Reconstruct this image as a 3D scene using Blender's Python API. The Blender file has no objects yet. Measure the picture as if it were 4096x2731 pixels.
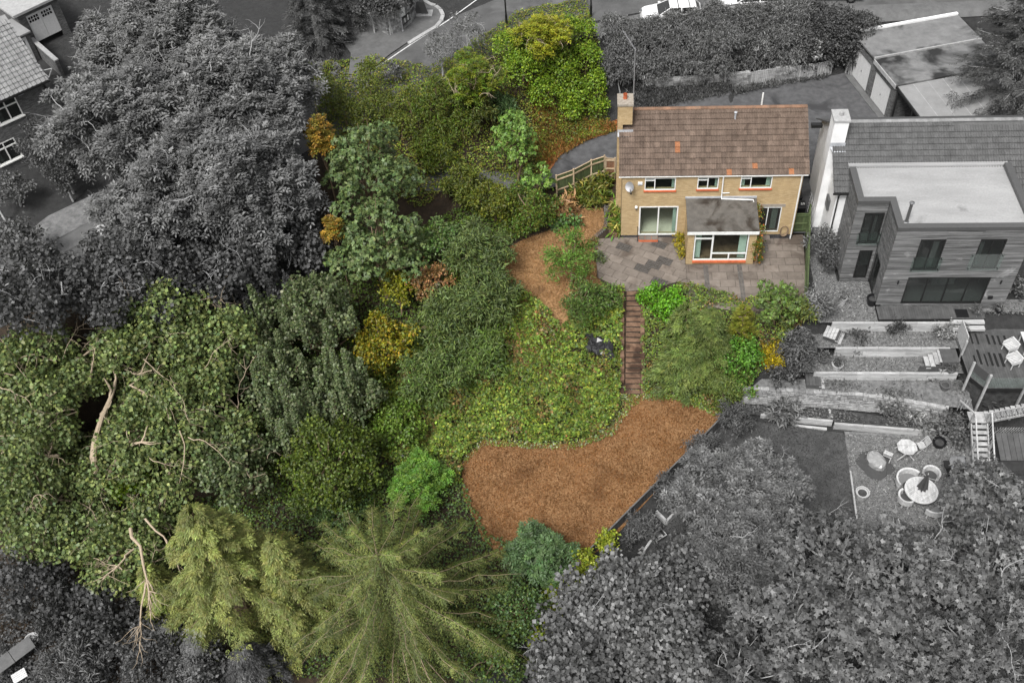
import bpy, bmesh, math, random
import numpy as np
from math import radians, sin, cos, pi, hypot, atan2
from mathutils import Matrix, Vector

# ------------------------------------------------------------------ camera, world, sun
SC = bpy.context.scene
COL = SC.collection
CAM = np.array([-1.635, -47.483, 43.675])
FPX, PITCH, ROLL, HEAD = 4050.0, radians(48.337), radians(-5.133), radians(7.029)
FW = np.array([-sin(HEAD) * cos(PITCH), cos(HEAD) * cos(PITCH), -sin(PITCH)])
RT = np.array([cos(HEAD), sin(HEAD), 0.0])
UP = np.cross(RT, FW)
_c, _s = cos(ROLL), sin(ROLL)
cam = bpy.data.objects.new('camera', bpy.data.cameras.new('camera'))
COL.objects.link(cam)
r_ = _c * RT + _s * UP
u_ = _c * UP - _s * RT
cam.matrix_world = Matrix(((r_[0], u_[0], -FW[0], CAM[0]), (r_[1], u_[1], -FW[1], CAM[1]), (r_[2], u_[2], -FW[2], CAM[2]), (0, 0, 0, 1)))
cam.data.sensor_width = 36.0
cam.data.lens = FPX / 4096 * 36.0
cam.data.clip_end = 2000
cam.data.clip_start = 0.5
SC.camera = cam

world = bpy.data.worlds.new('World')
SC.world = world
world.use_nodes = True
SUN_EL, SUN_AZ = radians(58), radians(205)      # azimuth clockwise from +Y
nt = world.node_tree
bg = nt.nodes['Background']
sky = nt.nodes.new('ShaderNodeTexSky')
sky.sky_type = 'NISHITA'
sky.sun_disc = False
sky.sun_elevation = SUN_EL
sky.sun_rotation = SUN_AZ
sky.air_density = 1.0
sky.dust_density = 4.0
sky.ozone_density = 0.6
hsv = nt.nodes.new('ShaderNodeHueSaturation')   # overcast: the cloud layer takes most of the blue out of the sky
hsv.inputs['Saturation'].default_value = 0.08
nt.links.new(sky.outputs[0], hsv.inputs['Color'])
nt.links.new(hsv.outputs[0], bg.inputs['Color'])
bg.inputs['Strength'].default_value = 0.075
sun = bpy.data.objects.new('sun', bpy.data.lights.new('sun', 'SUN'))
COL.objects.link(sun)
sun.data.energy = 1.5
sun.data.angle = radians(18)
sun.data.color = (1.0, 0.985, 0.96)
sd = Vector((sin(SUN_AZ) * cos(SUN_EL), cos(SUN_AZ) * cos(SUN_EL), sin(SUN_EL)))
sun.rotation_euler = sd.to_track_quat('Z', 'Y').to_euler()
sun.location = (0, 0, 60)
SC.view_settings.view_transform = 'Standard'
SC.view_settings.look = 'None'
SC.view_settings.gamma = 1.0
SC.view_settings.use_curve_mapping = False
SC.view_settings.exposure = 1.3
SC.cycles.max_bounces = 5
SC.cycles.diffuse_bounces = 3
SC.cycles.transparent_max_bounces = 8

# ------------------------------------------------------------------ helpers
KPX = 4096 / 2352.0
def ray(x, y):
    du, dv = x * KPX - 2048, y * KPX - 1365.5
    u, v = _c * du + _s * dv, -_s * du + _c * dv
    return FW + RT * (u / FPX) - UP * (v / FPX)
def G(x, y, z):                       # the point at height z seen at (x, y) of the survey view
    d = ray(x, y)
    return CAM + d * ((z - CAM[2]) / d[2])
def pxm(p):                           # survey pixels per metre at p
    return FPX / KPX / float((np.asarray(p) - CAM) @ FW)

def mathnode(nt, op, a, b=None):
    n = nt.nodes.new('ShaderNodeMath'); n.operation = op
    for i, v in enumerate((a, b)):
        if v is None: continue
        if isinstance(v, (int, float)): n.inputs[i].default_value = v
        else: nt.links.new(v, n.inputs[i])
    return n.outputs[0]
def mixcol(nt, fac, a, b, mode='MIX'):
    n = nt.nodes.new('ShaderNodeMix'); n.data_type = 'RGBA'; n.blend_type = mode
    if isinstance(fac, (int, float)): n.inputs[0].default_value = fac
    else: nt.links.new(fac, n.inputs[0])
    for i, v in ((6, a), (7, b)):
        if isinstance(v, tuple): n.inputs[i].default_value = (*v[:3], 1)
        else: nt.links.new(v, n.inputs[i])
    return n.outputs[2]
def ramp(nt, fac, stops):
    n = nt.nodes.new('ShaderNodeValToRGB')
    e = n.color_ramp.elements
    while len(e) < len(stops): e.new(0.5)
    for el, (p, c) in zip(e, stops):
        el.position = p
        el.color = (*c, 1) if isinstance(c, tuple) else (c, c, c, 1)
    nt.links.new(fac, n.inputs[0])
    return n.outputs[0]
def noise(nt, vec, scale, detail=6, rough=0.6, dist=0.0):
    n = nt.nodes.new('ShaderNodeTexNoise')
    n.inputs['Scale'].default_value = scale
    n.inputs['Detail'].default_value = detail
    n.inputs['Roughness'].default_value = rough
    n.inputs['Distortion'].default_value = dist
    if vec is not None: nt.links.new(vec, n.inputs['Vector'])
    return n.outputs[0]
def newmat(name):
    m = bpy.data.materials.new(name); m.use_nodes = True
    nt = m.node_tree
    return m, nt, nt.nodes['Principled BSDF']
def coords(nt, kind='Object', scale=None):
    t = nt.nodes.new('ShaderNodeTexCoord').outputs[kind]
    if scale:
        mp = nt.nodes.new('ShaderNodeMapping'); mp.inputs['Scale'].default_value = scale
        nt.links.new(t, mp.inputs[0]); t = mp.outputs[0]
    return t
def geo(nt, scale=None):
    t = nt.nodes.new('ShaderNodeNewGeometry').outputs['Position']
    if scale:
        mp = nt.nodes.new('ShaderNodeMapping'); mp.inputs['Scale'].default_value = scale
        nt.links.new(t, mp.inputs[0]); t = mp.outputs[0]
    return t
def bump(nt, bs, h, strength=0.4, dist=0.02):
    n = nt.nodes.new('ShaderNodeBump')
    n.inputs['Strength'].default_value = strength
    n.inputs['Distance'].default_value = dist
    nt.links.new(h, n.inputs['Height'])
    nt.links.new(n.outputs[0], bs.inputs['Normal'])
def surf(name, a, b, sc=4.0, fine=40.0, rough=0.85, rnd=0.0, stretch=None, bmp=0.3, big=None, spec=0.3, metal=0.0, bd=0.02):
    """Two-tone procedural surface: patches of a and b, fine grain, optional per-piece variation and large stains."""
    m, nt, bs = newmat(name)
    v = geo(nt, stretch)
    n1 = noise(nt, v, sc, 7, 0.65)
    col = mixcol(nt, ramp(nt, n1, [(0.35, 0.0), (0.65, 1.0)]), a, b)
    n2 = noise(nt, v, fine, 3, 0.7)
    col = mixcol(nt, 0.55, col, ramp(nt, n2, [(0.25, 0.35), (0.75, 1.0)]), 'MULTIPLY')
    col = mixcol(nt, 1.0, col, (1.25, 1.25, 1.25), 'MULTIPLY')
    if big:
        n3 = noise(nt, geo(nt), big[0], 4, 0.55, 0.6)
        col = mixcol(nt, ramp(nt, n3, [(big[2], 0.0), (big[2] + 0.12, 1.0)]), col, big[1])
    if rnd:
        oi = nt.nodes.new('ShaderNodeObjectInfo').outputs['Random']
        k = mathnode(nt, 'ADD', mathnode(nt, 'MULTIPLY', oi, rnd * 2), 1 - rnd)
        cb = nt.nodes.new('ShaderNodeCombineColor')
        for i in range(3): nt.links.new(k, cb.inputs[i])
        col = mixcol(nt, 1.0, col, cb.outputs[0], 'MULTIPLY')
    nt.links.new(col, bs.inputs['Base Color'])
    bs.inputs['Roughness'].default_value = rough
    bs.inputs['Specular IOR Level'].default_value = spec
    bs.inputs['Metallic'].default_value = metal
    if bmp: bump(nt, bs, n2, bmp, bd)
    return m
def plain(name, col, rough=0.5, metal=0.0, spec=0.4):
    m, nt, bs = newmat(name)
    n = noise(nt, geo(nt), 9.0, 4)
    c = mixcol(nt, ramp(nt, n, [(0.3, 0.0), (0.75, 1.0)]), col, tuple(x * 0.82 for x in col))
    nt.links.new(c, bs.inputs['Base Color'])
    bs.inputs['Roughness'].default_value = rough
    bs.inputs['Metallic'].default_value = metal
    bs.inputs['Specular IOR Level'].default_value = spec
    return m
def brickmat(name, a, b, mortar, bw=0.215, bh=0.065, joint=0.010, rough=0.9):
    m, nt, bs = newmat(name)
    t = coords(nt)
    sp = nt.nodes.new('ShaderNodeSeparateXYZ'); nt.links.new(t, sp.inputs[0])
    cb = nt.nodes.new('ShaderNodeCombineXYZ')
    nt.links.new(mathnode(nt, 'ADD', sp.outputs[0], sp.outputs[1]), cb.inputs[0])
    nt.links.new(sp.outputs[2], cb.inputs[1])
    br = nt.nodes.new('ShaderNodeTexBrick')
    br.inputs['Scale'].default_value = 1.0
    br.inputs['Brick Width'].default_value = bw + joint
    br.inputs['Row Height'].default_value = bh + joint
    br.inputs['Mortar Size'].default_value = joint / 2
    br.inputs['Mortar Smooth'].default_value = 0.2
    br.inputs['Color1'].default_value = (*a, 1)
    br.inputs['Color2'].default_value = (*b, 1)
    br.inputs['Mortar'].default_value = (*mortar, 1)
    nt.links.new(cb.outputs[0], br.inputs['Vector'])
    n = noise(nt, t, 1.3, 6)
    col = mixcol(nt, 0.45, br.outputs[0], ramp(nt, n, [(0.3, 0.55), (0.7, 1.0)]), 'MULTIPLY')
    col = mixcol(nt, 0.5, col, ramp(nt, noise(nt, t, 30.0, 3), [(0.25, 0.5), (0.75, 1.1)]), 'MULTIPLY')
    nt.links.new(col, bs.inputs['Base Color'])
    bs.inputs['Roughness'].default_value = rough
    bs.inputs['Specular IOR Level'].default_value = 0.2
    bump(nt, bs, mathnode(nt, 'SUBTRACT', 1.0, br.outputs[1]), 0.5, 0.01)
    return m
def glassmat(name, tint=(0.02, 0.025, 0.025), see=0.7):
    m, nt, bs = newmat(name)
    tr = nt.nodes.new('ShaderNodeBsdfTransparent'); tr.inputs[0].default_value = (0.9, 0.95, 0.93, 1)
    bs.inputs['Base Color'].default_value = (*tint, 1)
    bs.inputs['Roughness'].default_value = 0.04
    bs.inputs['Specular IOR Level'].default_value = 0.7
    mx = nt.nodes.new('ShaderNodeMixShader'); mx.inputs[0].default_value = see
    nt.links.new(bs.outputs[0], mx.inputs[1]); nt.links.new(tr.outputs[0], mx.inputs[2])
    nt.links.new(mx.outputs[0], nt.nodes['Material Output'].inputs[0])
    return m
def leafmat():
    m, nt, bs = newmat('leaf')
    at = nt.nodes.new('ShaderNodeVertexColor'); at.layer_name = 'Col'
    nt.links.new(at.outputs[0], bs.inputs['Base Color'])
    bs.inputs['Roughness'].default_value = 0.48
    bs.inputs['Specular IOR Level'].default_value = 0.35
    tl = nt.nodes.new('ShaderNodeBsdfTranslucent')
    nt.links.new(mixcol(nt, 1.0, at.outputs[0], (1.1, 1.2, 0.8), 'MULTIPLY'), tl.inputs[0])
    mx = nt.nodes.new('ShaderNodeMixShader'); mx.inputs[0].default_value = 0.18
    nt.links.new(bs.outputs[0], mx.inputs[1]); nt.links.new(tl.outputs[0], mx.inputs[2])
    nt.links.new(mx.outputs[0], nt.nodes['Material Output'].inputs[0])
    return m

def wm(o):
    if o is None: return Matrix.Identity(4)
    return wm(o.parent) @ o.matrix_basis
class MB:
    """Collects shapes; build() links them as one mesh object. World coordinates unless local=True."""
    def __init__(s): s.v = []; s.f = []
    def add(s, v, f):
        n = len(s.v); s.v += [tuple(map(float, p)) for p in v]; s.f += [tuple(i + n for i in q) for q in f]; return s
    def box(s, x0, y0, z0, x1, y1, z1):
        return s.add([(x0, y0, z0), (x1, y0, z0), (x1, y1, z0), (x0, y1, z0), (x0, y0, z1), (x1, y0, z1), (x1, y1, z1), (x0, y1, z1)],
                     [(3, 2, 1, 0), (4, 5, 6, 7), (0, 1, 5, 4), (1, 2, 6, 5), (2, 3, 7, 6), (3, 0, 4, 7)])
    def bar(s, p, q, w, h, up=(0, 0, 1)):
        p, q = Vector(p), Vector(q); d = (q - p).normalized()
        a = d.cross(Vector(up))
        if a.length < 1e-4: a = d.cross(Vector((0, 1, 0)))
        a.normalize(); b = a.cross(d)
        a *= w / 2; b *= h / 2
        return s.add([p - a - b, p + a - b, p + a + b, p - a + b, q - a - b, q + a - b, q + a + b, q - a + b],
                     [(3, 2, 1, 0), (4, 5, 6, 7), (0, 1, 5, 4), (1, 2, 6, 5), (2, 3, 7, 6), (3, 0, 4, 7)])
    def tube(s, pts, rad, n=7, cap=True):
        pts = [Vector(p) for p in pts]; k = len(pts)
        if isinstance(rad, (int, float)): rad = [rad] * k
        V = []; ref = Vector((0.31, 0.17, 0.93))
        for i, p in enumerate(pts):
            d = (pts[min(i + 1, k - 1)] - pts[max(i - 1, 0)]).normalized()
            a = d.cross(ref)
            if a.length < 0.05: a = d.cross(Vector((1, 0, 0)))
            a.normalize(); b = d.cross(a)
            V += [p + (a * cos(2 * pi * j / n) + b * sin(2 * pi * j / n)) * rad[i] for j in range(n)]
        F = [(i * n + j, i * n + (j + 1) % n, (i + 1) * n + (j + 1) % n, (i + 1) * n + j) for i in range(k - 1) for j in range(n)]
        if cap: F += [tuple(range(n - 1, -1, -1)), tuple((k - 1) * n + j for j in range(n))]
        return s.add(V, F)
    def lathe(s, prof, c=(0, 0, 0), n=16, sx=1.0, sy=1.0, rot=0.0):
        V = [(c[0] + r * sx * cos(2 * pi * j / n + rot), c[1] + r * sy * sin(2 * pi * j / n + rot), c[2] + z) for r, z in prof for j in range(n)]
        F = [(i * n + j, i * n + (j + 1) % n, (i + 1) * n + (j + 1) % n, (i + 1) * n + j) for i in range(len(prof) - 1) for j in range(n)]
        F += [tuple(range(n - 1, -1, -1)), tuple((len(prof) - 1) * n + j for j in range(n))]
        return s.add(V, F)
    def prism(s, poly, z0, z1):
        n = len(poly); a = sum(poly[i][0] * poly[(i + 1) % n][1] - poly[(i + 1) % n][0] * poly[i][1] for i in range(n))
        if a < 0: poly = poly[::-1]
        z0 = z0 if isinstance(z0, (list, tuple)) else [z0] * n; z1 = z1 if isinstance(z1, (list, tuple)) else [z1] * n
        return s.add([(*p[:2], z0[i]) for i, p in enumerate(poly)] + [(*p[:2], z1[i]) for i, p in enumerate(poly)],
                     [tuple(range(n - 1, -1, -1)), tuple(range(n, 2 * n))] + [(i, (i + 1) % n, n + (i + 1) % n, n + i) for i in range(n)])
    def wall(s, x0, x1, z0, z1, y0, y1, holes):       # a wall along x with rectangular holes (hx0,hx1,hz0,hz1)
        xs = sorted({x0, x1, *[h[0] for h in holes], *[h[1] for h in holes]}); zs = sorted({z0, z1, *[h[2] for h in holes], *[h[3] for h in holes]})
        for i in range(len(xs) - 1):
            j = 0
            while j < len(zs) - 1:
                cx = (xs[i] + xs[i + 1]) / 2
                solid = lambda k: not any(h[0] < cx < h[1] and h[2] < (zs[k] + zs[k + 1]) / 2 < h[3] for h in holes)
                if solid(j):
                    k = j
                    while k + 1 < len(zs) - 1 and solid(k + 1): k += 1
                    s.box(xs[i], y0, zs[j], xs[i + 1], y1, zs[k + 1]); j = k + 1
                else: j += 1
        return s
    def mesh(s, name, M=None):
        me = bpy.data.meshes.new(name)
        v = s.v if M is None else [M @ Vector(p) for p in s.v]
        me.from_pydata(v, [], s.f); me.update(); return me
    def build(s, name, mat, parent=None, smooth=False, local=False):
        me = s.mesh(name, None if (parent is None or local) else wm(parent).inverted())
        me.materials.append(mat)
        if smooth: me.polygons.foreach_set('use_smooth', [True] * len(me.polygons))
        o = bpy.data.objects.new(name, me); COL.objects.link(o); o.parent = parent
        return o
def bevel(o, w=0.01, seg=2):
    b = o.modifiers.new('bevel', 'BEVEL'); b.width = w; b.segments = seg; b.limit_method = 'ANGLE'
    return o
def tag(o, label, cat, group=None, kind=None):
    o['label'] = label
    if cat: o['category'] = cat
    if group: o['group'] = group
    if kind: o['kind'] = kind
    return o
def struct(o, label=None):
    o['kind'] = 'structure'
    if label: o['label'] = label
    return o
def thing(name, label, cat, loc=(0, 0, 0), rz=0.0, group=None):
    o = bpy.data.objects.new(name, None); COL.objects.link(o)
    o.empty_display_size = 0.2
    o.location = [float(q) for q in loc]; o.rotation_euler = (0, 0, rz)
    return tag(o, label, cat, group)
def piece(name, me, parent, loc, rot=(0, 0, 0), scale=(1, 1, 1)):
    o = bpy.data.objects.new(name, me); COL.objects.link(o); o.parent = parent
    o.location = loc; o.rotation_euler = rot; o.scale = scale
    return o
def copytree(src, loc, rz, label):
    r = src.copy(); COL.objects.link(r); r.location = [float(q) for q in loc]; r.rotation_euler = (0, 0, rz); r['label'] = label
    for ch in src.children:
        c = ch.copy(); COL.objects.link(c); c.parent = r
        for g in ch.children:
            d = g.copy(); COL.objects.link(d); d.parent = c
    return r
def inpoly(x, y, poly):
    x = np.asarray(x, float); y = np.asarray(y, float); ins = np.zeros(x.shape, bool); n = len(poly)
    for i in range(n):
        x0, y0 = poly[i][:2]; x1, y1 = poly[(i + 1) % n][:2]
        if y0 == y1: continue
        ins ^= ((y0 > y) != (y1 > y)) & (x < (x1 - x0) * (y - y0) / (y1 - y0) + x0)
    return ins
def clip(sub, poly):                  # Sutherland-Hodgman against a convex polygon (counter-clockwise)
    for i in range(len(poly)):
        a, b = poly[i], poly[(i + 1) % len(poly)]; out = []
        side = lambda p: (b[0] - a[0]) * (p[1] - a[1]) - (b[1] - a[1]) * (p[0] - a[0])
        for j in range(len(sub)):
            p, q = sub[j - 1], sub[j]; sp, sq = side(p), side(q)
            if (sp >= 0) != (sq >= 0):
                t = sp / (sp - sq); out.append((p[0] + t * (q[0] - p[0]), p[1] + t * (q[1] - p[1])))
            if sq >= 0: out.append(q)
        sub = out
        if len(sub) < 3: return []
    return sub

# ------------------------------------------------------------------ materials
LEAF = leafmat()
BARK = surf('bark', (0.16, 0.11, 0.07), (0.26, 0.19, 0.13), 6, 40, stretch=(4, 4, 0.6))
CEDARBARK = surf('cedar_bark', (0.20, 0.15, 0.10), (0.32, 0.25, 0.17), 6, 40)
PALEBARK = surf('pale_bark', (0.30, 0.235, 0.165), (0.42, 0.34, 0.25), 6, 40, stretch=(4, 4, 0.6))
GREYBARK = surf('grey_bark', (0.22, 0.22, 0.22), (0.38, 0.38, 0.38), 6, 40, stretch=(4, 4, 0.6))
BRICK = brickmat('buff_brick', (0.47, 0.335, 0.175), (0.58, 0.43, 0.245), (0.40, 0.31, 0.19))
BRICKG = brickmat('grey_brick', (0.10, 0.10, 0.10), (0.20, 0.20, 0.20), (0.07, 0.07, 0.07))
BRICKB = brickmat('blue_brick', (0.03, 0.03, 0.035), (0.06, 0.06, 0.07), (0.2, 0.18, 0.15))
TILE = surf('brown_roof_tile', (0.095, 0.068, 0.052), (0.150, 0.110, 0.086), 2.2, 24, rnd=0.19, stretch=(1, 0.35, 0.35), bmp=0.35, big=(0.9, (0.07, 0.049, 0.037), 0.58))
TILEO = surf('orange_roof_tile', (0.26, 0.10, 0.045), (0.34, 0.16, 0.08), 8, 30, rnd=0.15)
RIDGE = surf('ridge_tile_clay', (0.15, 0.10, 0.07), (0.24, 0.13, 0.08), 3, 24, rnd=0.25)
TILEG = surf('grey_roof_tile', (0.070, 0.070, 0.070), (0.105, 0.105, 0.105), 2.0, 24, rnd=0.10)
TILEL = surf('pale_grey_roof_tile', (0.17, 0.17, 0.17), (0.24, 0.24, 0.24), 2.0, 24, rnd=0.12)
WHITE = plain('white_frame', (0.78, 0.78, 0.76), 0.35)
REDSILL = surf('red_quarry_tile', (0.42, 0.09, 0.035), (0.5, 0.13, 0.05), 6, 40, rnd=0.15)
LEAD = surf('lead_flashing', (0.30, 0.31, 0.33), (0.42, 0.43, 0.45), 3, 20, rough=0.6)
CONC = surf('chimney_cap', (0.22, 0.19, 0.155), (0.32, 0.285, 0.24), 6, 40)
FELT = surf('roof_felt', (0.075, 0.069, 0.061), (0.11, 0.10, 0.088), 3, 60, rough=0.75, big=(0.62, (0.030, 0.023, 0.017), 0.50))
GLASS = glassmat('window_glass', see=0.88)
GLASSD = glassmat('dark_window_glass', (0.03, 0.03, 0.03), see=0.55)
CLEAR = glassmat('clear_glass', (0.4, 0.4, 0.4), see=0.9)
CLEARER = glassmat('thin_clear_glass', (0.2, 0.2, 0.2), see=0.96)
ROOM = plain('room_wall', (0.74, 0.70, 0.60), 0.9)
CARPET = plain('room_carpet', (0.74, 0.67, 0.54), 0.95)
WOODFL = surf('room_wood_floor', (0.12, 0.07, 0.04), (0.2, 0.13, 0.08), 3, 30)
REDROOM = plain('room_red_wall', (0.2, 0.035, 0.01), 0.8)
CURTAIN = plain('curtain', (0.72, 0.80, 0.72), 0.9)
CURTG = plain('grey_curtain', (0.5, 0.5, 0.5), 0.9)
ROOMG = plain('grey_room', (0.3, 0.3, 0.3), 0.9)
SLAB = surf('paving_slab', (0.130, 0.109, 0.092), (0.185, 0.157, 0.134), 1.6, 50, rnd=0.14, big=(0.5, (0.085, 0.067, 0.054), 0.53))
BED = surf('paving_bed', (0.05, 0.04, 0.032), (0.085, 0.07, 0.055), 5, 50)
SETT = surf('dark_sett', (0.075, 0.068, 0.062), (0.13, 0.12, 0.11), 5, 50, rnd=0.3)
STEP = surf('step_slab', (0.105, 0.060, 0.038), (0.18, 0.112, 0.074), 2.5, 40, rnd=0.15, big=(0.8, (0.045, 0.025, 0.016), 0.50))
LAWN = surf('dry_lawn', (0.20, 0.105, 0.045), (0.29, 0.165, 0.078), 1.0, 22, bmp=0.9, bd=0.05, big=(0.35, (0.15, 0.078, 0.034), 0.56))
LAWN2 = surf('dry_upper_lawn', (0.25, 0.14, 0.062), (0.36, 0.215, 0.105), 1.6, 24, bmp=0.9, bd=0.05, big=(0.5, (0.10, 0.052, 0.026), 0.62))
SOIL = surf('leaf_litter', (0.055, 0.032, 0.016), (0.11, 0.062, 0.03), 3, 26, bmp=0.8, bd=0.05)
GSOIL = surf('grey_earth', (0.03, 0.03, 0.03), (0.07, 0.07, 0.07), 3, 26, bmp=0.8, bd=0.05)
GLAWN = surf('grey_lawn', (0.045, 0.045, 0.045), (0.08, 0.08, 0.08), 1.5, 26, bmp=0.8, bd=0.04)
CHIP = surf('grey_chippings', (0.085, 0.085, 0.085), (0.19, 0.19, 0.19), 5, 18, bmp=0.9, bd=0.04)
TARMAC = surf('tarmac', (0.062, 0.062, 0.064), (0.095, 0.095, 0.098), 2.2, 60, bmp=0.3, big=(0.5, (0.042, 0.042, 0.044), 0.55))
ROADM = surf('road_tarmac', (0.062, 0.062, 0.062), (0.10, 0.10, 0.10), 1.2, 50, stretch=(0.5, 0.5, 1), big=(0.35, (0.12, 0.12, 0.12), 0.54))
PAVE = surf('pavement_tarmac', (0.09, 0.09, 0.09), (0.125, 0.125, 0.125), 2, 50)
KERB = surf('kerb_stone', (0.27, 0.27, 0.27), (0.36, 0.36, 0.36), 4, 40, rnd=0.12)
LINE = surf('road_paint', (0.45, 0.45, 0.45), (0.6, 0.6, 0.6), 6, 30)
STONE = surf('garden_stone', (0.15, 0.15, 0.15), (0.30, 0.30, 0.30), 4, 30, rnd=0.35, bmp=0.6)
SLEEPER = surf('pale_sleeper', (0.27, 0.27, 0.27), (0.44, 0.44, 0.44), 2, 30, stretch=(0.6, 4, 4), rnd=0.15)
BOARDM = surf('weathered_cladding', (0.065, 0.065, 0.065), (0.19, 0.19, 0.19), 1.5, 26, stretch=(0.35, 3, 7), rnd=0.22, big=(0.7, (0.33, 0.33, 0.33), 0.60))
DECKM = surf('dark_deck_board', (0.055, 0.055, 0.055), (0.085, 0.085, 0.085), 2, 30, rnd=0.15)
DECKW = surf('deck_black', (0.008, 0.008, 0.008), (0.014, 0.014, 0.014), 3, 30)  # near-black tone of the deck frames and the strips on the boards
POSTG = surf('grey_timber', (0.26, 0.26, 0.26), (0.42, 0.42, 0.42), 3, 30, rnd=0.2)
DARKF = plain('black_frame', (0.018, 0.018, 0.018), 0.4)
RENDER = surf('white_render', (0.66, 0.66, 0.66), (0.78, 0.78, 0.78), 1.2, 40, bmp=0.1)
COPING = plain('grey_coping', (0.085, 0.085, 0.085), 0.4)
FLATW = surf('pale_flat_roof', (0.25, 0.25, 0.25), (0.32, 0.32, 0.32), 0.8, 30, stretch=(0.3, 1.2, 1), big=(0.5, (0.19, 0.19, 0.19), 0.60), bmp=0.05)
STEEL = plain('steel', (0.6, 0.6, 0.6), 0.18, 1.0)
BLACK = plain('black_plastic', (0.012, 0.012, 0.013), 0.4)
GFENCE = surf('green_fence_board', (0.05, 0.075, 0.03), (0.09, 0.11, 0.05), 3, 30, rnd=0.25, stretch=(4, 4, 0.5))
TFENCE = surf('tan_fence_rail', (0.33, 0.24, 0.15), (0.45, 0.36, 0.25), 3, 30, rnd=0.2)
GATEM = surf('brown_gate_board', (0.16, 0.075, 0.04), (0.26, 0.14, 0.08), 4, 30, rnd=0.2)
GFLAT = surf('garage_felt', (0.13, 0.13, 0.13), (0.19, 0.19, 0.19), 1.5, 40, big=(0.33, (0.022, 0.022, 0.022), 0.47), rough=0.6)
CPORT = surf('carport_sheet', (0.19, 0.19, 0.19), (0.24, 0.24, 0.24), 1.0, 40, bmp=0.1)
GDOOR = plain('garage_door_paint', (0.62, 0.62, 0.62), 0.5)
CARP = plain('white_car_paint', (0.72, 0.72, 0.72), 0.12, spec=0.6)
CARG = plain('car_glass', (0.02, 0.02, 0.02), 0.05, spec=0.7)
TEAK = surf('silvered_teak', (0.34, 0.34, 0.34), (0.52, 0.52, 0.52), 3, 30, rnd=0.15, stretch=(3, 0.7, 3))
CUSH = plain('grey_cushion', (0.16, 0.16, 0.16), 0.95)
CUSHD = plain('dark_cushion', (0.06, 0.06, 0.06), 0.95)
PARA = plain('dark_parasol_cloth', (0.07, 0.07, 0.07), 0.9)
POTM = plain('pot', (0.10, 0.10, 0.10), 0.7)
POTL = plain('pale_pot', (0.42, 0.42, 0.42), 0.7)
TERRA = plain('terracotta', (0.40, 0.10, 0.04), 0.8)
ALU = plain('aluminium', (0.5, 0.5, 0.52), 0.4, 0.6)
WFURN = plain('white_garden_furniture', (0.6, 0.6, 0.6), 0.5)

# ------------------------------------------------------------------ terrain
ROADPX = [(-150, 745), (100, 610), (351, 465), (640, 300), (900, 172), (1070, 90), (1230, 20), (1450, -22), (1800, -30), (2500, -60)]
ROAD = [tuple(G(x, y, 3.2)[:2]) for x, y in ROADPX]
ROAD = [(ROAD[0][0] - 25, ROAD[0][1] - 12)] + ROAD + [(ROAD[-1][0] + 30, ROAD[-1][1])]
def roaddist(x, y):
    best = np.full(np.shape(x), 1e9); sgn = np.zeros(np.shape(x))
    for (x0, y0), (x1, y1) in zip(ROAD[:-1], ROAD[1:]):
        dx, dy = x1 - x0, y1 - y0; L2 = dx * dx + dy * dy
        t = np.clip(((x - x0) * dx + (y - y0) * dy) / L2, 0, 1)
        d = np.hypot(x - x0 - t * dx, y - y0 - t * dy)
        cr = dx * (y - y0) - dy * (x - x0)
        m = d < best
        best = np.where(m, d, best); sgn = np.where(m, np.sign(cr), sgn)
    return best * np.where(sgn == 0, 1, sgn)        # positive on the far (north) side
def sstep(t): t = np.clip(t, 0, 1); return t * t * (3 - 2 * t)
def gz(x, y):
    x = np.asarray(x, float); y = np.asarray(y, float)
    yt = np.interp(x, [-30, -12, -8, -3, 0.2, 11, 12.3, 25], [2, -1, -5.2, -5.0, -4.9, -6.3, -6.2, -6.5])
    yb = np.interp(x, [-30, -12, -8, -3, 0.2, 11, 12.3, 25], [-12, -13.3, -13.0, -10.4, -9.9, -10.2, -12.2, -12.4])
    upz = np.interp(x, [-12, -6, -1, 11, 12, 25], [-0.3, -0.35, -0.32, -0.45, -0.72, -0.8])
    upz = np.where(y > 4.0, upz + (0.0 - upz) * np.clip((y - 4) / 3, 0, 1), upz)
    low = -3.65 - 0.075 * np.clip(-10.5 - y, 0, 30) - np.where(x > 9, 0.35 * np.clip((x - 9) / 3, 0, 1), 0)
    low = np.where(x > 11.5, np.maximum(low, -4.35 - 0.03 * np.clip(-14 - y, 0, 30)), low)
    t = np.clip((yt - y) / (yt - yb), 0, 1)
    t = np.where(x < -2, sstep(t), t)
    z = upz + (low - upz) * t
    z = np.where((x > 11.8) & (t > 0) & (t < 1), z - 0.9 * np.sin(np.clip(t, 0, 1) * pi), z)
    rd = roaddist(x, y)
    k = np.where(rd > 0, 1.0, 1 - sstep((-rd - 4.4) / 6.5))
    k = np.where((x > 8) & (rd < 0), 1 - sstep((-rd - 3.9) / 3.5), k)
    zr = 3.2 + 0.03 * np.clip(-x - 30, 0, 40)
    return z + (zr - z) * k
def gz1(x, y): return float(gz(np.array([x]), np.array([y]))[0])
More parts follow.
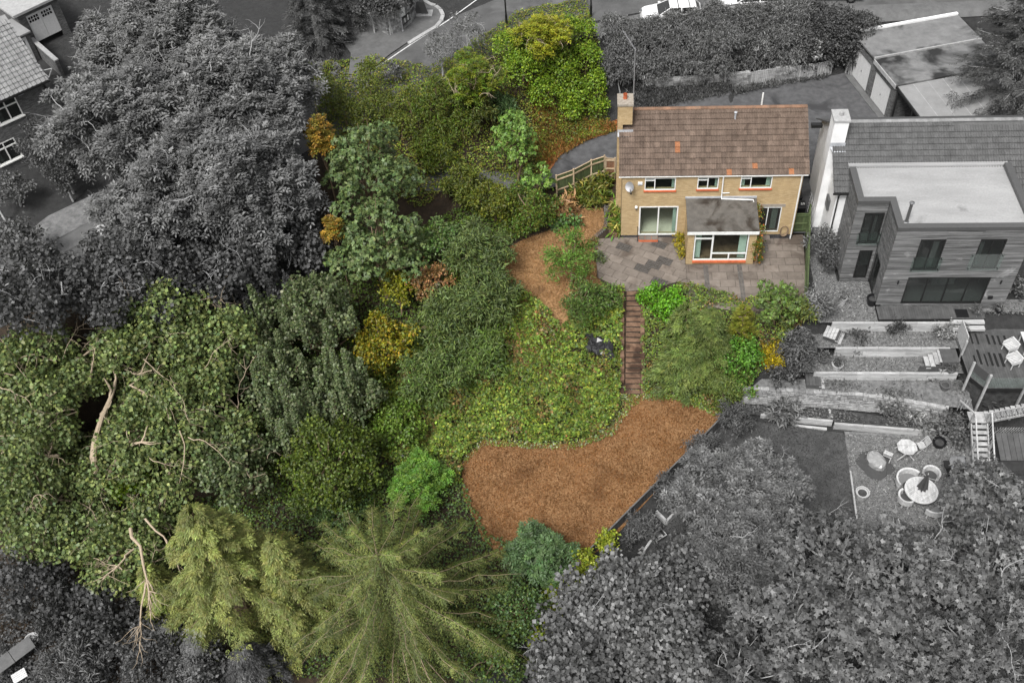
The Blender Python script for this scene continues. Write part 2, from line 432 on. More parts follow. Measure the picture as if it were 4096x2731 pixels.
def npmesh(name, V, F, mat, cols=None, smooth=False):
    me = bpy.data.meshes.new(name); V = np.asarray(V, np.float32); F = np.asarray(F, np.int32); k = F.shape[1]
    me.vertices.add(len(V)); me.vertices.foreach_set('co', V.ravel())
    me.loops.add(F.size); me.loops.foreach_set('vertex_index', F.ravel())
    me.polygons.add(len(F)); me.polygons.foreach_set('loop_start', np.arange(0, F.size, k, dtype=np.int32))
    if smooth: me.polygons.foreach_set('use_smooth', np.ones(len(F), bool))
    me.update(calc_edges=True)
    if cols is not None:
        ca = me.color_attributes.new('Col', 'FLOAT_COLOR', 'POINT')
        ca.data.foreach_set('color', np.concatenate([cols, np.ones((len(cols), 1))], 1).astype(np.float32).ravel())
    me.materials.append(mat)
    return me
def sheet(name, poly, mat, res=0.25, dz=0.02, zf=None, wob=0.0, seed=0):
    """A ground sheet draped on the terrain inside a polygon; its rim vertices are moved onto the outline."""
    P = np.array([p[:2] for p in poly]); x0, y0 = P.min(0) - res; x1, y1 = P.max(0) + res
    nx, ny = int((x1 - x0) / res) + 2, int((y1 - y0) / res) + 2
    X, Y = np.meshgrid(x0 + np.arange(nx) * res, y0 + np.arange(ny) * res)
    ins = inpoly((X[:-1, :-1] + res / 2), (Y[:-1, :-1] + res / 2), poly)
    # snap outside vertices of kept cells to the outline
    keepv = np.zeros(X.shape, bool)
    keepv[:-1, :-1] |= ins; keepv[1:, :-1] |= ins; keepv[:-1, 1:] |= ins; keepv[1:, 1:] |= ins
    bd = keepv.copy(); allin = np.zeros(X.shape, bool)
    allin[1:-1, 1:-1] = ins[:-1, :-1] & ins[1:, :-1] & ins[:-1, 1:] & ins[1:, 1:]
    bd &= ~allin
    bx, by = X[bd], Y[bd]; best = np.full(bx.shape, 1e9); qx = bx.copy(); qy = by.copy()
    for i in range(len(P)):
        a, b = P[i], P[(i + 1) % len(P)]; d = b - a
        t = np.clip(((bx - a[0]) * d[0] + (by - a[1]) * d[1]) / max(d @ d, 1e-9), 0, 1)
        px, py = a[0] + t * d[0], a[1] + t * d[1]; dd = np.hypot(px - bx, py - by); m = dd < best
        best = np.where(m, dd, best); qx = np.where(m, px, qx); qy = np.where(m, py, qy)
    X = X.copy(); Y = Y.copy(); X[bd] = qx; Y[bd] = qy
    Z = (gz(X, Y) if zf is None else (np.full(X.shape, float(zf)) if isinstance(zf, (int, float)) else zf(X, Y))) + dz
    idx = np.full(X.shape, -1); idx[keepv] = np.arange(keepv.sum())
    V = np.stack([X[keepv], Y[keepv], Z[keepv]], 1)
    i, j = np.nonzero(ins)
    F = np.stack([idx[i, j], idx[i, j + 1], idx[i + 1, j + 1], idx[i + 1, j]], 1)
    o = bpy.data.objects.new(name, npmesh(name, V, F, mat, smooth=True)); COL.objects.link(o)
    return o
# ground: one sheet, fine in view and coarse to the horizon
def axis(a, b, fine, far):
    m = list(np.arange(a, b + 1e-6, fine)); o = []; s = fine
    while s < far: s *= 1.6; o.append(s)
    c = np.cumsum(o)
    return np.array(list(a - c[::-1]) + m + list(b + c))
xs, ys = axis(-52, 36, 0.4, 300), axis(-34, 34, 0.4, 300)
X, Y = np.meshgrid(xs, ys)
Z = gz(np.clip(X, -70, 50), np.clip(Y, -60, 60)) - 0.03
rs = np.random.RandomState(3)
ii = np.arange(X.size).reshape(X.shape)
F = np.stack([ii[:-1, :-1].ravel(), ii[:-1, 1:].ravel(), ii[1:, 1:].ravel(), ii[1:, :-1].ravel()], 1)
gm, nt, bs = newmat('ground_earth')      # brown leaf litter inside the plot, grey earth in the gardens round it
PLOT = [tuple(G(x, y, z)[:2]) for x, y, z in [(0, 880, -3), (600, 720, -2), (770, 650, -1), (735, 450, 1), (700, 290, 2), (712, 160, 3), (1000, 190, 3), (1345, 30, 3), (1400, 290, 0.2), (1420, 400, 0)]] + \
       [(0, 6.7), (10.7, 6.7), (11.6, 1.3), (10.8, -5.5), (5.6, -11.4), (-1.5, -19.5), (-7, -26.7), (-22, -31), (-34, -25)]
me = npmesh('ground', np.stack([X.ravel(), Y.ravel(), Z.ravel()], 1), F, gm, np.repeat(inpoly(X.ravel(), Y.ravel(), PLOT).astype(float)[:, None], 3, 1), smooth=True)
ground = bpy.data.objects.new('ground', me); COL.objects.link(ground); struct(ground)
at = nt.nodes.new('ShaderNodeVertexColor'); at.layer_name = 'Col'
n1 = noise(nt, geo(nt), 3.0, 7, 0.7); n2 = noise(nt, geo(nt), 26.0, 4, 0.7)
a = mixcol(nt, ramp(nt, n1, [(0.35, 0.0), (0.65, 1.0)]), (0.022, 0.015, 0.009), (0.05, 0.032, 0.017))
b = mixcol(nt, ramp(nt, n1, [(0.35, 0.0), (0.65, 1.0)]), (0.018, 0.018, 0.018), (0.04, 0.04, 0.04))
nt.links.new(mixcol(nt, 0.5, mixcol(nt, at.outputs[0], b, a), ramp(nt, n2, [(0.3, 0.3), (0.7, 1.1)]), 'MULTIPLY'), bs.inputs['Base Color'])
bs.inputs['Roughness'].default_value = 0.95
bump(nt, bs, n2, 0.8, 0.05)
# ------------------------------------------------------------------ pixel frames of the survey views used to read positions
def Z2(x, y, z): return G((2300 + x * .4252) / KPX, (750 + y * .4252) / KPX, z)
def Z4(x, y, z): return G((3200 + x * .3826) / KPX, (900 + y * .3826) / KPX, z)
def Z5(x, y, z): return G((3000 + x * .466) / KPX, (1400 + y * .466) / KPX, z)
def Z7(x, y, z): return G((2300 + x * .4677) / KPX, y * .4677 / KPX, z)
def Z8(x, y, z): return G((1200 + x * .5102) / KPX, y * .5102 / KPX, z)
def ZL(x, y, z): return G(x * .5102 / KPX, y * .5102 / KPX, z)
xy = lambda pts: [tuple(map(float, p[:2])) for p in pts]

# ------------------------------------------------------------------ road, pavement, drive, lawns
def offset(line, d):
    out = []
    for i, p in enumerate(line):
        a = np.array(line[max(i - 1, 0)]); b = np.array(line[min(i + 1, len(line) - 1)]); t = (b - a) / np.linalg.norm(b - a)
        out.append((p[0] - t[1] * d, p[1] + t[0] * d))
    return out
struct(sheet('road', offset(ROAD, -3.3) + offset(ROAD, 3.1)[::-1], ROADM, 0.5, 0.02))
# corner pavement with its bell-mouth of kerb stones
kerbpx = [(430, 640), (560, 545), (700, 430), (840, 335), (945, 270), (1055, 205), (1092, 160), (1105, 120), (1085, 80), (1050, 52), (1010, 40), (960, 10), (930, -40)]
kerb = xy(Z8(x, y, 3.3) for x, y in kerbpx)
pav = kerb + xy(Z8(x, y, 3.3) for x, y in [(800, -60), (640, -60), (420, 130), (300, 260), (330, 330), (400, 420), (380, 600)])
struct(sheet('pavement', pav, PAVE, 0.2, 0.12, 3.2))
kb = thing('kerb', 'pale kerb stones curving round the street corner pavement', 'kerb', (*kerb[5], 3.2))
for i in range(3, len(kerb) - 2):
    a, b = np.array(kerb[i]), np.array(kerb[i + 1]); L = np.linalg.norm(b - a); n = max(1, int(L / 0.75)); t = (b - a) / L
    for k in range(n):
        p, q = a + t * (L * k / n + 0.012), a + t * (L * (k + 1) / n - 0.012); m = np.array([t[1], -t[0]])
        bevel(MB().prism([tuple(p), tuple(q), tuple(q + m * 0.3), tuple(p + m * 0.3)], 3.1, 3.345).build('kerb_stone', KERB, kb), 0.02)
m = MB()
wl = xy(Z8(x, y, 3.22) for x, y in [(560, 560), (640, 505), (900, 330), (1150, 170), (1290, 70), (1400, -10), (1520, -90)])
for (x0, y0), (x1, y1) in zip(wl[:-1], wl[1:]):
    L = hypot(x1 - x0, y1 - y0); nx, ny = -(y1 - y0) / L * .05, (x1 - x0) / L * .05
    m.add([(x0 + nx, y0 + ny, 3.232), (x0 - nx, y0 - ny, 3.232), (x1 - nx, y1 - ny, 3.232), (x1 + nx, y1 + ny, 3.232)], [(0, 1, 2, 3)])
o = struct(m.build('road_marking', LINE)); 
m = MB()
for px, py in ((345, 468), (470, 398), (225, 540)):
    p = G(px, py, 3.23); t = np.array([.82, .57]); q = np.array([-t[1], t[0]]) * .05
    m.add([(*(p[:2] - t * .6 + q), 3.233), (*(p[:2] - t * .6 - q), 3.233), (*(p[:2] + t * .6 - q), 3.233), (*(p[:2] + t * .6 + q), 3.233)], [(0, 1, 2, 3)])
struct(m.build('road_dash', LINE))
struct(sheet('verge_pavement', xy(G(x, y, 3.3) for x, y in [(60, 590), (205, 517), (330, 450), (345, 468), (215, 545), (90, 612)]), PAVE, 0.2, 0.05))
struct(sheet('grass_verge', xy(G(x, y, 3.3) for x, y in [(20, 575), (110, 500), (230, 440), (300, 440), (200, 513), (70, 585)]), surf('grey_verge', (0.11, 0.11, 0.11), (0.2, 0.2, 0.2), 3, 24, bmp=0.8, bd=0.05), 0.25, 0.04))
rpave = [(2.0, 18.6), (30, 19.9), (30, 21.2), (2.0, 20.6), (-4.5, 18.2), (-4, 17.2)]
struct(sheet('roadside_pavement', rpave, PAVE, 0.3, 0.06))
drive = xy(G(x, y, 0.05) for x, y in [(960, 452), (1010, 408), (1120, 395), (1240, 398), (1285, 352), (1345, 316), (1420, 292), (1480, 258), (1560, 238), (1650, 228), (1780, 198), (1905, 176), (1960, 168), (2000, 215), (2058, 292)])
drive += [(18.9, 5.4), (11.3, 5.6), (11.0, 7.3), (0.0, 7.3), (-0.4, 6.2), (-2.3, 5.3), (-4.6, 4.6), (-8, 4.4), (-12, 4.2)]
struct(sheet('driveway', drive, TARMAC, 0.2, 0.05, lambda X, Y: np.maximum(gz(X, Y), 0.02) ))
low = xy(G(x, y, -3.85) for x, y in [(1438, 905), (1470, 905), (1545, 912), (1600, 940), (1655, 958), (1580, 1040), (1500, 1130), (1420, 1215), (1330, 1290), (1200, 1300), (1110, 1235), (1062, 1130), (1060, 1060), (1110, 1010), (1200, 1018), (1320, 1020), (1400, 985), (1432, 950)])
struct(sheet('lower_lawn', low, LAWN, 0.1, 0.03))
upl = xy(G(x, y, -.33) for x, y in [(1160, 575), (1200, 552), (1290, 520), (1330, 480), (1385, 480), (1392, 520), (1368, 548), (1372, 600), (1374, 640), (1400, 670), (1340, 720), (1270, 775), (1215, 770), (1180, 690), (1160, 620)])
struct(sheet('upper_lawn', upl, LAWN2, 0.1, 0.03))
struct(sheet('bank_litter', xy(G(x, y, 0.4) for x, y in [(1240, 395), (1235, 350), (1300, 305), (1420, 270), (1422, 290), (1345, 316), (1285, 350), (1262, 385)]), surf('fallen_leaves', (0.24, 0.075, 0.022), (0.36, 0.16, 0.06), 5, 16, bmp=1.0, bd=0.06), 0.15, 0.07, lambda X, Y: np.maximum(gz(X, Y), 0.05)))
struct(sheet('bank_litter', xy(G(x, y, -1.2) for x, y in [(1180, 690), (1275, 760), (1290, 800), (1250, 850), (1180, 800), (1165, 740)]), surf('dry_slope_litter', (0.22, 0.10, 0.045), (0.36, 0.19, 0.10), 6, 16, bmp=1.0, bd=0.06), 0.15, 0.05))

# ------------------------------------------------------------------ patios and steps of the brick house
rng = random.Random(5)
ccw = lambda P: P if sum(P[i][0] * P[(i + 1) % len(P)][1] - P[(i + 1) % len(P)][0] * P[i][1] for i in range(len(P))) > 0 else P[::-1]
PATL = ccw([(-1.75, -0.15), (0.1, 0.02), (3.9, 0.02), (3.9, -3.62), (3.45, -3.9), (1.25, -4.62), (0.2, -4.72), (-1.5, -3.5), (-1.55, -2.1)])
pl = MB().prism(PATL, -0.45, -0.185).build('patio', BED); struct(pl, 'grey slab patio laid diagonally below the patio door')
def paving(parent, poly, W, H, ang, off, ztop, setts, th=0.05):
    ca, sa = cos(ang), sin(ang); sm = MB()
    for r in range(-14, 15):
        for k in range(-14, 15):
            x0 = k * W + (r % 2) * W * .5 + off[0]; y0 = r * H + off[1]; g = 0.012
            rc = [(x0 + g, y0 + g), (x0 + W - g, y0 + g), (x0 + W - g, y0 + H - g), (x0 + g, y0 + H - g)]
            cc = (x0 + W / 2, y0 + H / 2); wc = (cc[0] * ca - cc[1] * sa, cc[0] * sa + cc[1] * ca)
            if any(hypot(wc[0] - s[0], wc[1] - s[1]) < s[2] for s in setts):
                nx_, ny_ = max(2, round(W / .17)), max(2, round(H / .17))
                for i in range(nx_):
                    for j in range(ny_):
                        a0, b0 = x0 + W * i / nx_ + .012, y0 + H * j / ny_ + .012
                        q = [(a0 + rng.uniform(0, .02), b0 + rng.uniform(0, .02)), (a0 + W / nx_ - .02, b0 + rng.uniform(0, .02)), (a0 + W / nx_ - .022, b0 + H / ny_ - .02), (a0, b0 + H / ny_ - .022)]
                        q = clip([(x * ca - y * sa, x * sa + y * ca) for x, y in q], poly)
                        if len(q) > 2: sm.prism(q, ztop - th, ztop - rng.uniform(0.0, 0.012))
                continue
            q = clip([(x * ca - y * sa, x * sa + y * ca) for x, y in rc], poly)
            if len(q) > 2:
                A = abs(sum(q[i][0] * q[(i + 1) % len(q)][1] - q[(i + 1) % len(q)][0] * q[i][1] for i in range(len(q)))) / 2
                if A > 0.02: MB().prism(q, ztop - th, ztop - rng.uniform(0.0, 0.008)).build('slab', SLAB, parent)
    if sm.v: sm.build('sett_inlay', SETT, parent)['kind'] = 'stuff'
paving(pl, PATL, 0.92, 0.6, radians(-27), (0.1, 0.2), -0.15, [(0.35, -.75, .34), (1.1, -2.55, .5), (1.9, -2.75, .3), (2.95, -2.25, .5), (2.4, -.7, .35), (2.0, -4.1, .3), (-1.2, -3.1, .3)])
PATR = ccw([(3.92, -2.0), (3.92, -5.6), (6.2, -6.1), (9.4, -6.3), (10.75, -5.9), (11.35, 0.35), (8.1, 0.02), (8.1, -2.0)])
PAT1 = ccw([(3.92, -2.3), (3.92, -5.6), (6.2, -6.1), (9.4, -6.3), (10.75, -5.9), (11.1, -2.3)]); PAT2 = ccw([(8.1, -2.31), (11.1, -2.31), (11.35, .35), (8.1, .02)])
pr = MB().prism(PATR, -0.75, -0.335).build('patio', BED); struct(pr, 'grey slab patio in front of the flat roofed extension')
paving(pr, PAT1, 0.9, 0.62, 0.0, (0.05, 0.1), -0.30, [(9.1, -3.5, .3)])
paving(pr, PAT2, 0.9, 0.62, 0.0, (0.05, 0.1), -0.30, [(8.7, -0.9, .6), (9.9, -1.9, .25)])
m = MB()
for cx_ in (4.98, 7.02):
    for k in range(24):
        for e in (0, 1):
            m.box(cx_ + e * .15, -2.35 - k * .16 - .145, -.33, cx_ + e * .15 + .135, -2.35 - k * .16, -.292 - rng.uniform(0, .006))
m.build('sett_strip', SETT, pr)['kind'] = 'stuff'
sp = thing('stone_step', 'single stone slab step between the two patios', 'step', (3.7, -3.7, -.3)); MB().box(3.46, -4.15, -.6, 3.9, -3.64, -.2).build('tread', SLAB, sp)
path = struct(MB().prism([(-.75, .0), (-.18, .0), (-.28, 3.9), (-.8, 3.9)], -.5, -.2).build('side_path', BED))
for k in range(7): MB().box(-.72, .03 + k * .56, -.3, -.24, .56 + k * .56, -.165 - rng.uniform(0, .01)).build('slab', STEP, path)
m = MB()
ep = [(-1.78, -.2), (-1.45, .35), (-1.0, .9), (-.85, 1.5), (-.85, 3.2)]
for (x0, y0), (x1, y1) in zip(ep[:-1], ep[1:]):
    n = max(2, int(hypot(x1 - x0, y1 - y0) / .17))
    for k in range(n):
        for w in (0, 1):
            x, y = x0 + (x1 - x0) * (k + .5) / n - w * .13, y0 + (y1 - y0) * (k + .5) / n + w * .06
            m.box(x - .06, y - .07, -.36, x + .05, y + .06, -.23 - rng.uniform(0, .02))
e = m.build('sett_edging', SETT); tag(e, 'dark stone setts edging the dry upper lawn', None, kind='stuff')
# garden stairs
st = thing('garden_stairs', 'long narrow flight of brown slab steps down the bank', 'stairs', (.65, -7.3, -3.6))
N = 19; y = -4.72; z = -.17
for i in range(N):
    run = .62 if i == 10 else .255
    xc = .71 - .10 * (i / N)
    sb = MB().box(xc - .43, y - run - .02, z - .34, xc + .43, y, z - .065).build('riser', BED, st)
    bevel(MB().box(xc - .44, y - run - .05, z - .065, xc + .44, y + .01, z).build('tread', STEP, st), .012)
    y -= run; z -= .178
ZB, YB = z, y
for side, x0 in ((-1, -.02), (1, 1.18)):
    m = MB()
    for k in range(9):
        yy = -4.75 - k * .58; zz = -.12 - k * .40
        m.box(x0 - (.28 if k == 0 and side < 0 else .1), yy - .56, zz - 1.0, x0 + .14, yy, zz + rng.uniform(-.02, .02))
    m.build('side_kerb', STEP, st)
# ------------------------------------------------------------------ window builder for walls facing -y
def window(parent, x0, x1, z0, z1, y, panes, frame, glass, t=(-.02, .06), sill=None, curtains=()):
    w = MB().wall(x0, x1, z0, z1, y + t[0], y + t[1], panes).build('window', frame, parent)
    for p in panes: MB().box(p[0] + .001, y + .02, p[2] + .001, p[1] - .001, y + .03, p[3] - .001).build('pane', glass, w)
    if sill: MB().box(x0 - .05, y - .09, z0 - .10, x1 + .05, y + .02, z0 - .003).build('sill', sill, w)
    for c0, c1, cm in curtains:
        m = MB(); n = 14
        V = []
        for i in range(n + 1): V += [(c0 + (c1 - c0) * i / n, y + .2 + .035 * (i % 2), z0 + .03), (c0 + (c1 - c0) * i / n, y + .2 + .035 * (i % 2), z1 - .03)]
        m.add(V, [(2 * i, 2 * i + 2, 2 * i + 3, 2 * i + 1) for i in range(n)]); m.build('curtain', cm, w)
    return w
def tilemesh(name, w, L, mat, ribs=2, hgt=.034):
    m = MB(); pts = []
    for k in range(ribs):
        b = w * k / ribs
        for fx, fz in ((0, 0), (.12, hgt), (.38, hgt), (.52, 0)): pts.append((b + fx * w / ribs, fz))
    pts.append((w * .985, 0)); n = len(pts)
    V = [(x, 0, .078 + z) for x, z in pts] + [(x, L, .008 + z) for x, z in pts] + [(x, .045, -.004 + z * .3) for x, z in pts]
    m.add(V, [(i, i + 1, n + i + 1, n + i) for i in range(n - 1)] + [(2 * n + i, 2 * n + i + 1, i + 1, i) for i in range(n - 1)])
    me = m.mesh(name); me.materials.append(mat); return me

# ------------------------------------------------------------------ the buff brick house
H = thing('brick_house', 'two storey buff brick house with brown tiled roof and white windows', 'house', (5.3, 0, -.2))
W, HE, YR, ZR, D = 10.59, 4.74, 3.34, 7.14, 6.68
W1, W2_, W3 = (1.33, 3.17, 3.68, 4.62), (4.45, 5.69, 3.73, 4.63), (6.97, 8.81, 3.75, 4.66)
P1, P2 = (1.08, 3.45, .06, 2.4), (8.3, 9.67, .28, 2.27)
EXT = (3.9, 8.0)
MB().wall(0, W, -.3, HE, 0, .28, [W1, W2_, W3, P1, P2, (4.3, 7.5, .05, 2.3)]).build('wall', BRICK, H)
MB().box(0.0, -.012, -.3, 3.88, -.001, .04).build('plinth', BRICKB, H); MB().box(8.05, -.012, -.3, W, -.001, .04).build('plinth', BRICKB, H)
for x0 in (0, W - .28):
    MB().add([(x0, .28, -.3), (x0 + .28, .28, -.3), (x0 + .28, D, -.3), (x0, D, -.3), (x0, .28, HE), (x0 + .28, .28, HE), (x0 + .28, D, HE), (x0, D, HE), (x0, YR, ZR - .16), (x0 + .28, YR, ZR - .16)],
             [(0, 3, 7, 8, 4), (1, 5, 9, 6, 2), (0, 4, 5, 1), (3, 2, 6, 7), (4, 8, 9, 5), (8, 7, 6, 9), (0, 1, 2, 3)]).build('wall', BRICK, H)
MB().box(.28, D - .28, -.3, W - .28, D, HE).build('wall', BRICK, H)
MB().box(.28, .28, -.1, W - .28, 3.2, .04).build('room_floor', CARPET, H)
MB().box(.28, .28, 2.5, W - .28, 3.2, 2.62).build('room_floor', WOODFL, H)
MB().box(.28, 3.2, -.1, 8.0, 3.3, HE).build('room_wall', ROOM, H); MB().box(8.0, 2.3, -.1, W - .28, 2.4, 2.5).build('room_wall', REDROOM, H)
MB().box(3.9, .3, .05, 4.0, 3.2, 2.5).build('room_wall', ROOM, H); MB().box(7.9, .3, .05, 8.0, 2.3, 2.5).build('room_wall', REDROOM, H)
MB().box(8.0, .29, .045, W - .28, 2.3, .06).build('room_floor', WOODFL, H)
def two(x0, x1, z0, z1, xm, b=.055, top=None):
    if top: return [(x0 + b, xm - b / 2, z0 + b, top - b / 2), (x0 + b, xm - b / 2, top + b / 2, z1 - b), (xm + b / 2, x1 - b, z0 + b, z1 - b)]
    return [(x0 + b, xm - b / 2, z0 + b, z1 - b), (xm + b / 2, x1 - b, z0 + b, z1 - b)]
window(H, *W1, 0, two(*W1, 1.93, top=4.42), WHITE, GLASS, sill=REDSILL, curtains=[(2.95, 3.12, CURTAIN)])
window(H, *W2_, 0, two(*W2_, 5.06, top=4.42), WHITE, GLASS, sill=REDSILL, curtains=[(5.5, 5.64, CURTAIN)])
window(H, *W3, 0, two(*W3, 7.58, top=4.5), WHITE, GLASS, sill=REDSILL, curtains=[(7.02, 7.25, CURTAIN), (8.5, 8.76, CURTAIN)])
window(H, *P1, 0, two(*P1, 2.26, b=.08), WHITE, GLASS, curtains=[(3.15, 3.36, CURTAIN)])['label'] = 'large white sliding patio door'
window(H, *P2, 0, two(*P2, 8.86, b=.05), WHITE, GLASSD, curtains=[(9.15, 9.5, CURTAIN)])['label'] = 'sliding door half open on a red room'
MB().box(8.15, -.03, 2.29, 9.85, .05, 2.5).build('lintel', CONC, H)
# roof
ey, ez = -.08, 4.84; A = atan2(ZR - ez, YR - ey); SL = hypot(ZR - ez, YR - ey)
rf = MB().add([(-.2, ey, ez - .09), (-.2, ey, ez), (-.2, YR, ZR), (-.2, 2 * YR - ey, ez), (-.2, 2 * YR - ey, ez - .09), (-.2, YR, ZR - .1)] + [(W + .22, ey, ez - .09), (W + .22, ey, ez), (W + .22, YR, ZR), (W + .22, 2 * YR - ey, ez), (W + .22, 2 * YR - ey, ez - .09), (W + .22, YR, ZR - .1)],
              [(0, 1, 2, 5), (5, 2, 3, 4), (6, 11, 8, 7), (11, 10, 9, 8), (1, 7, 8, 2), (2, 8, 9, 3), (0, 6, 7, 1), (3, 9, 10, 4), (0, 5, 11, 6), (5, 4, 10, 11)]).build('roof', TILE, H)
ROWS, gauge = 12, SL / 12
tm, tmo = tilemesh('tile', .30, gauge * 1.12, TILE), tilemesh('tile', .30, gauge * 1.12, TILEO)
orng = {(11, 5), (11, 4), (33, 0), (26, 1), (21, 0)}
st_m = MB(); Rm = Matrix.Rotation(A, 4, 'X'); proto = tilemesh('t', .30, gauge * 1.12, TILE); cnt = 0
hx, hy, hz = H.location
for r in range(ROWS):
    for c in range(37):
        x = -.21 + c * .3; s = r * gauge - (.03 if r == 0 else 0); yy, zz = ey + s * cos(A), ez + s * sin(A) + .004
        if r >= 10 and x < .5: continue
        if cnt < 296:
            j = rng.uniform(-.004, .004)
            piece('tile', tmo if (c, r) in orng else tm, rf, (x - hx, yy - hy, zz - hz + j), (A, 0, rng.uniform(-.004, .004))); cnt += 1
        else:
            Mx = Matrix.Translation((x, yy, zz)) @ Rm
            st_m.add([Mx @ v.co for v in proto.vertices], [tuple(p.vertices) for p in proto.polygons])
st_m.build('roof_tiles', TILE, rf)['kind'] = 'stuff'
for k in range(24):
    x = .62 + k * .445
    if x > W: break
    m = MB(); V = []
    for xx in (x, x + .44):
        for j in range(7): a = pi * (j / 6); V.append((xx, YR + .13 * cos(a) , ZR + .01 + .1 * sin(a)))
    m.add(V, [(j, j + 1, 8 + j, 7 + j) for j in range(6)] + [tuple(range(6, -1, -1)), tuple(range(7, 14))]); m.build('ridge_tile', RIDGE, rf)
ch = MB().box(-.3, 2.15, -.3, 0, 3.15, 6.9).box(-.3, 2.15, 6.9, .56, 3.15, 8.22).build('chimney', BRICK, H)
MB().box(-.34, 2.1, 8.22, .6, 3.2, 8.36).build('cap', CONC, ch)
MB().lathe([(.10, 0), (.13, .02), (.11, .1), (.11, .26), (.13, .3), (.10, .3), (.09, .05)], (.12, 2.72, 8.36), 14).build('chimney_pot', TERRA, ch)
MB().add([(-.3, 2.14, 6.3), (.62, 2.14, 6.3), (.62, 2.14, 6.55), (-.3, 2.14, 6.55), (-.3, 1.9, 6.2), (.62, 1.9, 6.2)], [(0, 1, 2, 3), (4, 5, 1, 0)]).build('flashing', LEAD, ch)
g = MB(); V = []
for x in (-.22, W + .24):
    for j in range(7): a = pi + pi * j / 6; V.append((x, ey - .045 + .05 * cos(a), ez - .03 + .05 * sin(a)))
g.add(V, [(j, j + 1, 8 + j, 7 + j) for j in range(6)])
g.build('gutter', WHITE, H)
MB().tube([(W - .12, ey - .04, ez - .06), (W - .10, -.08, ez - .3), (W - .10, -.08, -.25)], .045, 8).build('downpipe', WHITE, H)
MB().tube([(5.93, ey - .04, ez - .06), (5.93, -.09, ez - .3), (5.95, -.09, 3.22), (5.95, -.2, 3.12), (7.85, -.2, 3.02), (7.85, -.35, 2.98)], .042, 8).tube([(5.95, -.07, 3.45), (6.4, -.07, 3.47)], .03, 6).build('downpipe', WHITE, H)
MB().tube([(6.63, 2.75, 6.6), (6.63, 2.75, 7.2)], .055, 8).lathe([(.09, 0), (.1, .04), (.02, .1)], (6.63, 2.75, 7.2), 10).build('vent_pipe', LEAD, H)
MB().tube([(8.42, 4.6, 6.0), (8.42, 4.6, 7.25)], .05, 8).build('vent_pipe', WHITE, H)
# extension
MB().box(3.92, -2.28, -.3, 4.3, -.001, 2.3).box(7.55, -2.28, -.3, 7.98, -.001, 2.3).box(4.3, -2.28, -.3, 7.55, -2.06, -.02).build('extension_wall', BRICK, H)
er = MB().add([(3.84, -2.45, 2.42), (8.04, -2.45, 2.42), (8.04, -.002, 2.95), (3.84, -.002, 2.95), (3.84, -2.45, 2.56), (8.04, -2.45, 2.56), (8.04, -.002, 3.05), (3.84, -.002, 3.05)],
     [(3, 2, 1, 0), (4, 5, 6, 7), (0, 1, 5, 4), (1, 2, 6, 5), (2, 3, 7, 6), (3, 0, 4, 7)]).build('extension_roof', FELT, H)
for xx in (4.85, 5.9, 6.95): MB().add([(xx, -2.45, 2.563), (xx + .05, -2.45, 2.563), (xx + .05, -.1, 3.033), (xx, -.1, 3.033)], [(0, 1, 2, 3)]).build('felt_seam', FELT, er)
MB().box(3.8, -.05, 3.02, 8.06, .0, 3.16).build('flashing', LEAD, H)
MB().box(3.84, -2.49, 2.3, 8.04, -2.452, 2.5).build('fascia', WHITE, H)
EW = (4.32, 7.53, .02, 2.3)
ew = window(H, *EW, -2.26, [(4.39, 5.36, .1, 1.75), (4.39, 5.36, 1.84, 2.22), (5.46, 7.46, .62, 2.22), (5.46, 6.42, .1, .54), (6.5, 7.46, .1, .54)], WHITE, GLASS, curtains=[(4.4, 4.75, CURTAIN), (7.0, 7.45, CURTAIN)])
for k in range(15): MB().box(4.3 + k * .215, -2.4, -.1, 4.3 + k * .215 + .205, -2.27, .012).build('sill_tile', REDSILL, ew)
MB().box(4.3, -2.0, -.1, 7.55, .0, .03).build('room_floor', WOODFL, H)
for nm, bx_, mt in (('door_step', (1.1, -.42, -.2, 2.3, -.02, -.02), REDSILL), ('door_step', (8.35, -.5, -.32, 9.2, -.02, -.02), SLAB)):
    o = MB().box(*bx_).build(nm, mt, H)
    for k in range(3):
        w3 = (bx_[3] - bx_[0]) / 3
        MB().box(bx_[0] + k * w3 + .008, bx_[1] + .02, bx_[5], bx_[0] + (k + 1) * w3 - .008, bx_[4], bx_[5] + .02).build('slab', SLAB, o)
MB().tube([(1.02, -.4, -.16), (1.02, -.4, .75), (1.02, -.05, .78)], .02, 6).build('handrail', BLACK, H)
# fittings on the wall
d = thing('satellite_dish', 'grey satellite dish on the brick wall by the left upper window', 'dish', (.42, -.02, 4.1))
V = []; m = MB(); n = 16
ax = Vector((-.45, -.8, .35)).normalized(); e1 = ax.cross(Vector((0, 0, 1))).normalized(); e2 = e1.cross(ax)
V.append(Vector((.42, -.3, 4.2)) - ax * .07)
for rr, dd in ((.14, -.05), (.28, 0)):
    for j in range(n): V.append(Vector((.42, -.3, 4.2)) + (e1 * cos(2 * pi * j / n) + e2 * 1.15 * sin(2 * pi * j / n)) * rr + ax * dd)
m.add(V, [(0, 1 + j, 1 + (j + 1) % n) for j in range(n)] + [(1 + j, 1 + n + j, 1 + n + (j + 1) % n, 1 + (j + 1) % n) for j in range(n)])
m.build('reflector', ALU, d, smooth=True)
MB().tube([(.42, -.02, 4.02), (.44, -.25, 4.1)], .02, 6).bar((.44, -.25, 4.05), (.5, -.62, 3.98), .025, .025).build('arm', BLACK, d)
MB().box(.46, -.68, 3.93, .55, -.58, 4.02).build('receiver', BLACK, d)
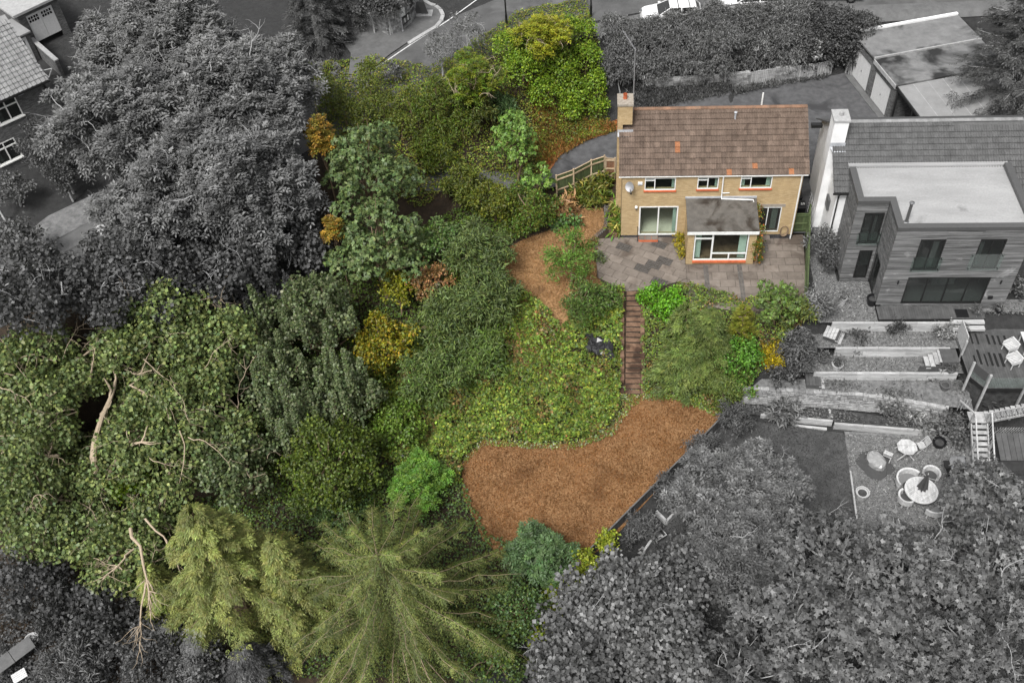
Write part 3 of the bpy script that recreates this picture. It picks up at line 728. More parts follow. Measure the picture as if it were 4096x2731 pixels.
d = thing('alarm_box', 'white alarm box under the eaves', 'alarm', (1.06, 0, 4.1)); bevel(MB().box(.92, -.07, 4.1, 1.2, -.001, 4.34).build('case', WHITE, d), .02); MB().box(.96, -.074, 4.13, 1.16, -.0705, 4.2).build('badge', LEAD, d)
d = thing('wall_lamp', 'white globe lamp on the wall beside the patio door', 'lamp', (.88, 0, 2.3)); MB().lathe([(.02, -.1), (.08, -.06), (.1, .02), (.07, .09), (.02, .11)], (.88, -.14, 2.45), 12).build('globe', WHITE, d, smooth=True); MB().tube([(.88, 0, 2.22), (.88, -.14, 2.2), (.88, -.14, 2.35)], .02, 6).build('bracket', BLACK, d)
d = thing('garden_hose', 'brown garden hose coiled and hung by the right sliding door', 'hose', (10.05, -.05, .3))
for k in range(4): MB().tube([(10.03 + (.2 + .02 * k) * cos(t), -.1 - .015 * k, .42 + (.36 + .02 * k) * sin(t)) for t in np.linspace(0, 2 * pi, 20)], .018, 6).build('coil', BARK, d)
d = thing('tv_aerial', 'tall grey aerial mast on the brick chimney', 'aerial', (.62, 3.1, 6.95))
MB().tube([(.62, 3.2, 6.9), (.62, 3.2, 11.4)], .028, 6).build('mast', ALU, d); MB().bar((.62, 3.2, 11.3), (-.05, 3.3, 12.4), .05, .04).build('boom', ALU, d)
mm = MB()
for k in range(9): p = Vector((.62, 3.2, 11.3)).lerp(Vector((-.05, 3.3, 12.4)), k / 8); mm.bar(p + Vector((0, -.16, 0)), p + Vector((0, .16, 0)), .012, .012)
mm.build('elements', ALU, d)
# ------------------------------------------------------------------ fences of the brick house
def fence(name, label, pts, hgt, mat, railmat, board=.11, rails=(.25, .8), post=.1, cat='fence', side=1, zb=None, posts=True):
    p0 = np.array(pts[0]); f = thing(name, label, cat, (p0[0], p0[1], p0[2]))
    for a, b in zip(pts[:-1], pts[1:]):
        a, b = np.array(a, float), np.array(b, float); d = b - a; L = hypot(d[0], d[1]); t = d / L; nrm = np.array([-t[1], t[0], 0]) * side
        n = max(1, int(L / board))
        for k in range(n):
            p = a + d * (k + .5) / n
            MB().bar(p + np.array([0, 0, 0.02]), p + np.array([0, 0, hgt + rng.uniform(-.015, .015)]), L / n - .006, .02, up=nrm).build('board', mat, f)
        for r in rails: MB().bar(a + nrm * .035 + (0, 0, r * hgt), b + nrm * .035 + (0, 0, r * hgt), .05, .09).build('rail', railmat, f)
        MB().bar(a + (0, 0, hgt + .02), b + (0, 0, hgt + .02), .07, .03).build('cap_rail', railmat, f)
    if posts:
        for p in pts: MB().bar(np.array(p) - (0, 0, .2), np.array(p) + (0, 0, hgt + .1), post, post, up=(0, 1, 0)).build('post', railmat, f)
    return f
fp = [G(x, y, -.05) for x, y in [(1279, 447), (1318, 433), (1358, 412), (1388, 402)]]
fence('board_fence', 'green board fence with pale rails stepping up beside the driveway', fp, 1.55, GFENCE, TFENCE, side=-1)
gp = [G(1391, 408, -.1), np.array([-.32, G(1391, 408, -.1)[1] - .05, -.1])]
fence('wooden_gate', 'brown slatted side gate next to the chimney breast', gp, 1.6, GATEM, TFENCE, rails=(.12, .5, .93), cat='gate', side=-1)
fr = [(11.75, 1.5, -.3), (11.4, -.8, -.35), (11.05, -3.1, -.42), (10.72, -5.2, -.5)]
fence('boundary_fence', 'weathered green board fence between the two houses', fr, 1.35, GFENCE, GFENCE, side=-1)
fence('board_gate', 'green mossy board gate across the alley by the bins', [(10.66, .55, -.3), (11.55, .55, -.3)], 1.5, GFENCE, GFENCE, rails=(.15, .5, .9), cat='gate', side=-1)
struct(sheet('alley', [(10.6, .4), (12.4, .4), (12.4, 6.5), (10.6, 6.5)], TARMAC, .3, .03, -.28))
# wheelie bins
def wbin(x, y, label, digits):
    b = thing('wheelie_bin', label, 'bin', (x, y, -.25), .0, 'wheelie bins in the alley')
    m = MB(); m.add([(-.21, -.25, .06), (.21, -.25, .06), (.21, .22, .06), (-.21, .22, .06), (-.28, -.33, .95), (.28, -.33, .95), (.28, .34, .95), (-.28, .34, .95)], [(3, 2, 1, 0), (4, 5, 6, 7), (0, 1, 5, 4), (1, 2, 6, 5), (2, 3, 7, 6), (3, 0, 4, 7)])
    bevel(m.build('body', BLACK, b, local=True), .02)
    lid = bevel(MB().add([(-.3, -.36, .95), (.3, -.36, .95), (.3, .36, .95), (-.3, .36, .95), (-.29, -.34, 1.0), (.29, -.34, 1.0), (.27, .3, 1.07), (-.27, .3, 1.07)], [(3, 2, 1, 0), (4, 5, 6, 7), (0, 1, 5, 4), (1, 2, 6, 5), (2, 3, 7, 6), (3, 0, 4, 7)]).build('lid', BLACK, b, local=True), .02)
    for sx in (-.24, .24): MB().tube([(sx - .03, .25, .1), (sx + .03, .25, .1)], .1, 12).build('wheel', BLACK, b, local=True)
    MB().tube([(-.25, .4, .98), (.25, .4, .98)], .02, 6).build('handle', BLACK, b, local=True)
    if digits:
        t = bpy.data.curves.new('number', 'FONT'); t.body = digits; t.size = .26; t.align_x = 'CENTER'; t.align_y = 'CENTER'; t.extrude = .002
        o = bpy.data.objects.new('number', t); COL.objects.link(o); o.data.materials.append(WHITE); o.parent = b; o.location = (.1, 0, 1.047); o.rotation_euler = (radians(6.3), 0, 0)
        dg = bpy.context.evaluated_depsgraph_get(); me = bpy.data.meshes.new_from_object(o.evaluated_get(dg)); q = bpy.data.objects.new('number', me); COL.objects.link(q)
        q.parent = b; q.location = o.location; q.rotation_euler = o.rotation_euler; bpy.data.objects.remove(o)
wbin(11.2, 2.95, 'black wheelie bin at the back of the alley, no number', '')
wbin(11.28, 1.95, 'black wheelie bin with white 59 on its lid', '59')
d = thing('trellis', 'white trellis panel leaning on the white gable wall', 'trellis', (11.9, 1.5, -.28))
for k in range(6): MB().bar((11.88, .6 + .36 * k, -.25), (11.93, .6 + .36 * k, 1.35), .03, .015, up=(1, 0, 0)).build('slat', WFURN, d)
for k in range(6): MB().bar((11.865, .55, -.1 + .28 * k), (11.865, 2.5, -.1 + .28 * k), .015, .03).build('slat', WFURN, d)
# ------------------------------------------------------------------ timber clad neighbour house
NH = thing('timber_clad_house', 'white rendered house with grey tiled roof and flat roofed timber clad extension', 'house', (17.3, -5.71, -.4))
nx, ny, nz = NH.location
TX, TY, TZ, TT, XR, XW, YW = 14.7, -5.71, -.32, 5.72, 21.92, 12.97, -3.5
# gable house behind
GX, GY0, GY1, EZ, RY, RZ = 12.42, -1.1, 5.4, 4.6, 2.2, 6.83
MB().add([(GX, GY0, -.6), (GX + .3, GY0, -.6), (GX + .3, GY1, -.6), (GX, GY1, -.6), (GX, GY0, EZ), (GX + .3, GY0, EZ), (GX + .3, GY1, EZ), (GX, GY1, EZ), (GX, RY, RZ - .1), (GX + .3, RY, RZ - .1)],
         [(0, 3, 7, 8, 4), (1, 5, 9, 6, 2), (0, 4, 5, 1), (3, 2, 6, 7), (4, 8, 9, 5), (8, 7, 6, 9), (0, 1, 2, 3)]).build('gable_wall', RENDER, NH)
MB().box(GX + .3, GY0, -.6, 26, GY0 + .25, EZ - .05).build('wall', RENDER, NH); MB().box(GX + .3, GY1 - .25, -.6, 26, GY1, EZ - .05).build('wall', RENDER, NH)
ey, ez = -1.38, 4.5; A = atan2(RZ - ez, RY - ey); SL = hypot(RZ - ez, RY - ey); x0 = 12.15
rf = MB().add([(x0, ey, ez - .09), (x0, ey, ez), (x0, RY, RZ), (x0, 2 * RY - ey, ez), (x0, 2 * RY - ey, ez - .09), (x0, RY, RZ - .1)] + [(26, ey, ez - .09), (26, ey, ez), (26, RY, RZ), (26, 2 * RY - ey, ez), (26, 2 * RY - ey, ez - .09), (26, RY, RZ - .1)],
              [(0, 1, 2, 5), (5, 2, 3, 4), (6, 11, 8, 7), (11, 10, 9, 8), (1, 7, 8, 2), (2, 8, 9, 3), (0, 6, 7, 1), (3, 9, 10, 4), (0, 5, 11, 6), (5, 4, 10, 11)]).build('roof', TILEG, NH)
gauge = SL / 12; tm = tilemesh('tile', .30, gauge * 1.12, TILEG); cnt = 0
for r in range(12):
    for c in range(37):
        x = x0 - .01 + c * .3; s = r * gauge; yy, zz = ey + s * cos(A), ez + s * sin(A) + .004
        if yy < -.35 and 12.9 < x < 22.1: continue
        if r >= 10 and x < 12.8: continue
        if cnt < 300: piece('tile', tm, rf, (x - nx, yy - ny, zz - nz + rng.uniform(-.003, .003)), (A, 0, 0)); cnt += 1
for k in range(30):
    x = 12.86 + k * .335
    if x > 23.6: break
    V = []; m = MB()
    for xx in (x, x + .33):
        for j in range(7): a = pi * (j / 6); V.append((xx, RY + .14 * cos(a), RZ + .01 + .11 * sin(a)))
    m.add(V, [(j, j + 1, 8 + j, 7 + j) for j in range(6)] + [tuple(range(6, -1, -1)), tuple(range(7, 14))]); m.build('ridge_tile', TILEL, rf)
ch = MB().box(11.98, .95, -.6, GX, 1.95, 6.2).box(11.98, .95, 6.2, 12.8, 1.95, 7.75).build('chimney', RENDER, NH)
MB().box(11.92, .89, 7.75, 12.86, 2.01, 7.87).build('cap', CONC if False else KERB, ch); MB().lathe([(.13, 0), (.13, .2), (.11, .24), (.0, .25)], (12.4, 1.45, 7.87), 12).build('chimney_pot', KERB, ch)
MB().add([(11.98, .94, 6.0), (12.86, .94, 6.0), (12.86, .94, 6.3), (11.98, .94, 6.3), (12.15, .62, 5.86), (12.86, .62, 5.86)], [(0, 1, 2, 3), (4, 5, 1, 0)]).build('flashing', LEAD, ch)
MB().box(12.1, ey - .1, ez - .1, 12.96, ey + .0, ez - .02).build('gutter', DARKF, NH)
MB().tube([(12.5, ey - .05, ez - .1), (12.52, GY0 - .07, ez - .45), (12.52, GY0 - .07, -.5)], .045, 8).build('downpipe', DARKF, NH)
MB().bar((11.55, 4.3, 5.05), (12.2, 4.3, 5.05), .3, .2).build('verge_board', DARKF, NH)
bevel(MB().box(12.28, -.2, 2.1, 12.418, .45, 2.9).build('vent_box', COPING, NH), .02)
# extension core and openings
TW1, TW2, TW3 = (16.08, 17.43, 2.52, 4.78), (19.25, 20.63, 2.6, 4.78), (16.07, 20.6, -.22, 1.92)
OPN = [TW1, TW2, TW3]; WO = [(13.48, 14.58, 2.52, 4.76), (13.74, 14.5, -.28, 1.94)]
MB().wall(TX + .03, XR - .03, TZ, 5.5, TY + .03, TY + .2, OPN).build('wall', DARKF, NH)
MB().wall(XW + .03, TX - .0, TZ, 5.5, YW + .03, YW + .2, WO).build('wall', DARKF, NH)
MB().box(TX + .03, TY + .2, TZ, TX + .2, YW + .03, 5.5).box(XR - .2, TY + .2, TZ, XR - .03, -.2, 5.5).box(XW + .03, YW + .2, TZ, XW + .2, -1.15, 5.5).build('wall', DARKF, NH)
MB().box(TX + .2, TY + .2, TZ, XR - .2, -2.4, -.2).box(TX + .2, TY + .2, 2.2, XR - .2, -2.4, 2.4).box(XW + .2, YW + .2, 2.2, TX + .1, -1.4, 2.4).build('room_floor', ROOMG, NH)
MB().box(XW + .2, -2.4, TZ, XR - .2, -2.3, 5.4).build('room_wall', ROOMG, NH)
ub = MB().box(0, 0, 0, 1, 1, 1).mesh('board'); ub.materials.append(BOARDM)
BH = .139; rows = int((5.56 - TZ) / BH)
def clad(axis, a0, a1, fixed, holes, out):
    for r in range(rows):
        z0, z1 = TZ + r * BH, TZ + (r + 1) * BH - .008; zm = (z0 + z1) / 2
        segs = [(a0, a1)]
        for h in holes:
            if h[2] < zm < h[3]:
                segs = [q for s in segs for q in ((s[0], min(s[1], h[0])), (max(s[0], h[1]), s[1])) if q[1] - q[0] > .02]
        fin = []
        for s in segs:
            while s[1] - s[0] > 3.2:
                c = s[0] + rng.uniform(1.6, 2.9); fin.append((s[0], c - .003)); s = (c, s[1])
            fin.append(s)
        for s in fin:
            t = .022 + rng.uniform(0, .006)
            if axis == 'x': piece('board', ub, NH, (s[0] - nx, fixed - ny - (t if out < 0 else 0) + .03, z0 - nz), (0, 0, 0), (s[1] - s[0], t, z1 - z0))
            else: piece('board', ub, NH, (fixed - nx - (t if out < 0 else 0) + .03, s[0] - ny, z0 - nz), (0, 0, 0), (t, s[1] - s[0], z1 - z0))
clad('x', TX, XR, TY, OPN, -1); clad('x', XW, TX - .03, YW, WO, -1); clad('y', TY + .035, YW, TX, [(-4.7, -3.62, -.3, 1.95)], -1); clad('y', YW + .035, -1.12, XW, [], -1)
MB().box(TX + .3, TY + .1, -.6, XR - .1, TY + .02, TZ - .005).box(XW + .05, YW + .02, -.62, TX, YW + .2, TZ - .005).build('plinth', BRICKG, NH)
def dwin(h, y, panes, curt=()): return window(NH, *h, y, panes, DARKF, GLASSD, t=(-.005, .09), curtains=curt)
def split(h, n, b=.06): w = (h[1] - h[0]) / n; return [(h[0] + k * w + b * (1 if k == 0 else .5), h[0] + (k + 1) * w - b * (1 if k == n - 1 else .5), h[2] + b, h[3] - b) for k in range(n)]
dwin(TW1, TY, split(TW1, 2), [(16.8, 17.2, CURTG)]); dwin(TW2, TY, split(TW2, 2), [(19.3, 19.6, CURTG)]); dwin(TW3, TY, split(TW3, 4))
dwin(WO[0], YW, split(WO[0], 2), [(14.05, 14.3, CURTG)]); dwin(WO[1], YW, split(WO[1], 1))
w = MB().box(TX - .01, -4.7, -.3, TX + .05, -4.62, 1.95).box(TX - .01, -3.7, -.3, TX + .05, -3.62, 1.95).box(TX - .01, -4.62, 1.87, TX + .05, -3.7, 1.95).box(TX - .01, -4.62, -.3, TX + .05, -3.7, -.22).build('window', DARKF, NH); MB().box(TX + .01, -4.62, -.22, TX + .02, -3.7, 1.87).build('pane', GLASSD, w)
for gx0, gx1, gza, gzb, yy in ((19.0, 20.75, 2.6, 3.8, TY - .12), (15.95, 17.55, 2.5, 3.55, TY - .12), (13.36, 14.66, 2.5, 3.4, YW - .12)):
    p = MB().box(gx0, yy, gza, gx1, yy + .012, gzb).build('glass_balustrade', CLEAR if gx0 > 18 else CLEARER, NH)
    for a in (gx0 + .08, gx1 - .08):
        for b in (gza + .1, gzb - .1): MB().tube([(a, yy - .03, b), (a, yy + .12, b)], .03, 8).build('bolt', DARKF, p)
# room contents seen through the big glazing: a shelf and a worktop
MB().box(16.5, -3.4, -.2, 18.0, -2.9, .75).box(18.1, -4.2, -.2, 19.4, -3.5, .7).build('kitchen_unit', CURTG, NH)
# flat roof with coping
FLO = [(XW + .05, -.1), (XW + .05, YW + .05), (TX + .05, YW + .05), (TX + .05, TY + .05), (XR - .05, TY + .05), (XR - .05, -.1)]
m = MB(); V = [(x, y, 5.36 + .16 * (y + .1) / -5.6) for x, y in FLO]; m.add(V, [tuple(range(6))]); fl = m.build('flat_roof', FLATW, NH)
cw = .33
for (ax0, ay0, ax1, ay1) in ((XW - .04, YW - .04, XW + cw, -.55), (XW + cw, YW - .04, TX - .04, YW + cw), (TX - .04, TY - .04, TX + cw, YW + cw), (TX + cw, TY - .04, XR + .04, TY + cw), (XR - cw, TY + cw, XR + .04, -.3)):
    MB().box(ax0, ay0, 5.5, ax1, ay1, 5.72).build('coping', COPING, NH)
MB().box(XW + .02, -.2, 5.3, XR - .02, .18, 5.5).build('flashing', FLATW, NH)
fu = MB().tube([(15.28, -5.0, 5.45), (15.28, -5.0, 6.75)], .085, 12).build('flue', COPING, NH); MB().lathe([(.16, 0), (.16, .05), (.1, .08)], (15.28, -5.0, 5.45), 14).lathe([(.05, 0), (.14, .06), (.15, .1), (.0, .16)], (15.28, -5.0, 6.75), 14).build('flue_cap', STEEL, fu)
for x, z in ((15.55, 1.6), (21.2, 1.6)): MB().tube([(x, TY - .08, z - .1), (x, TY - .08, z + .12)], .045, 8).build('wall_light', BLACK, NH)
MB().box(20.85, TY - .1, .25, 21.1, TY + .005, .42).build('socket_box', BLACK, NH)

# ------------------------------------------------------------------ decks
def deck(name, label, poly, z, w=.14, th=.028, drop=.16, mat=DECKM, gap=.008):
    P = ccw(poly); d = thing(name, label, 'deck', (*np.mean(np.array(poly), 0), z - drop - .02))
    MB().prism(P, z - drop, z - th - .002).build('frame', DECKW, d)
    xa, xb, ya, yb = min(p[0] for p in P), max(p[0] for p in P), min(p[1] for p in P), max(p[1] for p in P)
    k = 0
    while xa + k * w < xb:
        q = clip([(xa + k * w + gap, ya - .02), (xa + (k + 1) * w, ya - .02), (xa + (k + 1) * w, yb), (xa + k * w + gap, yb)], P)
        if len(q) > 2: MB().prism(q, z - th, z + rng.uniform(-.002, .002)).build('board', DECKM, d)
        k += 1
    return d
dk = deck('small_deck', 'dark boarded deck along the foot of the timber clad extension', [(14.72, -6.78), (20.68, -6.7), (20.68, TY - .04), (14.72, TY - .04)], -.4, drop=.2)
MB().box(18.75, -6.98, -.62, 20.62, -6.7, -.5).build('step', SLEEPER, dk); MB().box(18.7, -7.3, -.86, 20.62, -7.0, -.7).build('step', SLEEPER, dk)
d = tag(MB().box(19.1, -6.65, -.397, 19.8, -6.0, -.385).build('door_mat', BLACK), 'black door mat on the small deck', 'mat')
BDP = [(19.05, -7.35), (20.7, -6.95), (23.6, -6.35), (23.6, -11.2), (19.78, -11.2), (19.12, -10.3)]
bd = deck('large_deck', 'large dark raised deck with glass balustrade', BDP, -1.2, drop=.28)
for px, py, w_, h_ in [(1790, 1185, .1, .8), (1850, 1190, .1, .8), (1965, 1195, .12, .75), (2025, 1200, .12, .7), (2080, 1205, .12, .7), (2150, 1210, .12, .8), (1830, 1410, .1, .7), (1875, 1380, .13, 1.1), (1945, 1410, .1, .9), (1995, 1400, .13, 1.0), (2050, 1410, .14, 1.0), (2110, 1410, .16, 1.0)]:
    p = Z4(px, py, -1.2); MB().box(p[0] - w_ / 2, p[1] - h_ / 2, -1.199, p[0] + w_ / 2, p[1] + h_ / 2, -1.194).build('dark_strip', DECKW, bd)  # thin near-black strips laid over the deck boards
for k, (x, y) in enumerate([(19.12, -10.3), (19.78, -11.2), (21.86, -11.2), (23.5, -11.2), (19.1, -8.7), (19.05, -7.4)]):
    zb = gz1(x, y) - .3
    MB().bar((x, y - .04, zb), (x, y - .04, -.05 if k < 5 else -.9), .11, .11, up=(0, 1, 0)).build('post', POSTG, bd)
    if k < 3: MB().lathe([(.09, 0), (.1, .02), (.02, .07)], (x, y - .04, -.05), 4, rot=pi / 4).build('post_cap', POSTG, bd)
for (a, b) in (((19.14, -10.3), (19.78, -11.16)), ((19.85, -11.2), (21.8, -11.2)), ((21.92, -11.2), (23.45, -11.2))):
    MB().bar((*a, -.72), (*b, -.72), .014, .8).build('glass_balustrade', CLEAR, bd)
MB().bar((19.16, -10.32, -.4), (19.7, -11.08, -.4), .02, .6).build('towel', CUSHD, bd)
MB().bar((19.07, -7.5, -.35), (19.1, -8.75, -.35), .05, 1.3).build('privacy_panel', SLEEPER, bd)
MB().prism([(19.2, -7.5), (23.4, -6.6), (23.4, -10.9), (19.8, -10.9), (19.25, -10.2)], -4.2, -1.5).build('sub_frame', GSOIL, bd)
def crate_chair(x, y, rz, label):
    c = thing('slatted_armchair', label, 'chair', (x, y, -1.2), rz, 'white armchairs on the large deck')
    for sx in (-.27, .27):
        for sy in (-.25, .25): MB().bar((sx, sy, 0), (sx, sy, .42), .035, .035, up=(0, 1, 0)).build('leg', WFURN, c, local=True)
    for k in range(6): MB().box(-.27 + k * .095, -.28, .4, -.21 + k * .095, .28, .43).build('seat_slat', WFURN, c, local=True)
    MB().box(-.31, .25, .4, .31, .29, .8).build('backrest', WFURN, c, local=True)
    for sx in (-1, 1): MB().box(sx * .31 - .015, -.3, .4, sx * .31 + .015, .26, .66).build('side_panel', WFURN, c, local=True)
    MB().tube([(-.31, -.3, .66), (-.31, .29, .8), (.31, .29, .8), (.31, -.3, .66)], .02, 6).build('rim', WFURN, c, local=True)
p = Z4(2200, 1270, -.8); crate_chair(p[0], p[1], -1.2, 'white slatted armchair on the large deck, farther from the balustrade')
p = Z4(2235, 1415, -.8); crate_chair(p[0], p[1], -1.2, 'white slatted armchair on the large deck, nearer the balustrade')
p = Z4(2335, 1200, -.5); t = thing('deck_table', 'white table top at the picture edge on the large deck', 'table', (p[0] + .35, p[1], -1.2)); MB().box(p[0], p[1] - .6, -.52, p[0] + .8, p[1] + .6, -.48).build('top', WFURN, t)
for dx in (.08, .72):
    for dy in (-.5, .5): MB().bar((p[0] + dx, p[1] + dy, -1.2), (p[0] + dx, p[1] + dy, -.52), .05, .05, up=(0, 1, 0)).build('leg', WFURN, t)
# stairs with lattice down from the large deck
ls = thing('deck_stairs', 'pale timber stairs with lattice panels turning down from the large deck', 'stairs', (19.4, -13.3, -4.3))
for k in range(9):
    x = 22.0 - k * .255; z = -1.75 - k * .10
    MB().box(x, -12.3, z - .04, x + .23, -11.75, z).build('tread', POSTG, ls)
MB().bar((22.2, -12.36, -1.9), (19.75, -12.36, -2.85), .06, .16).build('stringer', POSTG, ls); MB().bar((22.3, -12.4, -1.05), (19.7, -12.4, -1.95), .07, .07).build('handrail', POSTG, ls)
for k in range(17):
    x = 19.8 + k * .14; z = -2.8 + (x - 19.8) * .385
    MB().bar((x, -12.38, z), (x + .18, -12.38, z + .8), .035, .012).build('lattice_slat', POSTG, ls); MB().bar((x + .18, -12.395, z), (x, -12.395, z + .8), .035, .012).build('lattice_slat', POSTG, ls)
for k in range(9):
    y = -12.55 - k * .26; z = -2.75 - k * .175
    MB().box(19.2, y - .24, z - .04, 19.95, y, z).build('tread', POSTG, ls)
for x in (19.15, 20.02):
    MB().bar((x, -12.45, -2.75), (x, -14.95, -4.35), .06, .18).build('stringer', POSTG, ls)
    for y, zb in ((-12.4, -2.8), (-13.7, -3.6), (-14.9, -4.4)): MB().bar((x, y, zb - .4), (x, y, zb + 1.0), .1, .1, up=(0, 1, 0)).build('post', POSTG, ls)
    MB().bar((x, -12.4, -1.8), (x, -14.9, -3.4), .07, .07).build('handrail', POSTG, ls)
for k in range(15): y = -12.5 - k * .16; z = -2.7 - k * .105; MB().bar((20.02, y, z), (20.02, y - .12, z + .8), .035, .012, up=(1, 0, 0)).build('lattice_slat', POSTG, ls)
MB().box(19.1, -12.45, -2.72, 20.05, -11.7, -2.66).build('landing', POSTG, ls)
for k in range(4): MB().bar((18.5 + .2 * k, -11.75 + .05 * k, -2.5), (18.5 + .2 * k, -11.75 + .05 * k, -1.7), .03, .03, up=(0, 1, 0)).build('baluster', POSTG, ls)
MB().bar((18.45, -11.7, -1.65), (19.15, -12.5, -1.85), .08, .08).build('handrail', POSTG, ls)
lt = thing('lattice_screen', 'pale diamond lattice screen below the large deck stairs', 'lattice', (21.3, -12.9, -4.2))
for k in range(22): MB().bar((20.2 + k * .14, -12.75, -4.0), (20.2 + k * .14 + .5, -12.75, -2.7), .03, .012).build('slat', POSTG, lt); MB().bar((20.7 + k * .14, -12.765, -4.0), (20.2 + k * .14, -12.765, -2.7), .03, .012).build('slat', POSTG, lt)
sh = thing('garden_store', 'low dark boarded garden store beside the lattice stairs', 'shed', (21.4, -13.9, -4.3)); MB().box(20.4, -14.5, -4.45, 23, -13.2, -3.2).build('wall', DECKM, sh)
for k in range(9): MB().add([(20.3 + k * .3, -14.65, -3.15), (20.58 + k * .3, -14.65, -3.15), (20.58 + k * .3, -13.1, -2.75), (20.3 + k * .3, -13.1, -2.75), (20.3 + k * .3, -14.65, -3.12), (20.58 + k * .3, -14.65, -3.12), (20.58 + k * .3, -13.1, -2.72), (20.3 + k * .3, -13.1, -2.72)], [(3, 2, 1, 0), (4, 5, 6, 7), (0, 1, 5, 4), (1, 2, 6, 5), (2, 3, 7, 6), (3, 0, 4, 7)]).build('roof_board', DECKM, sh)

# ------------------------------------------------------------------ terraces of the neighbour garden
def terrace(name, poly, z, mat=CHIP): return struct(sheet(name, poly, mat, .15, 0, z))
terrace('terrace', [(11.6, 0.3), (12.9, 0.3), (12.9, -3.5), (14.75, -3.5), (14.75, -6.8), (18.9, -6.85), (11.3, -6.85)], -.62)
terrace('terrace', [(20.6, -6.0), (26, -6.0), (26, -5.0), (22, -5.0), (22, -5.7), (20.6, -5.7)], -.62)
terrace('terrace', [(11.2, -6.88), (19.1, -6.88), (19.1, -8.22), (10.9, -8.22)], -1.28)
terrace('terrace', [(10.7, -8.26), (19.2, -8.26), (19.3, -9.52), (9.5, -9.52)], -1.95)
terrace('terrace', [(8.0, -9.56), (19.5, -9.56), (19.4, -11.7), (14.7, -10.9), (7.3, -10.3)], -2.5)
terrace('planting_bed', [(6.9, -10.7), (12.5, -11.0), (18.2, -12.0), (17.7, -12.35), (7.2, -11.35)], -3.55, GSOIL)
glow = [(6.0, -11.6), (12.6, -12.2), (12.6, -17.4), (12.2, -22), (0, -22), (2, -18.5)]
struct(sheet('neighbour_lawn', glow, GLAWN, .25, .03)); struct(sheet('gravel_yard', [(12.6, -12.1), (19.3, -12.4), (21, -13), (21, -20), (12.3, -20)], CHIP, .25, .035))
def sleepers(label, x0, x1, y, ztop, zbot, slope=0.0, n=2, seg=2.4):
    s = thing('sleeper_wall', label, 'wall', ((x0 + x1) / 2, y, zbot), 0, 'sleeper retaining walls'); h = (ztop - zbot) / n
    for r in range(n):
        x = x0 - (.8 if r % 2 else 0)
        while x < x1:
            a, b = max(x, x0), min(x + seg, x1)
            if b - a > .1: bevel(MB().bar((a + .004, y + slope * (a - x0), zbot + h * (r + .5)), (b - .004, y + slope * (b - x0), zbot + h * (r + .5)), .14, h - .012).build('sleeper', SLEEPER, s), .012)
            x += seg
    return s
sleepers('pale sleeper wall nearest the small deck', 12.1, 18.9, -6.88, -.56, -1.4, n=3)
sleepers('pale sleeper wall just above the toy sized wooden steps', 12.2, 18.6, -8.24, -1.22, -2.1, n=3)
sleepers('pale sleeper wall with the round black pot above its left end', 10.9, 18.9, -9.54, -1.9, -2.65, n=3)
sleepers('low pale sleeper edging of the bed above the neighbour lawn', 7.9, 11.9, -11.38, -3.48, -3.95, -.1, n=2)
sleepers('long low pale sleeper edging above the gravel yard', 12.0, 17.6, -11.85, -3.62, -4.2, -.09, n=2)
o = tag(bevel(MB().bar((8.8, -11.75, -3.9), (11.6, -12.05, -3.95), .16, .12).build('loose_sleeper', SLEEPER), .012), 'single pale sleeper lying loose on the dark lawn', 'sleeper')
for x, y in ((9.0, -11.3), (11.85, -11.6)): tag(MB().bar((x, y, -3.5), (x - .05, y + .55, -3.42), .13, .14).build('cross_sleeper', SLEEPER), 'short cross sleeper at the %s end of the planting bed' % ('left' if x < 10 else 'right'), 'sleeper')
# dry stone wall
sw = thing('dry_stone_wall', 'grey dry stone retaining wall overgrown with plants', 'wall', (12, -10.9, -3.6))
swl = [(6.9, -10.35), (12.4, -10.72), (14.7, -10.95), (18.1, -11.75)]; cnt = 0; sm = MB()
for r in range(9):
    for (xa, ya), (xb, yb) in zip(swl[:-1], swl[1:]):
        L = hypot(xb - xa, yb - ya); s = rng.uniform(-.2, 0)
        while s < L - .05:
            l = rng.uniform(.22, .5); a, b = max(s, 0), min(s + l - .012, L)
            if b - a > .08:
                t = np.array([(xb - xa) / L, (yb - ya) / L]); p, q = np.array([xa, ya]) + t * a, np.array([xa, ya]) + t * b; z = -3.65 + r * .13 + .06; o_ = rng.uniform(-.03, .03) - r * -.02
                mm = MB().bar((p[0], p[1] + o_, z), (q[0], q[1] + o_ + rng.uniform(-.02, .02), z + rng.uniform(-.01, .01)), .24, .122)
                if r >= 4 and cnt < 150: bevel(mm.build('stone', STONE, sw), .015, 1); cnt += 1
                else: sm.add(mm.v, mm.f)
            s += l
sm.build('stones', STONE, sw)['kind'] = 'stuff'
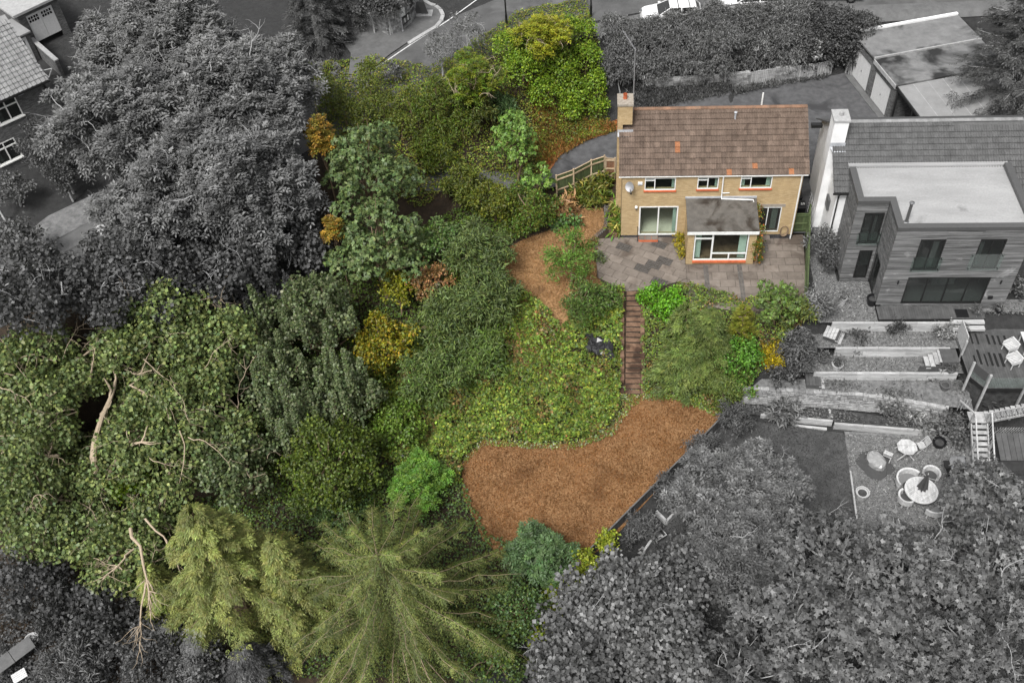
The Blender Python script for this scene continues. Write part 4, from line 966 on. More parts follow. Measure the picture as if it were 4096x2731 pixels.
# small wooden garden steps and benches
ws = thing('wooden_garden_steps', 'small pale wooden steps with dark landing on the terrace', 'steps', (17.6, -8.9, -1.95))
for k in range(4): p = Z4(1325 + k * 48, 1420 - k * 22, -1.6 + k * .12); MB().box(p[0] - .13, p[1] - .55, p[2] - .04, p[0] + .13, p[1] + .35, p[2]).build('tread', POSTG, ws); MB().box(p[0] + .1, p[1] - .55, p[2] - .35, p[0] + .14, p[1] + .35, p[2] - .04).build('riser', DECKM, ws)
MB().box(17.95, -9.35, -1.9, 18.85, -8.35, -1.17).build('landing', DECKM, ws)
MB().box(16.75, -9.42, -1.95, 18.0, -9.36, -1.5).build('stringer', DECKM, ws)
for lab, c, rz, z, pale in (('small slatted plank bench on the upper terrace by the feathery shrubs', Z4(360, 1140, -1.0), radians(-25), -1.28, 3), ('dark boarded step box with two pale planks on the third terrace', Z5(565, 245, -2.1), radians(-3), -2.5, 2)):
    b = thing('plank_bench', lab, 'bench', (c[0], c[1], z), rz)
    MB().box(-.52, -.42, 0, .3, .42, .30).build('base', DECKM, b, local=True)
    for k in range(6):
        mm = MB().box(-.55 + k * .18, -.45, .3 - (0 if k < 4 else .12 * (k - 3)), -.39 + k * .18, .45, .34 - (0 if k < 4 else .12 * (k - 3))); mm.build('plank', SLEEPER if k >= 6 - pale or pale == 3 else DECKM, b, local=True)
def pot(label, p, z, r, h, mat, plant=None):
    t = thing('plant_pot', label, 'pot', (p[0], p[1], z)); t['group'] = 'pots in the neighbour garden'
    MB().lathe([(r * .72, 0), (r * .95, h * .85), (r * 1.05, h * .86), (r * 1.05, h), (r * .9, h), (r * .85, h * .8)], (p[0], p[1], z), 18).build('pot', mat, t, smooth=False)
    MB().lathe([(r * .86, h * .78), (r * .3, h * .84)], (p[0], p[1], z), 14).build('soil', GSOIL, t)
    return t
POTS = [('round dark pot with a pale rim on the gravel terrace', Z5(750, 130, -1.7), -1.95, .33, .42, POTL), ('dark shallow pot left of the pale rimmed one', Z5(630, 75, -1.7), -1.95, .3, .3, POTM), ('pale urn shaped pot beside the lawn edge', Z5(965, 1225, -3.9), -4.33, .36, .55, POTL), ('black tub by the end of the low sleepers', Z5(1628, 790, -3.9), -4.33, .36, .5, BLACK), ('black bucket against the corner of the timber extension', Z4(752, 800, -.4), -.62, .33, .55, BLACK), ('pale pot with a plant behind the privacy panel', Z4(1690, 1085, -.8), -1.28, .24, .5, POTL), ('dark pot with a plant on the small deck', Z4(1845, 905, -.2), -.4, .2, .3, POTM), ('small black pot on the gravel right of the deck', Z4(2073, 895, -.5), -.62, .2, .3, BLACK), ('pale pot below the wooden steps', Z4(1490, 1490, -1.7), -1.95, .22, .28, POTL), ('dark pot right of the pale one below the wooden steps', Z4(1580, 1500, -1.7), -1.95, .28, .3, POTM), ('dark tipped pot on the lowest gravel terrace', Z5(1675, 310, -2.3), -2.5, .3, .4, POTM), ('grey pedestal pot standing on the gravel by the extension', Z4(450, 775, -.3), -.62, .24, .5, POTL)]
POTO = [pot(*a) for a in POTS]

# ------------------------------------------------------------------ gravel yard furniture
c = Z5(1475, 1190, -3.55); cx_, cy_ = c[0], c[1]; zg = gz1(cx_, cy_) + .03
t = thing('round_table', 'large round silvered teak table with dark folded parasol', 'table', (cx_, cy_, zg)); R = .87; zt = zg + .74
m = MB(); n = 28
V = [(cx_ + r * cos(2 * pi * j / n), cy_ + r * sin(2 * pi * j / n), z) for r, z in ((R - .12, zt), (R, zt), (R, zt - .06), (R - .12, zt - .06)) for j in range(n)]
m.add(V, [(k * n + j, k * n + (j + 1) % n, ((k + 1) % 4) * n + (j + 1) % n, ((k + 1) % 4) * n + j) for k in range(4) for j in range(n)]); m.build('rim', TEAK, t)
circ = [(cx_ + (R - .125) * cos(2 * pi * j / 24), cy_ + (R - .125) * sin(2 * pi * j / 24)) for j in range(24)]
for k in range(-8, 8):
    ca, sa = cos(radians(35)), sin(radians(35)); q = [(-1, k * .095 + .006), (1, k * .095 + .006), (1, k * .095 + .09), (-1, k * .095 + .09)]
    q = clip([(cx_ + x * ca - y * sa, cy_ + x * sa + y * ca) for x, y in q], circ)
    if len(q) > 2: MB().prism(q, zt - .04, zt - .006).build('slat', TEAK, t)
MB().bar((cx_ - .62, cy_ + .55, zt), (cx_ + .62, cy_ - .55, zt), .09, .02).build('cross_slat', TEAK, t)
MB().lathe([(.3, 0), (.36, .02), (.36, .05), (.0, .06)], (cx_, cy_, zt), 20).build('turntable', TEAK, t)
MB().lathe([(.3, -.7), (.12, -.6), (.09, -.1), (.3, -.05)], (cx_, cy_, zt), 12).build('pedestal', TEAK, t)
pa = thing('parasol', 'closed dark parasol standing in the round table', 'parasol', (cx_, cy_, zt + .06))
MB().tube([(cx_, cy_, zt + .05), (cx_, cy_, zt + 1.55)], .025, 8).build('pole', TEAK, pa)
V = []; n = 16
for z, r in ((.18, .30), (.5, .24), (1.0, .15), (1.4, .05), (1.5, .02)):
    for j in range(n): a = 2 * pi * j / n; V.append((cx_ + r * (1 if j % 2 else .55) * cos(a), cy_ + r * (1 if j % 2 else .55) * sin(a), zt + z))
MB().add(V, [(k * n + j, k * n + (j + 1) % n, (k + 1) * n + (j + 1) % n, (k + 1) * n + j) for k in range(4) for j in range(n)]).build('canopy', PARA, pa)
def tub(label, p, rz, arc, r, cm):
    c = thing('curved_seat', label, 'chair', (p[0], p[1], gz1(p[0], p[1]) + .035), rz, 'curved teak seats round the round table')
    m = MB(); n = 14; V = []
    for k in range(n + 1):
        a = pi / 2 - arc / 2 + arc * k / n
        for rr, z in ((r, .36), (r + .03, .78), (r + .13, .80), (r + .1, .36)): V.append((rr * cos(a), rr * sin(a), z))
    m.add(V, [(4 * k + i, 4 * k + (i + 1) % 4, 4 * k + 4 + (i + 1) % 4, 4 * k + 4 + i) for k in range(n) for i in range(4)] + [(3, 2, 1, 0), (4 * n, 4 * n + 1, 4 * n + 2, 4 * n + 3)]); m.build('backrest', TEAK, c, local=True)
    q = [(r * .98 * cos(pi / 2 - arc / 2 + arc * k / 12), r * .98 * sin(pi / 2 - arc / 2 + arc * k / 12)) for k in range(13)] + [(-r * .35 if arc > 3 else -r * .6, -.1 if arc > 3 else .15), (r * .35 if arc > 3 else r * .6, -.1 if arc > 3 else .15)]
    MB().prism(q, .34, .40).build('seat', TEAK, c, local=True); MB().prism([(x * .94, y * .94) for x, y in q], .40, .48).build('cushion', cm, c, local=True)
    for a in (pi / 2 - arc * .42, pi / 2 + arc * .42, pi / 2 - .5, pi / 2 + .5): MB().bar((r * cos(a), r * sin(a), 0), (r * cos(a), r * sin(a), .36), .06, .06, up=(0, 1, 0)).build('leg', TEAK, c, local=True)
def seatpos(a, d): return (cx_ + d * cos(a), cy_ + d * sin(a))
tub('wide curved seat left of the round table', seatpos(radians(125), .78), radians(35), 3.0, .62, CUSH)
tub('curved chair right of the wide seat, at the far side', seatpos(radians(55), 1.3), radians(-35), 3.3, .36, CUSHD)
tub('small curved chair at the near left of the round table', seatpos(radians(205), .88), radians(115), 3.3, .36, CUSHD)
tub('wide curved seat at the near right of the round table', seatpos(radians(-55), .92), radians(215), 2.9, .62, CUSH)
c = Z5(1345, 840, -3.6); zg = gz1(c[0], c[1]) + .035; zt = zg + .72
t = thing('octagonal_table', 'octagonal teak table with folding legs on the gravel', 'table', (c[0], c[1], zg)); octo = [(c[0] + .56 * cos(pi / 8 + k * pi / 4), c[1] + .56 * sin(pi / 8 + k * pi / 4)) for k in range(8)]
for k in range(-7, 7):
    q = clip([(c[0] - 1, c[1] + k * .08 + .005), (c[0] + 1, c[1] + k * .08 + .005), (c[0] + 1, c[1] + k * .08 + .075), (c[0] - 1, c[1] + k * .08 + .075)], octo)
    if len(q) > 2: MB().prism(q, zt - .03, zt).build('slat', TEAK, t)
MB().bar((c[0] - .4, c[1] - .34, zt + .006), (c[0] + .4, c[1] + .34, zt + .006), .1, .012).build('cross_slat', TEAK, t); MB().tube([(c[0], c[1], zt + .012), (c[0], c[1], zt + .016)], .025, 10).build('hole_ring', BLACK, t)
for sx in (-1, 1):
    for sy in (-1, 1): MB().bar((c[0] + sx * .45, c[1] + sy * .4, zg), (c[0] - sx * .1, c[1] + sy * .3, zt - .03), .05, .05).build('leg', TEAK, t)
def fold(label, p, rz):
    f = thing('folding_chair', label, 'chair', (p[0], p[1], gz1(p[0], p[1]) + .035), rz, 'folding teak chairs')
    for k in range(6): MB().box(-.21, -.2 + k * .07, .43, .21, -.145 + k * .07, .45).build('seat_slat', TEAK, f, local=True)
    for k in range(7): MB().bar((-.18 + k * .06, .22, .5), (-.18 + k * .06, .36, .88), .035, .015).build('back_slat', TEAK, f, local=True)
    MB().bar((-.22, .37, .9), (.22, .37, .9), .03, .06).build('top_rail', TEAK, f, local=True)
    for s in (-.22, .22): MB().bar((s, -.25, 0), (s, .37, .9), .03, .04).build('leg', TEAK, f, local=True); MB().bar((s, .3, 0), (s, -.2, .46), .03, .04).build('leg', TEAK, f, local=True)
c = Z5(1465, 830, -3.9); fold('folding teak chair drawn up to the right of the octagonal table', c, radians(-75)); c = Z5(1180, 905, -3.9); fold('folding teak chair beside the crumpled cover', c, radians(150))
c = Z5(1080, 955, -4.1); zg = gz1(c[0], c[1]) + .04; cv = thing('furniture_cover', 'shiny furniture piece under a crumpled dark cover', 'cover', (c[0], c[1], zg)); rg = np.random.RandomState(9); n = 18
def blob(rad, zs, sx, sy, jit, rot):
    m = MB(); V = []
    for r, z in zip(rad, zs):
        for j in range(n): a = 2 * pi * j / n; rr = r * (1 + rg.uniform(-jit, jit)); x, y = rr * sx * cos(a), rr * sy * sin(a); V.append((c[0] + x * cos(rot) - y * sin(rot), c[1] + x * sin(rot) + y * cos(rot), zg + z + rg.uniform(-.03, .03) * (z > .05)))
    m.add(V, [(k * n + j, k * n + (j + 1) % n, (k + 1) * n + (j + 1) % n, (k + 1) * n + j) for k in range(len(rad) - 1) for j in range(n)] + [tuple((len(rad) - 1) * n + j for j in range(n))]); return m
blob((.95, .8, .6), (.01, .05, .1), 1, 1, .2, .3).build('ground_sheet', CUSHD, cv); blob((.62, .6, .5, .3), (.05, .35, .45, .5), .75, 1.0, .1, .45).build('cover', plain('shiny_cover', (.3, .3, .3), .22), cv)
c = Z5(1785, 985, -3.5); zg = gz1(c[0], c[1]) + .03
bq = thing('barbecue', 'steel barbecue with open lid by the foot of the lattice stairs', 'barbecue', (c[0], c[1], zg)); MB().box(c[0] - .4, c[1] - .25, zg + .1, c[0] + .4, c[1] + .25, zg + .8).build('cabinet', DARKF, bq); MB().box(c[0] - .42, c[1] - .28, zg + .8, c[0] + .42, c[1] + .28, zg + .86).build('hot_plate', STEEL, bq)
MB().bar((c[0] - .4, c[1] + .3, zg + .86), (c[0] - .4, c[1] + .35, zg + 1.2), .03, .03).box(c[0] - .42, c[1] + .26, zg + .86, c[0] + .42, c[1] + .32, zg + 1.15).build('lid', STEEL, bq); MB().box(c[0] - .75, c[1] - .25, zg + .8, c[0] - .43, c[1] + .25, zg + .84).build('side_shelf', DARKF, bq)
for sx in (-.35, .35):
    for sy in (-.2, .2): MB().lathe([(.04, 0), (.04, .1)], (c[0] + sx, c[1] + sy, zg), 8).build('caster', BLACK, bq)
m = MB(); ps = [Z5(x, y, -4.25) for x, y in [(860, 1040), (880, 1180), (905, 1370), (915, 1450)]]
for a, b in zip(ps[:-1], ps[1:]): m.bar(a, b, .09, .14)
tag(m.build('edging_board', SLEEPER), 'thin pale board edging between dark lawn and gravel', 'edging')
# lower boundary: raised beds, recycling box and fence against the dry lawn
bf = [np.array([x, y, gz1(x, y) - .02]) for x, y in [(5.95, -11.6), (4.1, -13.7), (2.2, -15.8), (.3, -17.9), (-1.4, -19.8), (-3.2, -21.7)]]
fence('boundary_fence', 'grey board fence along the edge of the dry lower lawn', bf, .85, surf('grey_fence_board', (.06, .06, .06), (.11, .11, .11), 3, 30, rnd=.2, stretch=(4, 4, .5)), surf('grey_fence_rail', (.08, .08, .08), (.13, .13, .13), 3, 30), side=-1)
def bedbox(label, px, z0, seg):
    b = thing('raised_bed', label, 'raised bed', (*G(*px[0], z0)[:2], gz1(*G(*px[0], z0)[:2])), 0, 'raised beds along the grey fence'); pts = [G(x, y, z0) for x, y in px]
    for a, q in zip(pts[:-1], pts[1:]): MB().bar(a + (0, 0, -.25), q + (0, 0, -.25), .12, .5).build('board', SLEEPER, b)
    MB().prism([tuple(p[:2]) for p in pts] + [tuple(pts[0][:2] + (.3, 1.2))], z0 - .6, z0 - .1).build('soil', GSOIL, b)
bedbox('grey raised bed corner below the fence, the upper of two', [(1508, 1172), (1531, 1195), (1570, 1155)], -3.8, 0); bedbox('grey raised bed corner below the fence, the lower of two', [(1497, 1198), (1515, 1213), (1480, 1262)], -4.0, 0)
c = G(1514, 1230, -4.1); zg = gz1(c[0], c[1]) + .03; rb = thing('recycling_box', 'grey recycling box with rubbish beside the lower raised bed', 'box', (c[0], c[1], zg), radians(35))
m = MB().wall(-.3, .3, 0, .3, -.22, -.19, []); m.box(-.3, .19, 0, .3, .22, .3).box(-.3, -.19, 0, -.27, .19, .3).box(.27, -.19, 0, .3, .19, .3).box(-.27, -.19, 0, .27, .19, .03); m.build('tub', COPING, rb, local=True); MB().wall(-.33, .33, -.25, .25, 0, 1, []).v
m = MB(); m.box(-.33, -.25, .29, .33, -.21, .32).box(-.33, .21, .29, .33, .25, .32).box(-.33, -.21, .29, -.29, .21, .32).box(.29, -.21, .29, .33, .21, .32); m.build('rim', POTL, rb, local=True)
m = MB(); m.tube([(-.1, -.05, .1), (.08, .02, .14)], .05, 8); m.box(.05, -.12, .05, .2, .02, .12); m.build('rubbish', WFURN, rb, local=True)

# ------------------------------------------------------------------ garages, carport, cars
GR = thing('garage_block', 'pair of flat roofed garages with white doors and puddled roof', 'garage', (18.44, 11.38, .05), radians(15.5))
bm = lambda *a: MB().box(*a)
MB().box(.12, 0, 0, 7.5, .2, 2.85).box(.12, 3.0, 0, 7.5, 3.2, 2.85).box(.12, 6.1, 0, 7.5, 6.3, 2.85).box(7.5, 0, 0, 7.7, 6.3, 2.85).build('wall', BRICKG, GR, local=True)
MB().box(0, 0, 0, .12, .55, 2.6).box(0, 2.75, 0, .12, 3.5, 2.6).box(0, 5.75, 0, .12, 6.3, 2.6).box(0, .55, 2.2, .12, 2.75, 2.6).box(0, 3.5, 2.2, .12, 5.75, 2.6).build('pier', BRICKG, GR, local=True)
for y0, y1 in ((.55, 2.75), (3.5, 5.75)):
    dd = MB().box(.04, y0, .05, .1, y1, 2.2).build('door', GDOOR, GR, local=True)
    for k in range(1, 5): MB().box(.03, y0 + (y1 - y0) * k / 5 - .012, .1, .039, y0 + (y1 - y0) * k / 5 + .012, 2.15).build('door_rib', GDOOR, dd, local=True)
    MB().box(.015, (y0 + y1) / 2 - .03, 1.0, .0295, (y0 + y1) / 2 + .03, 1.1).build('handle', BLACK, dd, local=True)
MB().box(-.1, -.1, 2.86, 7.8, 3.1, 2.97).build('roof', GFLAT, GR, local=True); MB().box(-.1, 3.22, 2.9, 7.8, 6.4, 3.02).build('roof', GFLAT, GR, local=True)
MB().box(-.16, -.1, 2.68, -.1, 3.1, 2.99).build('fascia', POSTG, GR, local=True); MB().box(-.1, 3.1, 2.9, 7.8, 3.22, 3.09).build('parapet', KERB, GR, local=True); MB().box(-.1, 6.4, 2.6, 7.8, 6.62, 3.16).build('parapet', RENDER, GR, local=True)
MB().box(-.45, -.2, -.05, 0, 6.3, .06).build('apron', PAVE, GR, local=True)
CP = thing('carport', 'carport with pale sheet roof on dark posts beside the garages', 'carport', (18.44, 11.38, .05), radians(15.5))
MB().add([(.05, -4.6, 2.55), (7.4, -4.6, 2.55), (7.4, -.11, 2.8), (.05, -.11, 2.8), (.05, -4.6, 2.6), (7.4, -4.6, 2.6), (7.4, -.11, 2.85), (.05, -.11, 2.85)], [(3, 2, 1, 0), (4, 5, 6, 7), (0, 1, 5, 4), (1, 2, 6, 5), (2, 3, 7, 6), (3, 0, 4, 7)]).build('roof', CPORT, CP, local=True)
MB().bar((.0, -4.62, 2.5), (.0, -.12, 2.76), .08, .16).build('beam', DARKF, CP, local=True)
for y in (-4.5, -2.4, -.3): MB().bar((.05, y, 0), (.05, y, 2.5), .12, .12, up=(0, 1, 0)).build('post', DARKF, CP, local=True)
for k in range(1, 7): MB().add([(.05 + k * 1.05, -4.6, 2.603), (.09 + k * 1.05, -4.6, 2.603), (.09 + k * 1.05, -.11, 2.853), (.05 + k * 1.05, -.11, 2.853)], [(0, 1, 2, 3)]).build('seam', KERB, CP, local=True)
def car(label, p, z, rz, rack, estate=True):
    c = thing('parked_car', label, 'car', (p[0], p[1], z), rz)
    L, Wd = 4.5, 1.78
    prof = [(-2.25, .35), (-2.22, .75), (-2.05, .95), (-1.75, 1.02), (-.95, 1.06), (1.0, 1.02), (1.9, .86), (2.2, .68), (2.25, .4)]
    n = len(prof); V = []
    for s, k in ((-1, .94), (-1, 1), (1, 1), (1, .94)):
        for x, zz in prof: V.append((x, s * Wd / 2 * (k if True else 1), zz if k == 1 else zz + .02) if k == 1 else (x * .985, s * Wd / 2 * .86, zz + (.035 if zz > .5 else 0)))
    F = [(i, i + 1, n + i + 1, n + i) for i in range(n - 1)] + [(n + i, n + i + 1, 2 * n + i + 1, 2 * n + i) for i in range(0)] + [(2 * n + i, 2 * n + i + 1, 3 * n + i + 1, 3 * n + i) for i in range(n - 1)] + [(3 * n + i, 3 * n + i + 1, i + 1, i) for i in range(n - 1)]
    V += [(x, -Wd / 2, .22) for x in (-2.2, 2.2)] + [(x, Wd / 2, .22) for x in (-2.2, 2.2)]; b = 4 * n
    F += [(n, b, b + 1, 2 * n - 1) + tuple(range(2 * n - 2, n, -1)), tuple(range(2 * n, 3 * n)) + (b + 3, b + 2), (n, 2 * n, b + 2, b), (2 * n - 1, b + 1, b + 3, 3 * n - 1), (b, b + 2, b + 3, b + 1), (n, 0, 3 * n, 2 * n), (n - 1, 2 * n - 1, 3 * n - 1, 4 * n - 1)]
    body = MB().add(V, F).build('body', CARP, c, local=True, smooth=True); body.modifiers.new('sub', 'SUBSURF').levels = 0
    rz0 = -2.0 if estate else -1.6
    lo = [(rz0, .98), (1.05, 1.02)]; hi = [(rz0 + .35, 1.44), (rz0 + .8, 1.5), (-.1, 1.5), (.25, 1.45)]
    y0, y1 = .80, .60
    V = [(lo[0][0], -y0, lo[0][1]), (lo[1][0], -y0, lo[1][1]), (lo[1][0], y0, lo[1][1]), (lo[0][0], y0, lo[0][1]), (hi[0][0], -y1, hi[0][1]), (hi[3][0], -y1, hi[3][1]), (hi[3][0], y1, hi[3][1]), (hi[0][0], y1, hi[0][1])]
    MB().add(V, [(4, 5, 6, 7), (0, 1, 5, 4), (1, 2, 6, 5), (2, 3, 7, 6), (3, 0, 4, 7)]).build('window', CARG, c, local=True)
    bevel(MB().add([(hi[0][0] - .04, -y1 - .03, hi[0][1]), (hi[3][0] + .02, -y1 - .03, hi[3][1]), (hi[3][0] + .02, y1 + .03, hi[3][1]), (hi[0][0] - .04, y1 + .03, hi[0][1]), (hi[1][0], -y1 + .08, hi[1][1] + .02), (hi[2][0], -y1 + .08, hi[2][1] + .02), (hi[2][0], y1 - .08, hi[2][1] + .02), (hi[1][0], y1 - .08, hi[1][1] + .02)], [(4, 5, 6, 7), (0, 1, 5, 4), (1, 2, 6, 5), (2, 3, 7, 6), (3, 0, 4, 7), (3, 2, 1, 0)]).build('roof', CARP, c, local=True, smooth=True), .05, 3)
    for x in (lo[1][0], -.55):
        for s in (-1, 1): MB().bar((x, s * (y0 + .005), 1.0), (hi[3][0] if x > 0 else -.6, s * (y1 + .02), 1.46), .07, .05).build('pillar', CARP, c, local=True)
    for s in (-1, 1): MB().bar((lo[0][0], s * y0, .98), (hi[0][0], s * (y1 + .01), 1.45), .1, .05).build('pillar', CARP, c, local=True)
    for x in (-1.4, 1.4):
        for s in (-1, 1): w = MB().tube([(x, s * .72, .32), (x, s * .9, .32)], .32, 18).build('wheel', BLACK, c, local=True); MB().tube([(x, s * .89, .32), (x, s * .905, .32)], .2, 14).build('rim', STEEL, w, local=True)
    for s in (-1, 1): bevel(MB().box(.75, s * .98 - .1, .98, .95, s * .98 + .1, 1.12).build('mirror', CARP, c, local=True), .03); MB().box(2.12, s * .62 - .2, .62, 2.24, s * .62 + .18, .76).build('headlight', STEEL, c, local=True); MB().box(-2.24, s * .68 - .12, .7, -2.16, s * .68 + .14, .95).build('tail_light', TERRA if False else COPING, c, local=True)
    if rack:
        for x in (-1.15, -.35): MB().tube([(x, -.68, 1.5), (x, -.66, 1.6), (x, .66, 1.6), (x, .68, 1.5)], .025, 6).build('roof_bar', BLACK, c, local=True)
    return c
p = Z7(830, 110, 4.0); car('white estate car with two roof bars parked on the road', (p[0], p[1]), 3.24, radians(183), True)
p = Z7(1490, 14, 4.3); car('white car on the road showing only its roof above the hedge', (p[0] + .2, p[1] + .7), 3.24, radians(180), False)
p = Z7(2190, -5, 4.2); car('pale car at the top edge of the road beyond the ivy hedge', (p[0] + .3, p[1] + 1.9), 3.24, radians(180), False)
R2 = Matrix.Rotation(radians(15.5), 3, 'Z'); q = R2 @ Vector((2.6, -2.2, 0)); car('white car parked under the carport roof', (18.44 + q.x, 11.38 + q.y), .06, radians(15.5 + 180), False, False)
# street lamps
for lab, p, h in (('black street lamp post rising from the roadside hedge near the corner', Z8(1620, 190, 3.4), 6.0), ('black street lamp post by the parked white estate car', Z8(2282, 95, 3.6), 6.0)):
    l = thing('street_lamp', lab, 'lamp', (p[0], p[1], 3.2), 0, 'black street lamps'); MB().lathe([(.09, 0), (.09, .9), (.06, 1.0), (.05, h)], (p[0], p[1], 3.2), 10).build('post', BLACK, l); MB().bar((p[0], p[1], 3.2 + h), (p[0] - .3, p[1] + .5, 3.25 + h), .06, .06).build('arm', BLACK, l); bevel(MB().bar((p[0] - .3, p[1] + .5, 3.25 + h), (p[0] - .5, p[1] + .9, 3.25 + h), .18, .1).build('lantern', ALU, l), .02)
# corner stone wall with posters, A frame sign
cw_ = [Z8(x, y, 3.3)[:2] for x, y in [(470, 165), (495, 165), (705, 270), (800, 225), (860, 175), (892, 120), (905, 60), (895, 0), (880, -50)]]
sw = thing('corner_stone_wall', 'coursed stone wall curving round the street corner with posters', 'wall', (*cw_[2], 3.3)); cnt = 0; sm = MB()
for r in range(13):
    for a, b in zip(cw_[1:-1], cw_[2:]):
        L = np.linalg.norm(b - a); s = rng.uniform(-.2, 0); t = (b - a) / L
        while s < L - .03:
            l = rng.uniform(.25, .55); u, v = max(s, 0), min(s + l - .012, L)
            if v - u > .06:
                P_, Q_ = a + t * u, b if v == L else a + t * v; z = 3.36 + r * .15; e_ = rng.uniform(-.015, .015); nn = np.array([t[1], -t[0]]) * e_
                mm = MB().bar((P_[0] + nn[0], P_[1] + nn[1], z), (Q_[0] + nn[0], Q_[1] + nn[1], z), .34, .138)
                if cnt < 220: mm.build('stone', STONE, sw); cnt += 1
                else: sm.add(mm.v, mm.f)
            s += l
sm.build('stones', STONE, sw)['kind'] = 'stuff'
a, b = cw_[3], cw_[4]
def poster(name, a, b, u0, u1, z0, z1, mat, parent, off=.19):
    t = (b - a); L = np.linalg.norm(t); t = t / L; nn = np.array([t[1], -t[0]]); p, q = a + t * u0 + nn * off, a + t * u1 + nn * off
    return MB().bar((p[0], p[1], (z0 + z1) / 2), (q[0], q[1], (z0 + z1) / 2), .02, z1 - z0).build(name, mat, parent)
NOT = thing('noticeboards', 'white and dark posters and banners fixed on the corner stone wall', 'posters', (*cw_[3], 3.4))
pw = poster('sign', cw_[2], cw_[3], .95, 1.45, 4.35, 5.0, WFURN, NOT); poster('sign', cw_[3], cw_[4], .15, .7, 4.4, 4.9, CUSH, NOT); poster('poster', cw_[3], cw_[4], -.1, .9, 3.6, 4.25, DARKF, NOT); poster('banner', cw_[4], cw_[5], .1, .8, 4.4, 5.0, DARKF, NOT); poster('banner', cw_[5], cw_[6], .0, .9, 4.5, 5.1, DARKF, NOT); poster('banner', cw_[4], cw_[5], .0, .75, 3.95, 4.2, COPING, NOT)
def text(body, a, b, u, z, size, mat, parent, off):
    t = (b - a) / np.linalg.norm(b - a); nn = np.array([t[1], -t[0]]); p = a + t * u + nn * off
    cu = bpy.data.curves.new('lettering', 'FONT'); cu.body = body; cu.size = size; cu.align_x = 'CENTER'; cu.extrude = .002; o = bpy.data.objects.new('lettering', cu); COL.objects.link(o)
    me = bpy.data.meshes.new_from_object(o.evaluated_get(bpy.context.evaluated_depsgraph_get())); bpy.data.objects.remove(o); me.materials.append(mat)
    q = bpy.data.objects.new('lettering', me); COL.objects.link(q); q.parent = parent; q.matrix_basis = wm(parent).inverted() @ Matrix.Translation((p[0], p[1], z)) @ Matrix.Rotation(atan2(t[1], t[0]), 4, 'Z') @ Matrix.Rotation(pi / 2, 4, 'X')
text('A', cw_[2], cw_[3], 1.2, 4.55, .36, BLACK, NOT, .205)
for k in range(5): poster('poster_figure', cw_[3], cw_[4], -.02 + k * .19, .1 + k * .19, 3.68 + .05 * (k % 2), 4.15 - .07 * (k % 3), WFURN if k % 2 else CUSH, NOT, .205)
p = Z8(800, 235, 3.3); t = thing('sign_pole', 'grey pole standing against the corner stone wall', 'pole', (p[0] + .1, p[1] - .2, 3.32)); MB().tube([(p[0] + .1, p[1] - .2, 3.3), (p[0] + .1, p[1] - .2, 6.2)], .045, 8).build('post', ALU, t); MB().lathe([(.08, 0), (.08, .1), (.045, .12)], (p[0] + .1, p[1] - .2, 3.3), 10).build('base_collar', ALU, t)
p = Z8(950, 85, 3.6); t = thing('a_frame_sign', 'dark folding A frame sign on the corner pavement', 'sign', (p[0], p[1], 3.32))
for s in (-1, 1): MB().bar((p[0] + s * .28, p[1] - s * .05, 3.33), (p[0] + s * .02, p[1], 4.3), .5, .03, up=(0, 1, 0)).build('board' if s < 0 else 'leg', COPING, t)
p = Z8(975, 105, 3.33); tag(MB().box(p[0] - .62, p[1] - .45, 3.325, p[0] + .62, p[1] + .45, 3.345).build('manhole_cover', KERB), 'pale rectangular inspection cover in the corner pavement', 'cover')
# ------------------------------------------------------------------ walls behind the drive, hidden mostly by the hedge
wp = [Z7(x, y, .05)[:2] for x, y in [(600, 800), (830, 792), (1220, 770), (1480, 740), (1700, 705), (1880, 690), (2190, 640)]]
sw = thing('hedge_foot_wall', 'pale patchy stone and board wall at the foot of the long hedge', 'wall', (*wp[2], 0)); sm = MB()
for r in range(7):
    for k_, (a, b) in enumerate(zip(wp[:-1], wp[1:])):
        L = np.linalg.norm(b - a); s = 0; t = (b - a) / L
        if k_ in (3, 5): continue
        while s < L - .05:
            l = rng.uniform(.3, .5); v = min(s + l - .015, L); P_, Q_ = a + t * s, a + t * v; MB().bar((P_[0], P_[1], .07 + r * .19), (Q_[0], Q_[1], .07 + r * .19), .3 + rng.uniform(-.03, .03), .175).build('stone', STONE, sw); s += l
for k_ in (3, 5):
    a, b = wp[k_], wp[k_ + 1]; n = 14
    for k in range(n): P_, Q_ = a + (b - a) * (k + .08) / n, a + (b - a) * (k + .92) / n; MB().bar((P_[0], P_[1], .6), (Q_[0], Q_[1], .6), .05, 1.3 + rng.uniform(-.05, .05)).build('board', SLEEPER, sw)
